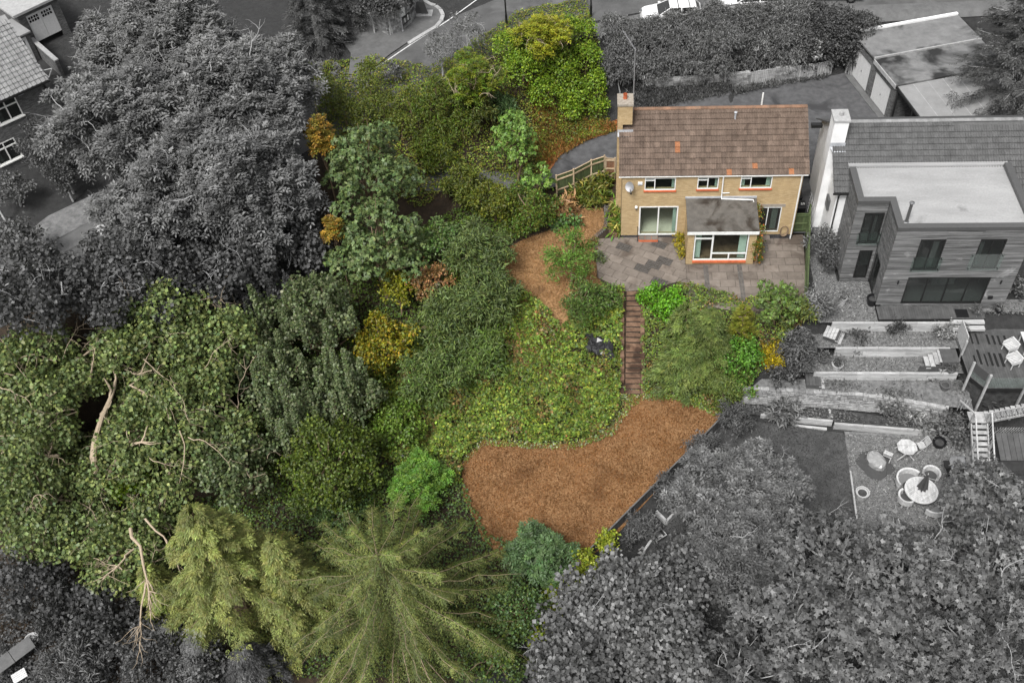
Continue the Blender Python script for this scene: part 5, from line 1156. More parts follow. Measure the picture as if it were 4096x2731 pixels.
# ------------------------------------------------------------------ left house, garage, shed and wall (seen at the top left)
ZE = 8.6
a, b = ZL(0, 757, ZE), ZL(330, 612, ZE); yaw = atan2(b[1] - a[1], b[0] - a[0]); gl = gz1(b[0], b[1])
LH = thing('grey_brick_house', 'dark brick house with pantiled roof and white casement windows', 'house', (b[0], b[1], gl), yaw)
eh = ZE - gl; WA = [(-3.55, -2.0, eh - 1.75, eh - .35), (-5.6, -3.9, eh - 1.75, eh - .35)]; WB = [(-4.75, -3.2, .85, 2.3), (-7.6, -6.0, .85, 2.3)]
Minv = None
class LB(MB):
    def build(s, name, mat, parent=None, smooth=False, local=True): return MB.build(s, name, mat, parent, smooth, True)
def lwin(h, parent, panes, sill):
    w = LB().wall(h[0], h[1], h[2], h[3], -.02, .08, panes).build('window', WHITE, parent)
    for p_ in panes: LB().box(p_[0] + .001, .03, p_[2] + .001, p_[1] - .001, .04, p_[3] - .001).build('pane', GLASSD, w)
    LB().box(h[0] - .06, -.1, h[2] - .08, h[1] + .06, 0, h[2] - .003).build('sill', WHITE, w)
    LB().box(h[0] + .1, .2, h[2], h[0] + .4, .23, h[3]).build('curtain', CURTG, w)
LB().wall(-9, 0, -.3, eh, 0, .28, WA + WB).build('wall', BRICKG, LH); LB().box(-.28, .28, -.3, 0, 7, eh).build('wall', BRICKG, LH); LB().box(-9, 6.72, -.3, -.28, 7, eh).build('wall', BRICKG, LH); LB().box(-9, 1.6, -.3, -.3, 1.7, eh).build('room_wall', ROOMG, LH)
for h in WA: xm = (h[0] + h[1]) / 2; zt_ = h[3] - .42; lwin(h, LH, [(h[0] + .07, xm - .04, h[2] + .07, zt_ - .04), (xm + .04, h[1] - .07, h[2] + .07, zt_ - .04), (h[0] + .07, xm - .04, zt_ + .04, h[3] - .06), (xm + .04, h[1] - .07, zt_ + .04, h[3] - .06)], 1)
for h in WB: xm = (h[0] + h[1]) / 2; zt_ = h[3] - .42; lwin(h, LH, [(h[0] + .07, xm - .04, h[2] + .07, zt_ - .04), (xm + .04, h[1] - .07, h[2] + .07, zt_ - .04), (h[0] + .07, xm - .04, zt_ + .04, h[3] - .06), (xm + .04, h[1] - .07, zt_ + .04, h[3] - .06)], 1)
A = radians(38); SLh = 4.6
lrf = LB().add([(-9.2, -.35, eh - .1), (.25, -.35, eh - .1), (.25, 3.5, eh - .1 + 3.85 * math.tan(A)), (-9.2, 3.5, eh - .1 + 3.85 * math.tan(A)), (.25, 7.35, eh - .1), (-9.2, 7.35, eh - .1)], [(0, 1, 2, 3), (3, 2, 4, 5)]).build('roof', TILEL, LH)
LB().add([(-.14, 0, eh), (-.14, 7, eh), (-.14, 3.5, eh + 2.6)], [(0, 1, 2)]).build('gable', BRICKG, LH)
tm = tilemesh('tile', .30, .36, TILEL, ribs=1, hgt=.05)
for r in range(14):
    for c in range(20):
        s = r * .325; piece('tile', tm, lrf, (.25 - (c + 1) * .3, -.36 + s * cos(A), eh - .1 + s * sin(A) + .004), (A, 0, rng.uniform(-.01, .01)))
LB().box(-9.2, -.45, eh - .2, .28, -.36, eh - .1).build('gutter', DARKF, LH); LB().tube([(-.2, -.42, eh - .15), (-.12, -.08, eh - .6), (-.12, -.08, 0)], .045, 8).build('downpipe', DARKF, LH); LB().box(-1.8, -.14, eh - .42, -1.45, 0, eh - .25).build('vent_hood', LEAD, LH)
# garage with panelled double door
p0, p1 = ZL(295, 335, 4.0), ZL(490, 240, 4.0); yaw = atan2(p1[1] - p0[1], p1[0] - p0[0]); Wg = hypot(p1[0] - p0[0], p1[1] - p0[1])
GA = thing('panelled_garage', 'brick garage with white double doors and small panes, far top left', 'garage', (p0[0], p0[1], 4.0), yaw); k_ = Wg / 2.4
LB().box(-.6, 0, -1, 0, .3, 2.5).box(Wg, 0, -1, Wg + .55, .3, 2.5).box(0, 0, 2.15, Wg, .3, 2.5).box(-.6, .3, -1, -.3, 5.5, 2.5).box(Wg + .25, .3, -1, Wg + .55, 5.5, 2.5).build('wall', BRICKG, GA); LB().box(-.9, -.25, 2.5, Wg + .75, 5.6, 2.68).build('roof', KERB, GA)
for s in (0, 1):
    x0_, x1_ = s * Wg / 2 + .01, (s + 1) * Wg / 2 - .01; wdt = x1_ - x0_
    pn = [(x0_ + .1 + i * (wdt - .2) / 4, x0_ + .1 + (i + 1) * (wdt - .2) / 4 - .04, 1.5 + j * .25, 1.71 + j * .25) for i in range(4) for j in range(2)]
    dd = LB().wall(x0_, x1_, .02, 2.13, .05, .12, pn).build('door', GDOOR, GA)
    for q in pn: LB().box(q[0] + .001, .09, q[2] + .001, q[1] - .001, .1, q[3] - .001).build('pane', CARG, dd)
p0 = ZL(200, 505, 3.8); SD = thing('side_door_store', 'small store with white door and single pane beside the far garage', 'store', (p0[0], p0[1], 3.6), yaw); LB().box(-.5, .05, -.5, 1.2, 2.5, 2.25).build('wall', BRICKG, SD); LB().box(-.6, -.15, 2.25, 1.3, 2.6, 2.36).build('roof', CPORT, SD)
dd = LB().wall(0, .85, 0, 2.05, 0, .045, [(.2, .65, 1.45, 1.85)]).build('door', GDOOR, SD); LB().box(.2, .02, 1.45, .65, .03, 1.85).build('pane', CARG, dd); LB().box(.08, -.04, 1.0, .16, 0, 1.05).build('handle', BLACK, dd)
p0, p1 = ZL(245, 300, 4.9), ZL(440, 470, 4.9); d_ = p1 - p0; bw = thing('brick_garden_wall', 'dark brick garden wall running from the far garage', 'wall', (p0[0], p0[1], 3.5), atan2(d_[1], d_[0])); L = hypot(d_[0], d_[1]); LB().box(0, -.12, -.6, L, .12, 1.3).build('wall', BRICKG, bw); LB().box(-.02, -.16, 1.3, L + .02, .16, 1.4).build('coping', KERB, bw)
p0 = ZL(330, 560, 4.2); ai = thing('clothes_airer', 'white folding clothes airer behind the dark brick house', 'airer', (p0[0], p0[1], gz1(p0[0], p0[1])))
for a, b in (((-.6, 0, 1.2), (.1, -.1, 1.25)), ((0, 0, .7), (.7, .2, .75)), ((.7, .2, .75), (.35, -.1, .2)), ((.35, -.1, .2), (0, 0, .7)), ((-.6, 0, 1.2), (-.2, 0, 0)), ((.1, -.1, 1.25), (.0, 0, 0))): LB().bar(a, b, .05, .05).build('rod', WFURN, ai)
for px, lab in (((165, 455), 'pale concrete post on the grass verge by the left pavement'), ((12, 505), 'pale concrete post at the left picture edge')):
    p = G(*px, 3.6); o = tag(MB().lathe([(.09, 0), (.09, 1.05), (.04, 1.12)], (0, 0, 0), 4, rot=pi / 4).build('concrete_post', SLEEPER, None, local=True), lab, 'post', 'verge posts'); o.location = (p[0], p[1], gz1(p[0], p[1]))
# ------------------------------------------------------------------ bottom left: patio table etc.
p = G(28, 1508, -4.2); zg = gz1(p[0], p[1]); gt = thing('folding_table', 'grey two leaf garden table at the lower left corner', 'table', (p[0], p[1], zg), radians(48))
for k in (-1, 0): MB().box(k * 1.15 + .01, -.42, .72, k * 1.15 + 1.13, .42, .75).build('leaf', PAVE, gt, local=True)
for sx in (-1.05, 1.05):
    for sy in (-.36, .36): MB().bar((sx, sy, 0), (sx, sy, .72), .04, .04, up=(0, 1, 0)).build('leg', ALU, gt, local=True)
p = G(68, 1463, -4.3); pt = thing('basket', 'round dark basket above the grey garden table', 'basket', (p[0], p[1], gz1(p[0], p[1]))); MB().lathe([(.2, 0), (.34, .28), (.38, .3), (.34, .3), (.2, .06)], (p[0], p[1], gz1(p[0], p[1])), 18).build('bowl', POTL, pt)
p = G(38, 1545, -4.4); ct = thing('slatted_crate', 'pale crate lying below the grey garden table', 'crate', (p[0], p[1], gz1(p[0], p[1])), radians(40))
for k in range(5): MB().box(-.35, -.28 + k * .115, .2, .35, -.18 + k * .115, .23).build('slat', WFURN, ct, local=True)
MB().box(-.35, -.28, 0, -.3, .28, .2).box(.3, -.28, 0, .35, .28, .2).build('end_panel', WFURN, ct, local=True)
# ------------------------------------------------------------------ vegetation
def unit(v): return v / np.maximum(np.linalg.norm(v, axis=-1, keepdims=True), 1e-9)
def rdir(R, n): return unit(R.normal(size=(n, 3)))
class Leaves:
    """Collects leaves as folded blades (4 corners) or lobed blades (6 corners), each with its own colour."""
    def __init__(s): s.q = []; s.qc = []; s.t = []; s.tc = []
    def blade(s, p, d, n, L, w, col, fold=.18, droop=.12):
        d = unit(d); sd = unit(np.cross(d, n)); n = np.cross(sd, d); L = np.asarray(L)[:, None]
        s.q.append(np.stack([p, p + d * L * .45 + sd * L * w / 2 + n * L * fold * w, p + d * L - n * L * droop, p + d * L * .45 - sd * L * w / 2 + n * L * fold * w], 1)); s.qc.append(col)
    def lobed(s, p, d, n, L, col):
        d = unit(d); sd = unit(np.cross(d, n)); n = np.cross(sd, d); L = np.asarray(L)[:, None]
        P = [p, p + d * L * .42 + sd * L * .52 - n * L * .06, p + d * L * .52 + sd * L * .2 + n * L * .04, p + d * L - n * L * .14, p + d * L * .52 - sd * L * .2 + n * L * .04, p + d * L * .42 - sd * L * .52 - n * L * .06]
        s.t.append(np.stack(P, 1)); s.tc.append(col)
    def build(s, name, parent, cut=None, origin=(0, 0, 0)):
        V, C, F = [], [], []; b = 0
        if s.q:
            q = np.concatenate(s.q); c = np.concatenate(s.qc); n = len(q); V.append(q.reshape(-1, 3)); C.append(np.repeat(c, 4, 0))
            i = np.arange(n)[:, None] * 4; F += [i + np.array([[0, 1, 2]]), i + np.array([[0, 2, 3]])]; b = n * 4
        if s.t:
            q = np.concatenate(s.t); c = np.concatenate(s.tc); n = len(q); V.append(q.reshape(-1, 3)); C.append(np.repeat(c, 6, 0))
            i = np.arange(n)[:, None] * 6 + b; F += [i + np.array([f]) for f in ([0, 1, 2], [0, 2, 3], [0, 3, 4], [0, 4, 5])]
        V, C, F = np.concatenate(V), np.concatenate(C), np.concatenate(F)
        if cut is not None:
            m = cut(V + np.array(origin)); g = (C @ np.array([.3, .6, .1]))[:, None] * .72; C = np.where(m[:, None], np.repeat(g, 3, 1), C)
        global NTRI
        NTRI += len(F)
        o = bpy.data.objects.new(name, npmesh(name, V, F, LEAF, C)); COL.objects.link(o); o.parent = parent
        return o
NTRI = 0
def pick(R, pal, n, var=.22, mix=True):
    pal = np.array(pal, float)
    c = pal[R.randint(0, len(pal), n)]
    if mix: c = c * .55 + pal[R.randint(0, len(pal), n)] * .45
    return c * np.exp(R.normal(0, var, (n, 1))) * (1 + R.normal(0, .05, (n, 1 if np.ptp(pal, axis=1).max() < 1e-6 else 3)))
def lobes_of(R, E, n, low=-.35, rr=(.19, .32), out=.70):
    L = []; ga = pi * (3 - 5 ** .5)
    for i in range(n):
        z = 1 - (1 - low) * (i + .5) / n; a = i * ga + R.uniform(-.35, .35); r = max(0, 1 - z * z) ** .5
        d = unit(np.array([r * cos(a), r * sin(a), z]) + R.normal(0, .1, 3)); k = out * R.uniform(.68, 1.28)
        L.append((E[0] * d[0] * k, E[1] * d[1] * k, E[2] * d[2] * k, np.mean(E[:2]) * R.uniform(*rr)))
    for x, y, z, r in list(L):
        for k in range(4): d = unit(R.normal(size=3) + np.array([x / E[0], y / E[1], z / E[2] + .35]) * .9); q = r * R.uniform(.75, 1.05); L.append((x + d[0] * q, y + d[1] * q, z + d[2] * q * .9, r * R.uniform(.32, .55)))
    L.append((0, 0, 0, np.mean(E[:2]) * .5))
    return np.array(L)
DENS, LSZ = .33, 1.36
def surface(R, lobes, dens, up=.45, squash=.85, inner=.10):
    """Points on the outer skin of a set of lobes, with outward directions and the lobe they belong to."""
    P, Dn, I = [], [], []
    for i, (x, y, z, r) in enumerate(lobes):
        n = int(DENS * dens * 4 * pi * r * r * .75) + 3
        u = unit(rdir(R, n) + np.array([0, 0, up])); u = u[u[:, 2] > -.45]; n = len(u); k = 1 - np.abs(R.normal(0, .13, n)); k = np.where(R.rand(n) < inner, R.uniform(.35, .8, n), k)
        P.append(np.array([x, y, z]) + u * (r * k)[:, None] * np.array([1, 1, squash])); Dn.append(u); I.append(np.full(n, i))
    P, Dn, I = np.concatenate(P), np.concatenate(Dn), np.concatenate(I)
    keep = np.ones(len(P), bool)
    for i, (x, y, z, r) in enumerate(lobes):
        q = (P - np.array([x, y, z])) / np.array([1, 1, squash]); keep &= ~((np.linalg.norm(q, axis=1) < r * .62) & (I != i))
    return P[keep], Dn[keep], I[keep]
def spray(R, LV, lobes, style, size, dens, pal, var=.22):
    size = size * LSZ; P, Dn, I = surface(R, lobes, dens); n = len(P); lc = np.exp(R.normal(0, .13, len(lobes) + 1)); k = lc[I][:, None]
    up = np.array([0, 0, 1.])
    if style == 'rosette':
        size *= .74
        for j in range(5):
            a = rdir(R, n); ax = unit(a - Dn * (a * Dn).sum(1, keepdims=True) * .75 - up * .12); nn = unit(Dn * .6 + up * .55 + R.normal(0, .25, (n, 3)))
            LV.lobed(P + Dn * size * .2 + R.normal(0, size * .2, (n, 3)), ax, nn, size * R.uniform(.6, 1.15, n), pick(R, pal, n, var) * k)
    elif style == 'kite':
        for j in range(5):
            ax = unit(Dn * .5 + R.normal(0, .8, (n, 3)) - up * .15); nn = unit(Dn * .5 + up * .6 + R.normal(0, .35, (n, 3)))
            LV.blade(P + R.normal(0, size * .75, (n, 3)), ax, nn, size * R.uniform(.6, 1.2, n), .72, pick(R, pal, n, var) * k)
    elif style == 'round':
        for j in range(5):
            ax = unit(Dn * .3 + R.normal(0, .8, (n, 3)) - up * .5); nn = unit(Dn * .6 + up * .35 + R.normal(0, .45, (n, 3)))
            LV.blade(P + R.normal(0, size * .8, (n, 3)), ax, nn, size * R.uniform(.6, 1.15, n), .95, pick(R, pal, n, var) * k, fold=.06, droop=.05)
    elif style == 'narrow':
        for j in range(7):
            ax = unit(Dn * .7 + R.normal(0, .7, (n, 3)) - up * .25); nn = unit(up + R.normal(0, .4, (n, 3)))
            LV.blade(P + R.normal(0, size * .5, (n, 3)), ax, nn, size * R.uniform(.7, 1.3, n), .24, pick(R, pal, n, var) * k, droop=.2)
    elif style == 'pinnate':
        for j in range(4):                       # compound leaves: pairs of leaflets on a drooping stalk
            ax = unit(Dn * .35 + R.normal(0, .75, (n, 3)) + up * .1); sd = unit(np.cross(ax, up)); c = pick(R, pal, n, var) * k
            Ls = size * R.uniform(.8, 1.2, n)
            for t in (.35, .7):
                o = P + ax * (Ls * t)[:, None] - up * (Ls * .35 * t * t)[:, None]
                for sg in (-1, 1): LV.blade(o, ax * .6 + sd * sg, up + ax * .2, Ls * .5, .45, c * R.uniform(.9, 1.1))
            LV.blade(P + ax * (Ls * .85)[:, None] - up * (Ls * .3)[:, None], ax, up, Ls * .4, .45, c)
    elif style == 'fine':
        for j in range(8):
            ax = unit(Dn + R.normal(0, .6, (n, 3))); LV.blade(P + R.normal(0, size * .6, (n, 3)), ax, rdir(R, n), size * R.uniform(.6, 1.2, n), .3, pick(R, pal, n, var) * k)
def limbs(R, mb, base, top, lobes, r0, bend=.25):
    b, t = np.array(base, float), np.array(top, float); mid = b + (t - b) * .5 + R.normal(0, .08, 3) * np.linalg.norm(t - b) * .6
    mb.tube([b - (0, 0, .3), b + (t - b) * .12, mid, t], [r0 * 1.25, r0, r0 * .8, r0 * .35], 8)
    for x, y, z, r in lobes:
        e = np.array([x, y, z]); s = b + (t - b) * R.uniform(.35, .85); m = s + (e - s) * .5 + np.array([0, 0, .1 * np.linalg.norm(e - s)]) + R.normal(0, .1, 3)
        mb.tube([s, m, e, e + (e - s) * .25 + R.normal(0, .1, 3)], [r0 * .42, r0 * .28, r0 * .15, r0 * .05], 5, cap=False)
def place(px, py, hc):
    zs = np.linspace(-6, 5, 221); d = ray(px, py); P = CAM + d * ((zs + hc - CAM[2]) / d[2])[:, None]     # first ground the sight line meets at crown height
    f = gz(P[:, 0], P[:, 1]) - zs; k = np.nonzero(f >= 0)[0]; i = k[-1] if len(k) else 0
    return P[i], float(zs[i])
SEED = [100]
def tree(name, label, px, py, rpx, hc, style, size, dens, pal, ez=.9, nl=16, cut=None, bark=BARK, cat='tree', low=-.35, group=None, seed=None, squash=1.0, twigs=0, ey=1.0, var=.22):
    """A tree or shrub whose crown centre stands hc above the ground at the survey position (px, py)."""
    SEED[0] += 1; R = np.random.RandomState(seed or SEED[0]); p, g = place(px, py, hc); r = rpx / pxm(p)
    root = thing(name, label, cat, (p[0], p[1], g), 0, group); E = (r, r * ey, r * ez); lb = lobes_of(R, E, nl, low); lb[:, 2] += hc; lb[:, 2] = np.maximum(lb[:, 2], .15)
    LV = Leaves(); spray(R, LV, lb, style, size, dens, pal, var); LV.build('crown', root, cut, (p[0], p[1], g))
    m = MB(); limbs(R, m, (0, 0, 0), (0, 0, hc + r * ez * .35), lb[:nl], max(.025, r * .055)); m.build('trunk', bark, root, local=True)
    if twigs:
        m = MB()
        for k in range(twigs):
            d = unit(np.array([R.normal(), R.normal(), abs(R.normal()) * .6 + .25])); s = np.array([0, 0, hc]) + d * np.array(E) * 1.03; L = r * R.uniform(.3, .65); q = R.normal(0, 1, 3); q = unit(q - d * (q @ d) * .8); e1 = s + q * L * .5; e2 = e1 + unit(q + R.normal(0, .5, 3)) * L * .5
            w = min(.026, r * .008) * R.uniform(.5, 1.2); n_ = 9; pts = [s - d * r * .25 - q * L * .3]; dr = unit(q + d * .4)
            for f in range(n_): dr = unit(dr + R.normal(0, .28, 3)); pts.append(pts[-1] + dr * L * 1.3 / n_)
            m.tube(pts, list(np.linspace(w * 1.3, w * .3, n_ + 1)), 5, cap=False)
            for f in range(6):
                b = pts[R.randint(2, n_)]; d2 = unit(dr + R.normal(0, .9, 3)); tp = [b]
                for h_ in range(4): d2 = unit(d2 + R.normal(0, .35, 3)); tp.append(tp[-1] + d2 * L * R.uniform(.06, .12))
                m.tube(tp, list(np.linspace(w * .5, w * .12, 5)), 4, cap=False)
        m.build('bare_twigs', PALEBARK if bark is not GREYBARK else GREYBARK, root, local=True)['kind'] = 'stuff'
    return root
def mass(name, label, spots, style, size, dens, pal, cat='hedge', cut=None, bark=BARK, group=None, kind=None, squash=.8, var=.22, stem=True):
    """A hedge or thicket: one plant mass of lobes (px, py, rpx, height of lobe centre)."""
    SEED[0] += 1; R = np.random.RandomState(SEED[0]); P = []
    for s in spots:
        if len(s) == 5: P.append(s)              # world x, y, z, radius, ground
        else: p, g = place(s[0], s[1], s[3]); P.append((p[0], p[1], p[2], s[2] / pxm(p), g))
    P = np.array(P); o = np.array([P[:, 0].mean(), P[:, 1].mean(), P[:, 4].min()])
    root = thing(name, label, cat, o, 0, group); lb = P[:, :4].copy(); lb[:, :3] -= o
    sub = []
    for x, y, z, r in lb:
        sub.append((x, y, z, r * .8))
        for k in range(6): d = unit(R.normal(size=3) + np.array([0, 0, .5])); sub.append((x + d[0] * r * .6, y + d[1] * r * .6, z + d[2] * r * .5, r * R.uniform(.3, .48)))
    LV = Leaves(); spray(R, LV, np.array(sub), style, size, dens, pal, var); LV.build('foliage', root, cut, o)
    if stem:
        m = MB()
        for (x, y, z, r), g in zip(lb, P[:, 4]):
            gg = g - o[2]
            for k in range(2): m.tube([(x + R.normal(0, .1), y + R.normal(0, .1), gg - .2), (x, y, (gg + z) / 2), (x + R.normal(0, r * .3), y + R.normal(0, r * .3), z + r * .3)], [.05, .04, .015], 5, cap=False)
        m.build('stems', bark, root, local=True)['kind'] = 'stuff'
    return root
def cover(name, label, poly, size, n_m2, pal, h=(.15, .5), style='kite', kind='stuff', cut=None, hs=1.2, seed=1, var=.25, zoff=0.0, blot=None):
    """Ground cover: a continuous low sheet of leaves over a terrain outline."""
    R = np.random.RandomState(seed); P = np.array(poly); a, b = P.min(0), P.max(0); n = int((b - a).prod() * n_m2)
    x, y = R.uniform(a[0], b[0], n), R.uniform(a[1], b[1], n); k = inpoly(x, y, poly); x, y = x[k], y[k]; n = len(x)
    ph = R.uniform(0, 6.28, (10, 3)); H = np.zeros(n)
    for f in range(10):
        w = hs * (1 + f * .55); H += np.sin(x * w * cos(ph[f, 0]) + y * w * sin(ph[f, 0]) + ph[f, 1]) / (1 + f * .35)
    H = h[0] + (h[1] - h[0]) * np.clip(.5 + H * .22, 0, 1); z = gz(x, y) + H * (1 - np.abs(R.normal(0, .22, n))) + zoff
    e = 1e-1; p = np.stack([x, y, z], 1); nx_ = np.stack([gz(x - .3, y) - gz(x + .3, y), gz(x, y - .3) - gz(x, y + .3), np.full(n, .6)], 1); nx_ = unit(nx_)
    o = np.array([x.mean(), y.mean(), z.min()]); LV = Leaves(); hk = (.75 + .5 * (H - h[0]) / max(h[1] - h[0], .01))[:, None] ** 0
    nn = unit(nx_ + R.normal(0, .4, (n, 3))); ax = unit(R.normal(0, 1, (n, 3)) * np.array([1, 1, .35]) + nx_ * .1)
    zone = np.sin(x * .9 + ph[0, 2]) * np.sin(y * 1.1 + ph[1, 2]) * .6 + np.sin(x * 2.3 + y * 1.4 + ph[2, 2]) * np.sin(y * 2.6 - x + ph[3, 2]) * .5; c = pick(R, pal, n, var); c = c * (1 + .3 * zone)[:, None]
    if blot is not None:
        zb = np.sin(x * 1.9 + ph[4, 2]) * np.sin(y * 1.5 + x * .7 + ph[5, 2]) + R.normal(0, .25, n); c = np.where((zb > .62)[:, None], pick(R, blot, n, var), c)
    if style == 'kite': LV.blade(p - o, ax, nn, size * R.uniform(.6, 1.25, n), .8, c)
    elif style == 'lobed': LV.lobed(p - o, ax, nn, size * R.uniform(.6, 1.25, n), c)
    else: LV.blade(p - o, unit(R.normal(0, .55, (n, 3)) + np.array([0, 0, 1.])), rdir(R, n), size * R.uniform(.5, 1.3, n), .09, c, droop=.35)
    ob = LV.build(name, None, cut, o); ob.location = o; tag(ob, label, None, kind=kind); return ob
def frond(R, LV, o, d, L, w, col, n=6, droop=.3, up=np.array([0, 0, 1.]), wid=.26):
    """Flat feathery sprays (conifers): leaflets in pairs along a curved stalk; all arguments are arrays over sprays."""
    d = unit(d); sd = unit(np.cross(d, up)); N = len(o)
    for t in np.linspace(.1, 1, n):
        q = o + d * (L * t)[:, None] - up * (L * droop * t * t)[:, None]; dd = unit(d - up * 2 * droop * t); l = w * (1.15 - .8 * t)
        for sg in (-1, 1): LV.blade(q, dd * .8 + sd * sg * .75 + R.normal(0, .12, (N, 3)) - up * .1, up + R.normal(0, .3, (N, 3)), l * R.uniform(.8, 1.2, N), wid, col * R.uniform(.85, 1.15), droop=.15)
    LV.blade(o + d * (L * .9)[:, None] - up * (L * droop * .8)[:, None], unit(d - up * droop * 2), up + R.normal(0, .3, (N, 3)), w * .8, wid, col * 1.1)
def cypress(name, label, px, py, hgt, rpx, pal, n, topk=.05, cut=None, L=.5, group=None, shag=.35, prof=.75, w=.2, lean=(0, 0), open_=.25, basefrac=.04, nbk=.85):
    """A conifer with its base at the survey position; hgt tall, rpx wide at the skirt."""
    SEED[0] += 1; R = np.random.RandomState(SEED[0]); p = G(px, py, -4)
    for _ in range(5): p = G(px, py, gz1(p[0], p[1]))
    g = gz1(p[0], p[1]); r = rpx / pxm(p + np.array([0, 0, hgt * .4])); root = thing(name, label, 'conifer', (p[0], p[1], g), 0, group)
    # shaggy tongues: boughs on the cone, each carrying many sprays
    nb = int((46 + hgt * 9) * nbk); B = []
    for i in range(nb):
        t = basefrac + (1 - basefrac) * ((i + .5) / nb) ** 1.15; a = i * 2.39996 + R.uniform(-.4, .4); rr = r * ((1 - t) ** prof * .92 + topk) * R.uniform(.8, 1.12); B.append((t * hgt, a, rr))
    B = np.array(B); per = max(4, n // nb); Z0 = np.repeat(B, per, 0); N = len(Z0)
    k = R.uniform(open_, 1.0, N); da = R.normal(0, .07, N); rr = Z0[:, 2] * k; zz = Z0[:, 0] + (1 - k) * shag * 1.2 - shag * .5 * k * k * Z0[:, 2] * .3 + R.normal(0, .05, N)
    a = Z0[:, 1] + da; o = np.stack([rr * np.cos(a) + lean[0] * zz / hgt, rr * np.sin(a) + lean[1] * zz / hgt, zz], 1)
    sw_ = R.choice([-1, 1], N) * R.uniform(.15, 1.15, N) * (1.1 - .5 * k); d = np.stack([np.cos(a + sw_), np.sin(a + sw_), R.normal(.12, .16, N)], 1); bc = np.repeat(np.exp(R.normal(0, .2, nb)), per)[:, None]
    LV = Leaves(); frond(R, LV, o, d, L * R.uniform(.6, 1.2, N) * (.6 + .4 * (1 - Z0[:, 0] / hgt)) * (1.2 - .5 * k), np.full(N, w) * R.uniform(.7, 1.2, N), pick(R, pal, N, .16) * bc, 4, droop=shag)
    LV.build('foliage', root, cut, (p[0], p[1], g))
    m = MB(); m.tube([(0, 0, -.3), (0, 0, hgt * .5), (lean[0], lean[1], hgt * .99)], [r * .09, r * .06, .02], 7)
    for z, a, q in B[::3]: m.tube([(0, 0, z - .2), (q * .5 * cos(a), q * .5 * sin(a), z), (q * cos(a), q * sin(a), z - .05)], [.045, .03, .012], 4, cap=False)
    m.build('trunk', GREYBARK if np.ptp(np.array(pal), axis=1).max() < 1e-6 else BARK, root, local=True); return root
def cedar(name, label, px, py, hgt, R0, pal, nb=95, cut=None, ztop=None):
    """An open conifer: tiers of long radiating boughs with hanging needle sprays and pale bare twig ends."""
    SEED[0] += 1; R = np.random.RandomState(SEED[0]); p = G(px, py, ztop); g = gz1(p[0], p[1]); hgt = ztop - g; root = thing(name, label, 'conifer', (p[0], p[1], g))
    LV = Leaves(); tw = MB()
    for i in range(nb):
        t = (i + .5) / nb; z = hgt * (.16 + .82 * t); a = i * 2.39996 + R.uniform(-.3, .3); L = R0 * (1 - t) ** .62 * R.uniform(.78, 1.12) + .5; el = radians(-6 + 38 * t ** 1.6 + R.uniform(-6, 6)); n = 9
        h = np.array([cos(a), sin(a), 0]); pts = [np.array([0, 0, z]) + h * L * cos(el) * s + np.array([0, 0, L * (sin(el) * s - (.34 * (1 - t) + .05) * s * s)]) for s in np.linspace(0, 1, n)]
        for j in range(1, n): pts[j] = pts[j] + R.normal(0, .06 * j / n * L * .3, 3)
        tw.tube(pts, list(np.linspace(.032 * (1.2 - t), .005, n)), 5, cap=False)
        m = int(L / .036); s = R.uniform(.05, 1, m); idx = s * (n - 1); lo = np.minimum(idx.astype(int), n - 2); fr = (idx - lo)[:, None]; PA = np.array(pts); o = PA[lo] * (1 - fr) + PA[lo + 1] * fr
        tan = unit(PA[lo + 1] - PA[lo]); sd = unit(np.cross(tan, np.array([0, 0, 1.]))); sg = np.where(np.arange(m) % 2, 1, -1)[:, None]; l = (.5 * (1.1 - s) + .26) * R.uniform(.6, 1.3, m) * min(1.3, L / 2.2 + .3)
        dd = unit(tan * .75 + sd * sg * R.uniform(.3, 1, (m, 1)) + np.array([0, 0, -.12])); bc = np.exp(R.normal(0, .2))
        frond(R, LV, o, dd, l, np.full(m, .15), pick(R, pal, m, .16) * bc, 5, droop=.4, wid=.28)
        if i % 3 == 0:
            e = pts[-1]; tw.tube([pts[-2], e, e + unit(pts[-1] - pts[-2] + R.normal(0, .05, 3)) * L * .12], [.012, .009, .004], 4, cap=False)
    tw.tube([(0, 0, -.3), (0, 0, hgt * .6), (0, 0, hgt)], [.22, .12, .015], 8); LV.build('foliage', root, cut, (p[0], p[1], g)); tw.build('trunk', CEDARBARK, root, local=True); return root
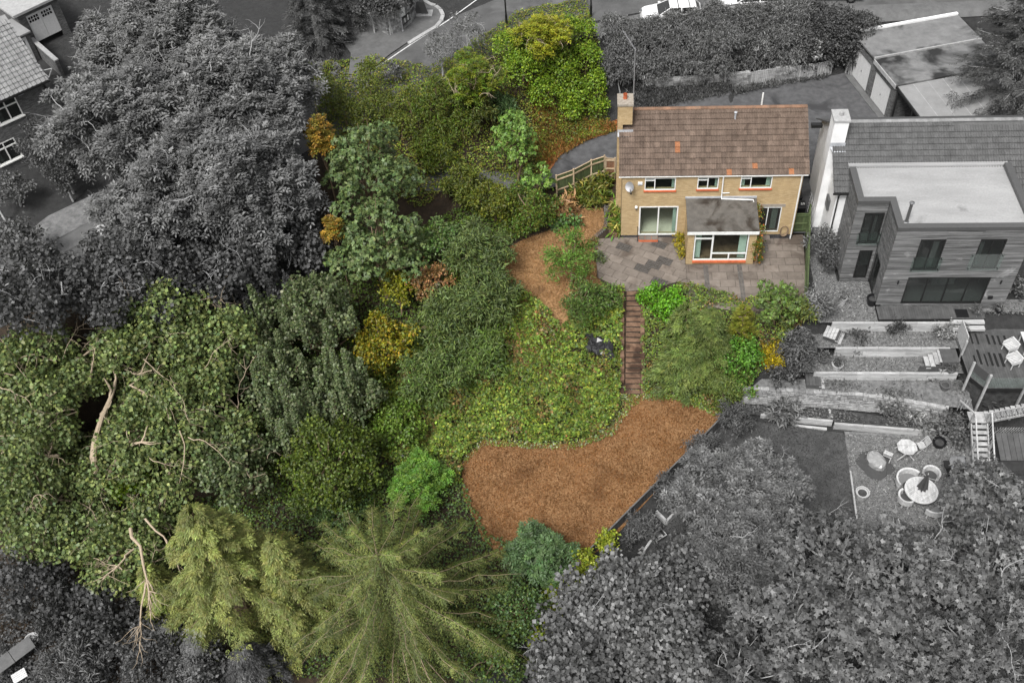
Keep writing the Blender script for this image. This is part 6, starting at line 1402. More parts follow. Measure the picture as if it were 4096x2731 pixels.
def spires(name, label, px, py, rpx, hc, pal, n=14, size=.12, cut=None, sh=(1.9, 3.6), dens=1.0, group=None, bark=BARK):
    """A suckering poplar: upright leafy shoots above a leafy crown."""
    SEED[0] += 1; R = np.random.RandomState(SEED[0]); p, g = place(px, py, hc); r = rpx / pxm(p); root = thing(name, label, 'tree', (p[0], p[1], g), 0, group); LV = Leaves(); m = MB()
    lb = lobes_of(R, (r, r, r * 1.1), 12); lb[:, 2] += hc - .3; spray(R, LV, lb, 'round', size, 20 * dens, pal)
    for k in range(n):
        a = k * 2.4; q = r * .85 * (k / n) ** .5; x, y = q * cos(a), q * sin(a); z0 = hc - r * .2 + R.uniform(-.4, .4) - q * .25; h = R.uniform(*sh); N = int(230 * h * dens); t = R.rand(N) ** .8; ang = R.uniform(0, 6.28, N); rad = (.30 * (1 - t) ** .75 + .04) * R.uniform(.5, 1.1, N)
        lx, ly = R.normal(0, .12), R.normal(0, .12); o = np.stack([x + lx * t + rad * np.cos(ang), y + ly * t + rad * np.sin(ang), z0 + h * t], 1); d = np.stack([np.cos(ang), np.sin(ang), R.normal(.1, .4, N)], 1)
        LV.blade(o, d, np.stack([np.cos(ang) * .5, np.sin(ang) * .5, np.ones(N)], 1) + R.normal(0, .4, (N, 3)), size * R.uniform(.55, 1.1, N), .95, pick(R, pal, N, .22) * np.exp(R.normal(0, .1)) * (.9 + .35 * t)[:, None] ** 0, fold=.05)
        m.tube([(x * .4, y * .4, max(.1, hc * .4)), (x, y, z0), (x + lx, y + ly, z0 + h * .95)], [.05, .03, .006], 5, cap=False)
    LV.build('crown', root, cut, (p[0], p[1], g)); limbs(R, m, (0, 0, 0), (0, 0, hc), lb[:6], r * .07); m.build('trunk', bark, root, local=True); return root
def cutline(p1, p2, z, grey_left=True):
    a, b = G(*p1, z), G(*p2, z); d = (b - a)[:2]
    def f(V):
        s = d[0] * (V[:, 1] - a[1]) - d[1] * (V[:, 0] - a[0]); return s > 0 if grey_left else s < 0
    return f
# palettes (linear albedo)
SYC = [(.082, .125, .045), (.115, .165, .06), (.058, .092, .034), (.14, .18, .055)]
SYCL = [(.12, .21, .035), (.16, .25, .05), (.09, .17, .03)]
POP = [(.105, .145, .05), (.15, .19, .065), (.075, .11, .042), (.19, .22, .065)]
POPW = [(.080, .108, .040), (.11, .14, .052), (.20, .22, .13), (.06, .085, .032), (.055, .08, .03)]
OLV = [(.07, .10, .012), (.05, .08, .012), (.10, .13, .015), (.04, .06, .01)]
CYP = [(.17, .20, .050), (.22, .245, .068), (.12, .15, .038), (.20, .20, .055)]
CED = [(.090, .118, .028), (.12, .145, .035), (.06, .085, .02), (.165, .175, .045)]
YEL = [(.16, .17, .01), (.22, .20, .012), (.10, .12, .012), (.30, .19, .012), (.07, .09, .01)]
YG = [(.20, .24, .02), (.26, .28, .025), (.14, .19, .02)]
LAU = [(.10, .18, .012), (.15, .24, .015), (.07, .13, .01), (.20, .26, .02)]
HED = [(.06, .085, .012), (.085, .11, .014), (.05, .07, .012), (.12, .12, .016)]
BRA = [(.09, .16, .024), (.13, .21, .027), (.19, .25, .03), (.06, .11, .02), (.25, .24, .035), (.11, .18, .035)]
BUD = [(.075, .11, .035), (.10, .14, .04), (.06, .09, .03), (.13, .17, .04)]
DEAD = [(.26, .13, .05), (.33, .17, .07), (.18, .09, .035), (.12, .11, .03)]
ORG = [(.30, .15, .02), (.22, .14, .02), (.36, .20, .03), (.14, .13, .02)]
BRI = [(.10, .26, .012), (.14, .32, .02), (.07, .18, .01)]
YEW = [(.085, .125, .028), (.115, .155, .038), (.06, .09, .02), (.16, .19, .045)]
GRN = [(.08, .19, .02), (.11, .24, .03), (.06, .14, .018)]
ELD = [(.065, .115, .042), (.09, .15, .052), (.05, .09, .032)]
STR = [(.22, .20, .03), (.14, .17, .02), (.10, .14, .02), (.28, .22, .05)]
def grey(k, s=.35): return [(k, k, k), (k * (1 + s), ) * 3, (k * (1 - s), ) * 3]
G1, G2, G3, G4 = grey(.098), grey(.135), grey(.062), grey(.19); GC = grey(.14)

NW = cutline((0, 812), (770, 607), 3.6); BL = cutline((0, 1252), (705, 1562), -.5, False); BL2 = cutline((0, 1252), (705, 1562), .5, False)
# ---- coloured plot: tall trees on the left
tree('sycamore', 'large blue green sycamore at the left plot edge beside the orange leaves', 850, 410, 112, 5.2, 'rosette', .26, 17, SYC, ez=1.25, nl=24)
tree('sycamore', 'large blue green sycamore standing in front of the upper one, above the pale poplars', 868, 580, 108, 3.8, 'rosette', .26, 17, SYC, ez=1.2, nl=22)
tree('young_sycamore', 'light green young sycamore between driveway and hedge', 1185, 330, 62, 3.4, 'rosette', .24, 17, SYCL, ez=1.35, nl=16)
tree('young_sycamore', 'light green young sycamore bush at the left end of the board fence', 1235, 420, 48, 1.5, 'rosette', .22, 17, SYCL, nl=10)
for k, (x, y, r, h, lab) in enumerate([(640, 705, 85, 3.6, 'pale leaved poplar spires nearest the grey corner of the picture'), (735, 720, 100, 4.2, 'tall pale leaved poplar left of the dark gap below the sycamores'), (630, 850, 100, 3.6, 'pale leaved poplar behind the big dead branched poplar'), (790, 900, 82, 3.2, 'silver tipped poplar spires right above the dark hornbeam'), (680, 965, 78, 2.8, 'silver tipped poplar spires left above the dark hornbeam')]):
    spires('poplar', lab, x, y, r, h, POPW, 16, .15, cut=NW if k == 0 else None, group='pale poplars')
tree('big_poplar', 'huge poplar with bare pale branches, its crown along the grey cut edge', 400, 790, 185, 4.6, 'round', .17, 22, POP, nl=30, twigs=34, bark=PALEBARK, cut=NW, ez=.75)
tree('big_poplar', 'huge poplar with bare pale branches at the left picture edge', 90, 910, 165, 4.2, 'round', .17, 22, POP, nl=26, twigs=26, bark=PALEBARK, cut=NW, ez=.75)
tree('big_poplar', 'huge poplar in the middle of the left side with thick pale limbs', 400, 985, 190, 3.4, 'round', .17, 22, POP, nl=28, twigs=24, bark=PALEBARK, ez=.75)
tree('big_poplar', 'blue green poplar below the others, cut by the lower grey corner', 110, 1150, 165, 2.4, 'round', .16, 22, POPW[:2] + POP, nl=26, twigs=12, bark=PALEBARK, cut=BL, ez=.8)
tree('big_poplar', 'poplar with long dead branches left of the yellow green cypress', 300, 1260, 125, 2.2, 'round', .16, 20, POP, nl=18, twigs=30, bark=PALEBARK, cut=BL)
tree('big_poplar', 'dark poplar filling the gap above the broad cypress', 540, 1065, 105, 2.6, 'round', .16, 22, POPW + POP[2:3], nl=18, twigs=6)
tree('elder', 'bright green elder bush between hornbeam and dry lawn', 960, 1110, 72, 1.1, 'pinnate', .26, 15, GRN + BRA[:2], nl=14, cat='shrub')
tree('yew', 'dark bush in the hollow between cypress, hornbeam and cedar', 790, 1195, 66, 1.2, 'kite', .12, 26, ELD + OLV[:2], nl=12, cat='shrub')
tree('hornbeam', 'dark olive green tree between the silver poplars and the cypress', 755, 1075, 118, 2.8, 'kite', .14, 30, OLV, nl=22, ez=1.0)
def limb(root, pts, r0, r1, twig=5, seed=1):
    R = np.random.RandomState(seed); P = [G(x, y, z) for x, y, z in pts]; Q = []
    for a, b in zip(P[:-1], P[1:]):
        for t in (0, .33, .66): Q.append(a + (b - a) * t + R.normal(0, .05, 3))
    Q.append(P[-1]); m = MB(); m.tube(Q, list(np.linspace(r0, r1, len(Q))), 8)
    for k in range(twig):
        b = Q[R.randint(len(Q) // 2, len(Q))]; d = unit(Q[-1] - Q[0] + R.normal(0, 1.2, 3)); tp = [b]
        for h_ in range(6): d = unit(d + R.normal(0, .3, 3)); tp.append(tp[-1] + d * R.uniform(.12, .3))
        m.tube(tp, list(np.linspace(r1 * .9, r1 * .2, 7)), 5)
    m.build('dead_limb', PALEBARK, root)
BP = [o for o in COL.objects if o.name.startswith('big_poplar')]
limb(BP[2], [(228, 1120, -1.2), (212, 1050, .6), (232, 960, 1.6), (262, 890, 2.2)], .22, .10, 4, 1); limb(BP[2], [(245, 1085, -.6), (280, 1030, 1.0), (325, 1015, 1.7)], .16, .06, 6, 2); limb(BP[1], [(-10, 1035, .8), (60, 1042, .9), (135, 1045, .8)], .14, .07, 4, 3)
limb(BP[0], [(330, 905, 2.4), (300, 885, 2.6), (380, 925, 2.4)], .07, .03, 6, 4); limb(BP[0], [(120, 880, 2.6), (230, 785, 3.2), (330, 720, 3.6), (500, 680, 3.9)], .06, .03, 10, 5); limb(BP[4], [(300, 1215, 1.0), (322, 1260, 1.0), (335, 1330, .8), (345, 1400, .4)], .09, .03, 12, 6); limb(BP[4], [(330, 1190, 1.1), (375, 1230, .9), (405, 1290, .6)], .06, .02, 8, 7); limb(BP[4], [(305, 1260, .9), (270, 1300, .8), (235, 1330, .6)], .05, .02, 8, 8); limb(BP[4], [(335, 1330, .8), (325, 1420, .2), (320, 1480, -.3)], .05, .02, 12, 9)
tree('hawthorn', 'bright green bush under the thick pale limbs on the left', 300, 1110, 52, 2.6, 'kite', .13, 30, LAU, nl=10)
cypress('cypress', 'broad yellow green cypress at the bottom left of the plot', 578, 1425, 10.6, 245, CYP, 7500, cut=BL2, L=.62, shag=.28, prof=.8, w=.23, topk=.02)
cypress('cypress', 'small yellow green cypress tucked in left of the broad one', 395, 1400, 4.2, 75, CYP, 1500, cut=BL, L=.5, shag=.45, w=.24)
cypress('cypress', 'yellow green cypress squeezed between broad cypress and cedar', 705, 1420, 7.6, 150, CYP, 3400, cut=BL2, L=.6, shag=.28, w=.22, prof=.8, topk=.02)
cedar('cedar', 'large open cedar with boughs radiating over the bottom of the plot', 862, 1262, 9, 7.7, CED, 84, ztop=4.4)
tree('elder', 'blue green elder bush at the bottom edge of the dry lawn', 1240, 1275, 72, 1.3, 'pinnate', .3, 14, ELD, nl=14)
for x, y, r, h, lab in ((1340, 1300, 44, .8, 'yellow green shrub on the lower boundary nearest the dry lawn'), (1395, 1245, 26, .7, 'yellow green sprigs topping the lower boundary by the lawn corner'), (1290, 1370, 42, .9, 'yellow green shrub lower down the boundary beside the elder'), (1230, 1450, 36, .8, 'yellow green shrub lowest on the boundary')):
    tree('golden_shrub', lab, x, y, r, h, 'kite', .13, 36, YG, nl=8, cat='shrub', group='yellow green boundary shrubs')
tree('yew', 'dark green understorey tree below the elder, by the cedar', 1190, 1400, 80, 1.6, 'kite', .12, 26, OLV[:2] + ELD, nl=14)
tree('yew', 'dark green understorey bush at the bottom corner of the plot', 1130, 1510, 85, 1.2, 'kite', .12, 26, ELD + OLV, nl=14)
# ---- middle of the plot
tree('yellowing_shrub', 'yellow green shrub with golden leaves left of the bramble bank', 880, 800, 78, 2.0, 'kite', .13, 34, YEL, nl=18, cat='shrub', ez=1.1)
tree('yellowing_shrub', 'round yellow green shrub above the golden one', 912, 665, 46, 2.4, 'kite', .13, 34, YEL[:3], nl=12, cat='shrub')
tree('yellowing_shrub', 'dark olive lower shrub under the golden leaves', 830, 900, 66, 1.3, 'kite', .12, 34, OLV + YEL[:1], nl=14, cat='shrub')
tree('withered_shrub', 'brown withered shrub in the middle of the thicket', 992, 650, 52, 2.1, 'kite', .12, 20, DEAD, nl=12, cat='shrub', twigs=12)
tree('buddleia', 'tall grey green buddleia left of the round dry lawn', 1095, 590, 72, 2.0, 'narrow', .22, 26, BUD, nl=16, cat='shrub', ez=1.2)
tree('buddleia', 'grey green buddleia lower on the bank', 1070, 720, 85, 1.5, 'narrow', .22, 26, BUD, nl=16, cat='shrub')
tree('buddleia', 'grey green buddleia beside the yellow shrubs', 995, 760, 60, 1.4, 'narrow', .2, 26, BUD + OLV[:1], nl=12, cat='shrub')
tree('buddleia', 'buddleia thicket at the head of the bramble bank', 1125, 690, 76, 1.6, 'narrow', .22, 26, BUD, nl=16, cat='shrub')
tree('buddleia', 'green thicket on the left flank of the bramble bank', 1000, 860, 82, 1.5, 'narrow', .2, 26, BUD + BRA[:1], nl=16, cat='shrub')
tree('buddleia', 'green thicket in the middle of the bramble bank', 1110, 820, 70, .8, 'narrow', .2, 28, BUD + BRA[:2], nl=14, cat='shrub')
tree('elder', 'leafy green bush at the lower left of the bramble bank', 915, 985, 66, 1.1, 'kite', .14, 32, BRA[:2] + OLV[:1], nl=12, cat='shrub')
tree('laurel', 'dark green bush between sycamore and buddleia', 1020, 560, 62, 2.0, 'kite', .14, 30, GRN[:1] + SYC, nl=12, cat='shrub')
tree('laurel', 'olive hedge bush right of the buddleia, above the round lawn', 1215, 490, 75, 1.3, 'kite', .11, 44, HED + GRN[:1], nl=14, cat='shrub')
tree('laurel', 'olive bush with yellow patches in the hedge above the round lawn', 1135, 470, 62, 1.5, 'kite', .12, 40, HED + YEL[:1], nl=14, cat='shrub')
tree('laurel', 'grassy olive bush beside the bare soil patch', 1075, 440, 58, 1.2, 'narrow', .2, 30, HED + STR[1:2], nl=12, cat='shrub')
tree('tamarisk', 'feathery light green sapling at the edge of the round lawn', 1312, 605, 58, 1.8, 'fine', .16, 26, SYCL[:1] + BUD[3:] + GRN[:1], nl=14, cat='sapling', ez=1.5)
tree('tamarisk', 'feathery green sapling just below the light one', 1338, 695, 58, 1.2, 'fine', .16, 28, GRN[:1] + BUD, nl=12, cat='sapling')
tree('lilac', 'grey green bush left of the top of the garden stairs', 1392, 690, 42, .9, 'kite', .1, 40, BUD + GRN[:1], nl=10, cat='shrub')
tree('bright_shrub', 'vivid green rounded shrub right of the garden stairs', 1522, 702, 52, .9, 'kite', .13, 44, BRI, nl=12, cat='shrub')
cypress('yew_tree', 'feathery dark green conifer in front of the right patio', 1618, 835, 4.6, 92, YEW, 3400, L=.7, shag=.12, w=.2, prof=.85, topk=.02)
cypress('hemlock', 'spreading feathery conifer low on the bank below the stairs', 1560, 862, 2.2, 74, YEW, 1300, L=.8, shag=.12, w=.3, prof=.55)
cypress('yew_tree', 'second feathery green conifer top close behind the first', 1572, 790, 3.4, 56, YEW, 1100, L=.6, shag=.1, w=.28, prof=.6)
cypress('golden_cypress', 'upright golden cypress beside the right patio', 1698, 790, 3.6, 42, [(.13, .14, .015), (.09, .10, .012), (.2, .21, .02)], 1500, L=.3, shag=-.1, w=.14, prof=.5)
tree('mock_orange', 'fresh green bush below the golden cypress', 1695, 820, 56, 1.3, 'kite', .12, 42, GRN, nl=12, cat='shrub')
tree('maple_sapling', 'light green maple sapling rising at the patio corner by the fence', 1785, 700, 58, 1.7, 'rosette', .2, 18, SYCL[:2] + BUD, nl=14, cat='sapling', ez=1.3)
tree('buddleia', 'buddleia with green leaves right by the boundary fence', 1830, 720, 42, 1.2, 'narrow', .18, 28, BUD + STR[:1], nl=10, cat='shrub')
tree('goldenrod', 'bright yellow feathery shrub at the right corner of the plot', 1772, 822, 30, .9, 'fine', .16, 34, [(.42, .30, .01), (.34, .26, .012), (.22, .2, .012)], nl=8, cat='shrub')
tree('laurel', 'mixed green bush under the yellow shrub by the dry lawn', 1660, 900, 46, .7, 'narrow', .16, 30, YEW + STR[2:3], nl=10, cat='shrub')
tree('laurel', 'low green bush at the end of the fence above the lower lawn', 1700, 880, 40, .7, 'kite', .12, 34, YEW + GRN, nl=8, cat='shrub')
# against the house
mass('wall_shrub', 'yellow shrub against the left side of the extension', [(3.62, -.5, .3, .30, -.15), (3.58, -1.15, .25, .34, -.15), (3.62, -1.8, .15, .30, -.15)], 'kite', .10, 60, [(.36, .26, .015), (.28, .24, .015), (.14, .15, .015)], cat='shrub')
mass('climber', 'green climber with orange blooms over the right corner of the extension', [(8.15, -2.25, .2, .42, -.3), (8.15, -2.3, .8, .42, -.3), (8.1, -2.2, 1.45, .38, -.3), (8.18, -1.6, 2.0, .32, -.3), (8.2, -1.0, 2.4, .26, -.3), (8.2, -.5, 2.6, .22, -.3), (8.2, -1.6, .8, .4, -.3)], 'kite', .09, 70, HED + GRN[:1] + [(.4, .12, .02)], cat='climber')
mass('daylily_clump', 'strappy green leaves along the left side wall of the house', [(1418, 470, 10, .3), (1416, 492, 11, .3), (1417, 514, 11, .3), (1420, 532, 10, .25)], 'narrow', .32, 30, STR[1:] + GRN[:1], cat='plant')
mass('daylily_clump', 'wide bed of strappy green leaves below the board fence', [(1330, 452, 22, .25), (1352, 440, 22, .3), (1372, 432, 18, .3), (1350, 462, 22, .25), (1375, 455, 16, .25), (1385, 418, 12, .3)], 'narrow', .34, 26, STR[1:] + HED, cat='plant')
mass('dead_stalks', 'tuft of straw coloured dead stalks at the fence corner', [(1302, 475, 9, .5), (1298, 492, 9, .3)], 'narrow', .4, 26, [(.38, .24, .11), (.3, .18, .08)], cat='plant')
mass('patio_shrub', 'dark heathery shrub at the left edge of the patio', [(1362, 560, 13, .3)], 'fine', .12, 60, HED + DEAD[:1], cat='shrub')
mass('patio_shrub', 'green shrub with grey leaves at the left edge of the patio, nearer the stairs', [(1374, 588, 14, .3), (1384, 600, 9, .2)], 'kite', .1, 50, BUD + [(.2, .23, .17)], cat='shrub')
mass('edge_plants', 'broad leaved plants at the top end of the round dry lawn', [(1300, 515, 14, .25), (1320, 512, 12, .25), (1282, 520, 14, .25)], 'kite', .2, 22, ELD + GRN[:1], cat='plant')
# ---- bank along the road
mass('roadside_hedge', 'olive clipped hedge with two rounded tops at the upper left of the plot', [(740, 185, 30, 1.6), (760, 225, 42, 1.3), (790, 255, 42, 1.2), (850, 165, 30, 1.7), (850, 205, 36, 1.4), (880, 245, 42, 1.2), (920, 290, 42, 1.0), (830, 270, 40, 1.0), (940, 230, 30, 1.1)], 'kite', .10, 46, HED + OLV[2:3], cat='hedge')
mass('roadside_hedge', 'green laurel hedge in the middle of the road bank', [(985, 250, 45, 1.4), (1010, 310, 45, 1.1), (1060, 230, 45, 1.5), (975, 340, 38, .9), (1000, 205, 28, 1.6), (1060, 290, 40, 1.0), (1000, 375, 34, .8)], 'narrow', .17, 34, LAU[:1] + HED, cat='hedge')
mass('roadside_hedge', 'bright yellow green laurel hedge filling the top of the plot', [(1165, 110, 40, 1.6), (1230, 90, 45, 1.6), (1300, 70, 42, 1.7), (1345, 65, 26, 1.8), (1345, 130, 42, 1.4), (1280, 150, 55, 1.5), (1200, 160, 50, 1.6), (1370, 190, 32, 1.3), (1320, 210, 48, 1.2), (1250, 210, 45, 1.2), (1375, 245, 26, .9), (1310, 255, 36, .8)], 'kite', .13, 46, LAU, cat='hedge')
tree('chestnut_sapling', 'yellowing sparse sapling leaning over the bright hedge', 1250, 90, 62, 3.0, 'pinnate', .32, 8, YG[:1] + YEL[:2], nl=12, twigs=14, cat='tree')
tree('chestnut_sapling', 'half bare sapling with pale branches in the middle of the road bank', 1085, 195, 70, 2.6, 'pinnate', .3, 7, LAU[:1] + YEL[:1] + HED[:1], nl=12, twigs=26, cat='tree')
tree('laurel', 'mottled green bush below the half bare sapling', 1100, 260, 46, 1.3, 'narrow', .18, 32, HED + SYC[:1] + DEAD[3:], nl=10, cat='shrub')
tree('laurel', 'blue green bush beside the dry bank above the driveway', 1160, 250, 34, .9, 'fine', .2, 40, ELD, nl=8, cat='shrub')
tree('laurel', 'dark hedge bush with yellow patches over the bare soil', 1010, 360, 44, 1.0, 'narrow', .16, 32, OLV + YEL[:1], nl=10, cat='shrub')
tree('chestnut', 'orange brown chestnut leaves at the left plot edge', 738, 330, 34, 5.6, 'pinnate', .30, 13, ORG + HED[:1], nl=9, ez=2.4, var=.3)
tree('chestnut', 'small orange brown chestnut leaves lower on the left plot edge', 768, 535, 20, 5.2, 'pinnate', .26, 14, ORG + HED[:1], nl=7, ez=2.2, var=.3)
# ground covers of the plot
bram = xy(G(x, y, z) for x, y, z in [(1200, 690, -.9), (1290, 760, -1.2), (1330, 700, -.6), (1432, 668, -.3), (1428, 760, -1.5), (1424, 900, -3.1), (1418, 950, -3.5), (1390, 985, -3.6), (1320, 1018, -3.7), (1200, 1015, -3.7), (1105, 1005, -3.7), (1060, 1055, -3.7), (1062, 1110, -3.9), (1000, 1130, -3.9), (880, 1050, -3.6), (850, 930, -3.2), (930, 800, -2.2), (1050, 640, -.8)])
cover('bramble', 'bramble and nettle leaves smothering the bank beside the garden stairs', bram, .17, 330, BRA, (.1, 1.0), 'lobed', seed=4, hs=2.0, blot=DEAD + HED + BUD, var=.34)
cover('bramble', 'coarse bramble shoots and dry stems among the bank foliage', bram, .26, 60, BUD + DEAD[:1] + YG[:1], (.3, .95), 'blade', seed=5)
sl2 = xy(G(x, y, z) for x, y, z in [(1472, 700, -.6), (1560, 650, -.3), (1700, 690, -.5), (1850, 690, -.5), (1855, 730, -.6), (1740, 850, -2), (1655, 955, -3.6), (1560, 920, -3.5), (1475, 900, -3.3)])
cover('bank_plants', 'mixed low plants on the bank right of the garden stairs', sl2, .13, 260, BRA + YEW, (.1, .55), 'kite', seed=6, hs=2, blot=DEAD + OLV)
wood = xy(G(x, y, z) for x, y, z in [(760, 640, -1), (1060, 470, 0), (1240, 420, 0), (1290, 500, -.3), (1160, 570, -.3), (1050, 640, -.9), (930, 800, -2.2), (850, 930, -3.2), (880, 1050, -3.6), (1000, 1130, -3.9), (700, 1200, -4), (500, 1000, -4), (560, 760, -3)])
cover('undergrowth', 'ivy and low green undergrowth beneath the left trees', wood, .14, 130, OLV + BRA[:2] + ELD[:1], (.05, .5), 'kite', seed=7)
bank = xy(G(x, y, 1.5) for x, y in [(715, 200), (850, 180), (1000, 205), (1200, 75), (1345, 45), (1410, 265), (1300, 300), (1235, 345), (1240, 398), (1010, 405), (960, 440), (760, 420)])
cover('undergrowth', 'weeds and grasses on the bank between hedge and driveway', bank, .13, 150, HED + LAU[:2] + STR, (.05, .5), 'kite', seed=8)
cover('dry_grass', 'tawny dry grass tufts on the bank above the driveway', xy(G(x, y, .6) for x, y in [(1215, 240), (1300, 260), (1412, 270), (1420, 288), (1345, 314), (1285, 350), (1235, 395), (1225, 330)]), .3, 220, [(.30, .19, .05), (.22, .15, .04), (.16, .15, .03), (.36, .14, .04)], (.02, .2), 'blade', seed=9)
cover('fallen_leaves', 'orange fallen leaves lining the driveway edge', xy(G(x, y, .1) for x, y in [(1238, 398), (1240, 360), (1300, 325), (1360, 296), (1421, 275), (1421, 292), (1345, 320), (1285, 355), (1265, 388)]), .13, 420, [(.42, .11, .025), (.32, .08, .02), (.36, .2, .08), (.2, .08, .03)], (.01, .06), 'kite', seed=10, zoff=.08)
cover('lawn_blades', 'dry brown grass blades on the lower lawn', low, .11, 700, [(.34, .155, .05), (.25, .105, .032), (.42, .21, .08), (.2, .09, .03)], (.02, .05), 'blade', seed=11, zoff=.03)
cover('lawn_blades', 'dry straw grass blades on the upper lawn', upl, .10, 700, [(.42, .24, .10), (.33, .18, .07), (.5, .31, .15)], (.02, .05), 'blade', seed=12, zoff=.03)
edge = xy(G(x, y, -3.8) for x, y in [(1432, 900), (1400, 975), (1320, 1012), (1200, 1010), (1105, 1000), (1056, 1055), (1062, 1070), (1110, 1022), (1200, 1030), (1330, 1030), (1412, 1000), (1445, 945), (1472, 925), (1560, 925), (1640, 962), (1655, 950), (1560, 900), (1475, 895)])
cover('lawn_edge_weeds', 'weeds and bindweed fringing the dry lower lawn', edge, .11, 260, BRA + [(.35, .38, .3), (.3, .19, .08)], (.03, .3), 'kite', seed=13)
ts = MB(); R = np.random.RandomState(4); c = G(1378, 800, -1.6); zz = gz1(c[0], c[1])
V = []; n = 12
for i in range(n):
    for j in range(n):
        x, y = -.75 + 1.5 * i / (n - 1), -.45 + .9 * j / (n - 1); V.append((x + .1 * R.normal(), y - .45 * x * .6 + .05 * R.normal(), .85 + .1 * R.normal() + (y - .45 * x * .6) * .62))
ts.add(V, [(i * n + j, (i + 1) * n + j, (i + 1) * n + j + 1, i * n + j + 1) for i in range(n - 1) for j in range(n - 1)]); o = ts.build('plastic_sheet', plain('black_polythene', (.03, .03, .032), .25), None); o.location = (c[0], c[1], zz); tag(o, 'crumpled black plastic sheet lying on the brambles', 'sheet')

# ---- grey surroundings: left
for x, y, r, h, lab in ((420, 120, 150, 6.0, 'grey horse chestnut at the top, behind the far garage'), (270, 300, 150, 5.6, 'grey horse chestnut right of the dark brick house'), (530, 210, 155, 6.2, 'grey horse chestnut at the top centre left'), (470, 400, 155, 5.2, 'grey horse chestnut in the middle of the grey left side'), (590, 470, 128, 4.6, 'grey horse chestnut bordering the orange leaves'), (300, 120, 110, 5.0, 'grey horse chestnut nearest the far garage doors'), (640, 190, 95, 5.0, 'grey horse chestnut beside the dark conifers at the top'), (600, 330, 100, 5.2, 'grey horse chestnut left of the plot edge')):
    tree('horse_chestnut', lab, x, y, r, h, 'pinnate', .40, 8.5, GC, nl=24, twigs=16, bark=GREYBARK, group='grey horse chestnuts')
for x, y, r, h, lab in ((95, 680, 120, 4.2, 'grey poplar at the left picture edge above the cut'), (300, 650, 130, 4.4, 'grey poplar above the cut beside the left pavement'), (520, 590, 120, 4.4, 'grey poplar above the cut nearest the plot corner'), (690, 560, 70, 3.6, 'small grey poplar in the notch of the plot edge')):
    tree('grey_poplar', lab, x, y, r, h, 'round', .17, 22, G1, nl=20, twigs=16, bark=GREYBARK, cut=lambda V: np.ones(len(V), bool), group='grey poplars')
tree('horse_chestnut', 'low grey horse chestnut covering the road bend', 335, 500, 105, 4.2, 'pinnate', .40, 8.5, GC, nl=20, twigs=14, bark=GREYBARK, group='grey horse chestnuts')
tree('grey_poplar', 'grey poplar right of the visible pavement', 285, 585, 80, 3.4, 'round', .17, 22, G1, nl=16, twigs=10, bark=GREYBARK, group='grey poplars')
tree('dark_shrub', 'dark grey shrub in front of the dark brick house', 105, 345, 62, 2.2, 'kite', .12, 36, G3, nl=14, bark=GREYBARK, cat='shrub')
tree('dark_shrub', 'dark grey shrub below the windows of the dark brick house', 150, 405, 52, 1.4, 'kite', .12, 36, G3, nl=12, bark=GREYBARK, cat='shrub')
tree('dark_shrub', 'grey shrub at the left edge above the verge', 30, 440, 46, 1.2, 'kite', .13, 30, G1, nl=10, bark=GREYBARK, cat='shrub')
tree('dark_shrub', 'grey shrub at the left edge beside the pavement end', 40, 555, 55, 1.8, 'round', .15, 26, G1, nl=12, bark=GREYBARK, cat='shrub')
cypress('dark_conifer', 'dark grey conifer at the top by the street corner', 735, 110, 6.5, 85, G3, 2600, L=.6, w=.24)
cypress('dark_conifer', 'dark grey conifer next to the ivy topped corner wall', 800, 60, 6.0, 60, G3, 1800, L=.6, w=.24)
mass('ivy_hedge', 'dark ivy hedge heaped on top of the corner stone wall', [(850, 15, 34, 2.3), (890, 20, 34, 2.3), (930, -10, 34, 2.5), (860, -25, 36, 3.0)], 'kite', .15, 40, G3, cat='hedge', bark=GREYBARK)
cover('verge_weeds', 'grey weeds beside the corner pavement', xy(G(x, y, 3.3) for x, y in [(690, 160), (760, 130), (800, 180), (860, 190), (810, 230), (740, 150)]), .13, 200, G2, (.05, .4), 'kite', seed=20)
tree('bare_sapling', 'nearly bare grey sapling leaning over the road', 1010, 115, 42, 2.4, 'narrow', .16, 3.2, G2, nl=10, twigs=26, bark=GREYBARK, cat='sapling')
tree('bare_sapling', 'nearly bare grey sapling over the road nearer the bright hedge', 1075, 80, 46, 2.6, 'narrow', .16, 2.5, G2, nl=10, twigs=22, bark=GREYBARK, cat='sapling')
tree('dark_shrub', 'grey roadside shrub between the two rounded hedge tops', 905, 165, 22, 1.0, 'kite', .11, 34, G1, nl=7, bark=GREYBARK, cat='shrub')
# top: the long grey hedge
hs = []
for i in range(12):
    x = 1410 + i * 47
    hs += [(x, (66 if x < 1630 else 36) + 9 * sin(i * 1.3), 40, 1.9), (x + 10, 80, 36, 1.8), (x + 20, 104 - i * 1.5 + 8 * sin(i * 2.1), 40, 1.9), (x, 140 - i * 2.2 + 6 * sin(i), 36, 1.5), (x + 22, 172 - i * 3.2 + 5 * sin(i * 1.7), 26, 1.0)]
mass('long_hedge', 'long tall grey laurel hedge between road and driveway', [s for s in hs if s[0] < 1850], 'narrow', .16, 44, GC, cat='hedge', bark=GREYBARK)
mass('ivy_hedge', 'grey ivy hedge hanging down beside the garages', [s for s in hs if s[0] >= 1850] + [(1960, 100, 32, 2.4), (1985, 60, 36, 2.6), (1940, 70, 34, 2.6), (1900, 60, 34, 2.6), (1960, 130, 18, 1.6)], 'kite', .13, 46, G3, cat='hedge', bark=GREYBARK)
tree('dark_shrub', 'pale grey bush in the hedge right of the planks', 1880, 105, 28, 2.0, 'kite', .15, 34, G4, nl=8, bark=GREYBARK, cat='shrub')
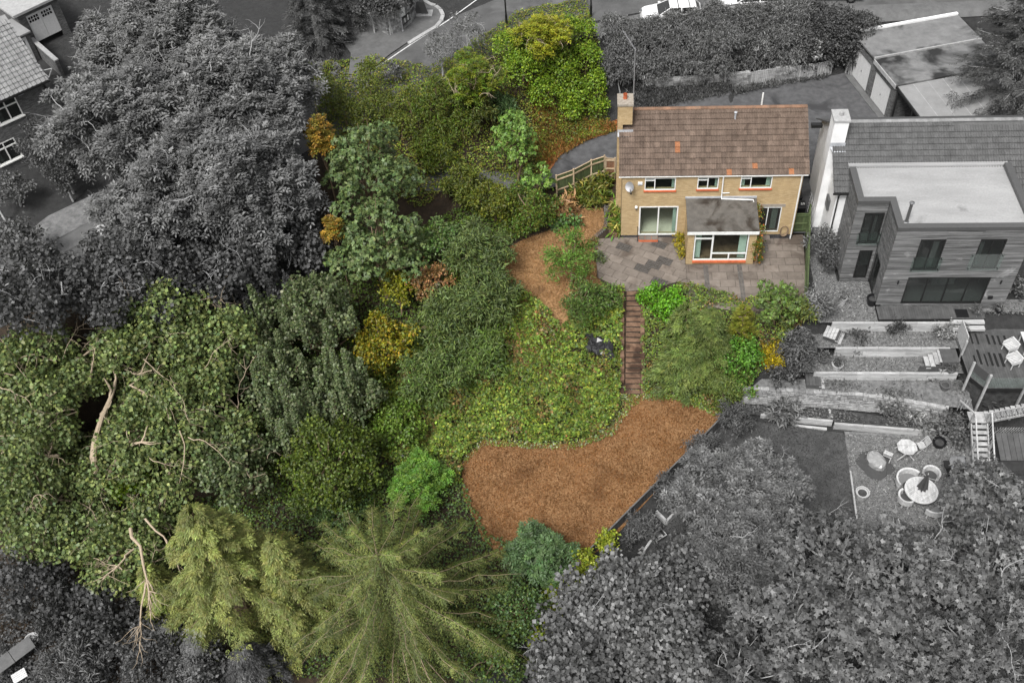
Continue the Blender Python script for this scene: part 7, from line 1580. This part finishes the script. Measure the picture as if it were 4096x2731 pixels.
tree('dark_shrub', 'pale grey broad leaved bush in the middle of the long hedge', 1745, 110, 22, 2.2, 'narrow', .22, 30, G4, nl=7, bark=GREYBARK, cat='shrub')
tree('dark_shrub', 'grey bush behind the brick chimney', 1425, 175, 34, 1.6, 'kite', .13, 34, G1, nl=9, bark=GREYBARK, cat='shrub')
cover('verge_weeds', 'grey grasses along the foot of the long hedge', xy(G(x, y, .3) for x, y in [(1440, 215), (1540, 210), (1660, 205), (1780, 182), (1900, 168), (1905, 176), (1780, 198), (1650, 226), (1560, 238), (1470, 255), (1430, 260)]), .3, 150, G2, (.05, .35), 'blade', seed=21)
cypress('dark_conifer', 'tall dark grey conifer overhanging the carport at the top right', 2318, 300, 12.5, 190, G3 + grey(.085), 9000, L=.8, w=.26, prof=.5)
# right: neighbour shrubs
tree('bamboo', 'feathery grey shrub along the fence beside the white gable', 1893, 560, 34, 1.4, 'fine', .17, 44, G2, nl=12, bark=GREYBARK, cat='shrub', ez=1.2)
tree('bamboo', 'feathery grey shrub at the foot of the timber wing', 1905, 600, 26, .8, 'fine', .16, 40, G1, nl=8, bark=GREYBARK, cat='shrub')
tree('cordyline', 'pale mottled grey shrub beside the plot corner', 1880, 700, 36, 1.0, 'narrow', .2, 30, G2 + G4, nl=10, bark=GREYBARK, cat='shrub')
tree('cordyline', 'grey leafy shrub below the plot corner', 1835, 800, 46, 1.4, 'narrow', .18, 34, G1, nl=12, bark=GREYBARK, cat='shrub')
tree('cordyline', 'dark grey shrub above the dry stone wall', 1800, 855, 38, 1.0, 'kite', .12, 36, G3, nl=10, bark=GREYBARK, cat='shrub')
tree('lavender', 'grey lavender mound on the upper gravel terrace', 1968, 785, 34, .35, 'fine', .18, 60, G1, nl=9, bark=GREYBARK, cat='shrub', ez=.5)
tree('heather', 'dark grey bush at the middle of the highest sleeper wall', 2058, 748, 22, .45, 'fine', .14, 60, G3, nl=8, bark=GREYBARK, cat='shrub')
tree('hydrangea', 'pale grey hydrangea beside the privacy panel', 2172, 760, 22, .5, 'kite', .14, 60, G4, nl=8, bark=GREYBARK, cat='shrub')
tree('heather', 'dark grey bush spilling over the third sleeper wall', 2040, 860, 24, .4, 'fine', .14, 60, G3, nl=8, bark=GREYBARK, cat='shrub')
tree('grass_clump', 'grey grass clump on the lower gravel terrace', 2125, 865, 22, .3, 'narrow', .3, 50, G2, nl=6, bark=GREYBARK, cat='plant')
tree('bed_shrub', 'grey flowering shrub in front of the dry stone wall', 2050, 935, 44, .6, 'kite', .12, 40, G2, nl=12, bark=GREYBARK, cat='shrub')
tree('bed_shrub', 'grey shrub in front of the wall, nearer the lattice stairs', 2185, 985, 44, .6, 'kite', .13, 36, G1, nl=12, bark=GREYBARK, cat='shrub')
tree('grass_clump', 'pale spiky grass clump above the gravel yard', 2120, 975, 20, .3, 'narrow', .34, 50, G4, nl=6, bark=GREYBARK, cat='plant')
tree('grass_clump', 'dark spiky plant in the left planting bed', 1800, 950, 20, .3, 'narrow', .34, 40, G2, nl=6, bark=GREYBARK, cat='plant')
tree('bed_shrub', 'grey shrub by the pots under the large deck', 2215, 855, 20, .4, 'kite', .14, 50, G2, nl=7, bark=GREYBARK, cat='shrub')
tree('bed_shrub', 'dark grass under the posts of the large deck', 2265, 900, 34, .3, 'narrow', .34, 34, G3, nl=8, bark=GREYBARK, cat='plant')
tree('bed_shrub', 'grey bush right of the timber extension', 2345, 660, 26, .7, 'kite', .13, 50, G1, nl=8, bark=GREYBARK, cat='shrub')
for nm, pl_, z, s in (('terrace_plants', [(11.0, -9.6), (19.3, -9.6), (19.2, -11.4), (14.7, -10.8), (8.5, -10.2)], -2.5, 22), ('bed_plants', [(7, -10.75), (12.5, -11.1), (18, -12.0), (17.6, -12.3), (7.4, -11.3)], -3.5, 23)):
    R = np.random.RandomState(s); P_ = np.array(pl_); n = 5200; x, y = R.uniform(P_[:, 0].min(), P_[:, 0].max(), n), R.uniform(P_[:, 1].min(), P_[:, 1].max(), n); k = inpoly(x, y, pl_) & ((np.sin(x * 1.7) + np.sin(y * 3 + x) + R.normal(0, .6, n)) > (.6 if s == 22 else -.6)); x, y = x[k], y[k]; n = len(x); o = np.array([x.mean(), y.mean(), z]); LV = Leaves()
    LV.blade(np.stack([x, y, z + np.abs(R.normal(.08, .1, n))], 1) - o, R.normal(0, 1, (n, 3)) * (1, 1, .5), np.array([0, 0, 1.]) + R.normal(0, .5, (n, 3)), .12 * R.uniform(.6, 1.3, n), .6, pick(R, G1 + G2, n)); ob = LV.build(nm, None, None, o); ob.location = o; tag(ob, 'low grey plants scattered over the %s' % ('lower gravel terrace' if s == 22 else 'planting bed below the stone wall'), None, kind='stuff')
for nm, pl_, z, s in (('bark_chips', [(11.4, .2), (12.9, -3.5), (14.7, -3.6), (14.7, -6.8), (11.3, -6.8)], -.61, 30), ('bark_chips', [(11.3, -6.95), (19, -6.95), (19, -8.15), (11, -8.15)], -1.27, 31), ('bark_chips', [(10.8, -8.35), (19.1, -8.35), (19.2, -9.45), (9.8, -9.45)], -1.94, 32), ('bark_chips', [(12.65, -12.3), (19, -12.6), (19, -19), (12.4, -19)], None, 33), ('bark_chips', [(20.7, -6.2), (25, -6.2), (25, -5.2), (22, -5.2)], -.61, 34)):
    R = np.random.RandomState(s); P_ = np.array(pl_); A_ = (P_.max(0) - P_.min(0)).prod(); n = int(A_ * 260); x, y = R.uniform(P_[:, 0].min(), P_[:, 0].max(), n), R.uniform(P_[:, 1].min(), P_[:, 1].max(), n); k = inpoly(x, y, pl_); x, y = x[k], y[k]; n = len(x); zz = (gz(x, y) + .045 if z is None else np.full(n, z)) + R.uniform(.0, .03, n); o = np.array([x.mean(), y.mean(), zz.min()]); LV = Leaves()
    LV.blade(np.stack([x, y, zz], 1) - o, R.normal(0, 1, (n, 3)) * (1, 1, .25), np.array([0, 0, 1.]) + R.normal(0, .45, (n, 3)), .085 * R.uniform(.5, 1.4, n), .55, pick(R, [(.10, ) * 3, (.18, ) * 3, (.28, ) * 3, (.06, ) * 3], n, .3)); ob = LV.build(nm, None, None, o); ob.location = o; tag(ob, 'loose grey chippings on the %s' % {30: 'ground beside the timber extension', 31: 'upper terrace', 32: 'second terrace', 33: 'gravel yard round the teak tables', 34: 'strip right of the timber extension'}[s], None, kind='stuff')
cover('lawn_blades', 'dark grey grass of the neighbour lawn', glow, .1, 260, G3 + G1, (.02, .06), 'blade', seed=35, zoff=.03)
for i, o_ in enumerate(POTO):
    if i in (2, 3, 4, 10): continue
    SEED[0] += 1; R = np.random.RandomState(SEED[0]); r = POTS[i][3]; h = POTS[i][4]; LV = Leaves(); lb = np.array([(0, 0, h + r * .3, r * .8), (r * .3, 0, h + r * .5, r * .5)]); spray(R, LV, lb, 'narrow', .16, 60, G2 if i % 2 else G1)
    t = thing('potted_plant', 'leafy plant in the ' + POTS[i][0].split(' with a plant')[0], 'plant', (o_.location.x, o_.location.y, o_.location.z)); LV.build('foliage', t); m = MB(); m.tube([(0, 0, h * .7), (0, 0, h + r * .3)], .015, 5); m.build('stem', GREYBARK, t, local=True)
# bottom right trees
for x, y, r, h, st, sz, de, pal, nl, lab in ((1630, 1140, 92, 2.6, 'pinnate', .34, 11, G1 + G2, 20, 'grey rowan nearest the raised beds'), (1735, 1125, 100, 3.0, 'pinnate', .34, 11, G1 + G2, 20, 'grey rowan at the edge of the dark lawn'), (1690, 1250, 115, 2.4, 'pinnate', .34, 11, G1, 20, 'grey rowan below the other two'),
        (1900, 1290, 130, 3.2, 'rosette', .26, 14, G1 + G2, 22, 'grey maple just below the dark lawn'), (2080, 1330, 140, 3.4, 'rosette', .26, 14, G1 + G2, 22, 'grey maple below the round table'), (2270, 1160, 110, 3.4, 'rosette', .26, 14, G1 + G2, 20, 'grey maple at the right edge by the lattice stairs'), (2270, 1330, 150, 3.6, 'rosette', .26, 14, G1 + G2, 22, 'grey maple at the right picture edge'), (1820, 1430, 140, 3.4, 'rosette', .27, 14, G1 + G2, 22, 'grey maple right of the round leaved lime'), (2020, 1480, 150, 3.8, 'rosette', .27, 14, G1 + G2, 22, 'grey maple at the bottom edge, centre right'), (2240, 1500, 150, 3.8, 'rosette', .27, 14, G1, 22, 'grey maple in the bottom right corner'), (1700, 1550, 110, 3.2, 'rosette', .27, 14, G3 + G1, 18, 'dark grey maple at the bottom beside the lime'),
        (1420, 1400, 130, 3.0, 'round', .19, 20, G2, 22, 'grey lime with round leaves beside the plot boundary'), (1520, 1480, 130, 3.0, 'round', .19, 20, G2, 22, 'grey lime with round leaves at the bottom edge'), (1330, 1510, 120, 2.8, 'round', .19, 20, G1 + G2, 20, 'grey lime with round leaves at the very bottom by the boundary'), (1560, 1340, 90, 2.2, 'round', .18, 20, G1, 16, 'small grey lime under the recycling box')):
    tree('maple' if st == 'rosette' else 'lime_tree' if st == 'round' else 'rowan', lab, x, y, r, h, st, sz, de, pal, nl=nl, bark=GREYBARK, group='grey trees at the lower right', twigs=5)
tree('bed_shrub', 'grey shrub in the upper raised bed by the fence', 1545, 1130, 40, .8, 'narrow', .16, 34, G1, nl=9, bark=GREYBARK, cat='shrub')
tree('bed_shrub', 'grey shrub in the lower raised bed by the fence', 1470, 1215, 40, .8, 'narrow', .16, 34, G1, nl=9, bark=GREYBARK, cat='shrub')
tree('bed_shrub', 'grey shrub along the fence above the raised beds', 1620, 1035, 40, .9, 'narrow', .16, 34, G1, nl=9, bark=GREYBARK, cat='shrub')
tree('bed_shrub', 'dark grey shrub at the head of the grey fence', 1690, 970, 44, .9, 'narrow', .16, 34, G3 + G1, nl=10, bark=GREYBARK, cat='shrub')
# bottom left
for x, y, r, h, st, sz, pal, lab in ((95, 1345, 85, 1.8, 'round', .16, G3, 'dark grey tree just below the lower cut at the left edge'), (230, 1420, 90, 1.6, 'round', .15, G3, 'dark grey tree in the middle of the lower left corner'), (350, 1500, 85, 1.4, 'kite', .13, G3, 'dark grey tree left of the lower cypress'), (470, 1540, 80, 1.6, 'kite', .15, G3 + G1, 'dark grey tree at the bottom edge under the broad cypress'), (180, 1530, 70, 1.2, 'narrow', .2, G1, 'grey shrub at the bottom edge right of the crate'), (120, 1440, 42, .8, 'fine', .16, G3, 'dark grey shrub right of the round basket')):
    tree('dark_tree', lab, x, y, r, h, st, sz, 28, pal, nl=14, bark=GREYBARK, group='dark grey trees at the lower left')
cypress('cypress', 'grey cypress beyond the lower cut beneath the broad one', 600, 1570, 3.6, 110, G3 + grey(.07), 1800, L=.55, w=.24, shag=.45)
cover('undergrowth', 'dark grey undergrowth in the lower left corner', xy(G(x, y, -5) for x, y in [(0, 1300), (240, 1380), (700, 1600), (0, 1600)]), .14, 160, G3, (.05, .4), 'kite', seed=40)
cover('undergrowth', 'dark grey undergrowth beneath the lower right trees', xy(G(x, y, -5) for x, y in [(1500, 1280), (1620, 1180), (1800, 1250), (2352, 1200), (2352, 1600), (1150, 1600)]), .14, 120, G3, (.05, .4), 'kite', seed=41)
cover('undergrowth', 'green undergrowth beneath cypress and cedar', xy(G(x, y, -5) for x, y in [(0, 1200), (700, 1150), (1050, 1100), (1120, 1240), (1300, 1310), (1130, 1560), (700, 1560), (240, 1340)]), .14, 120, OLV + ELD, (.05, .5), 'kite', seed=42)
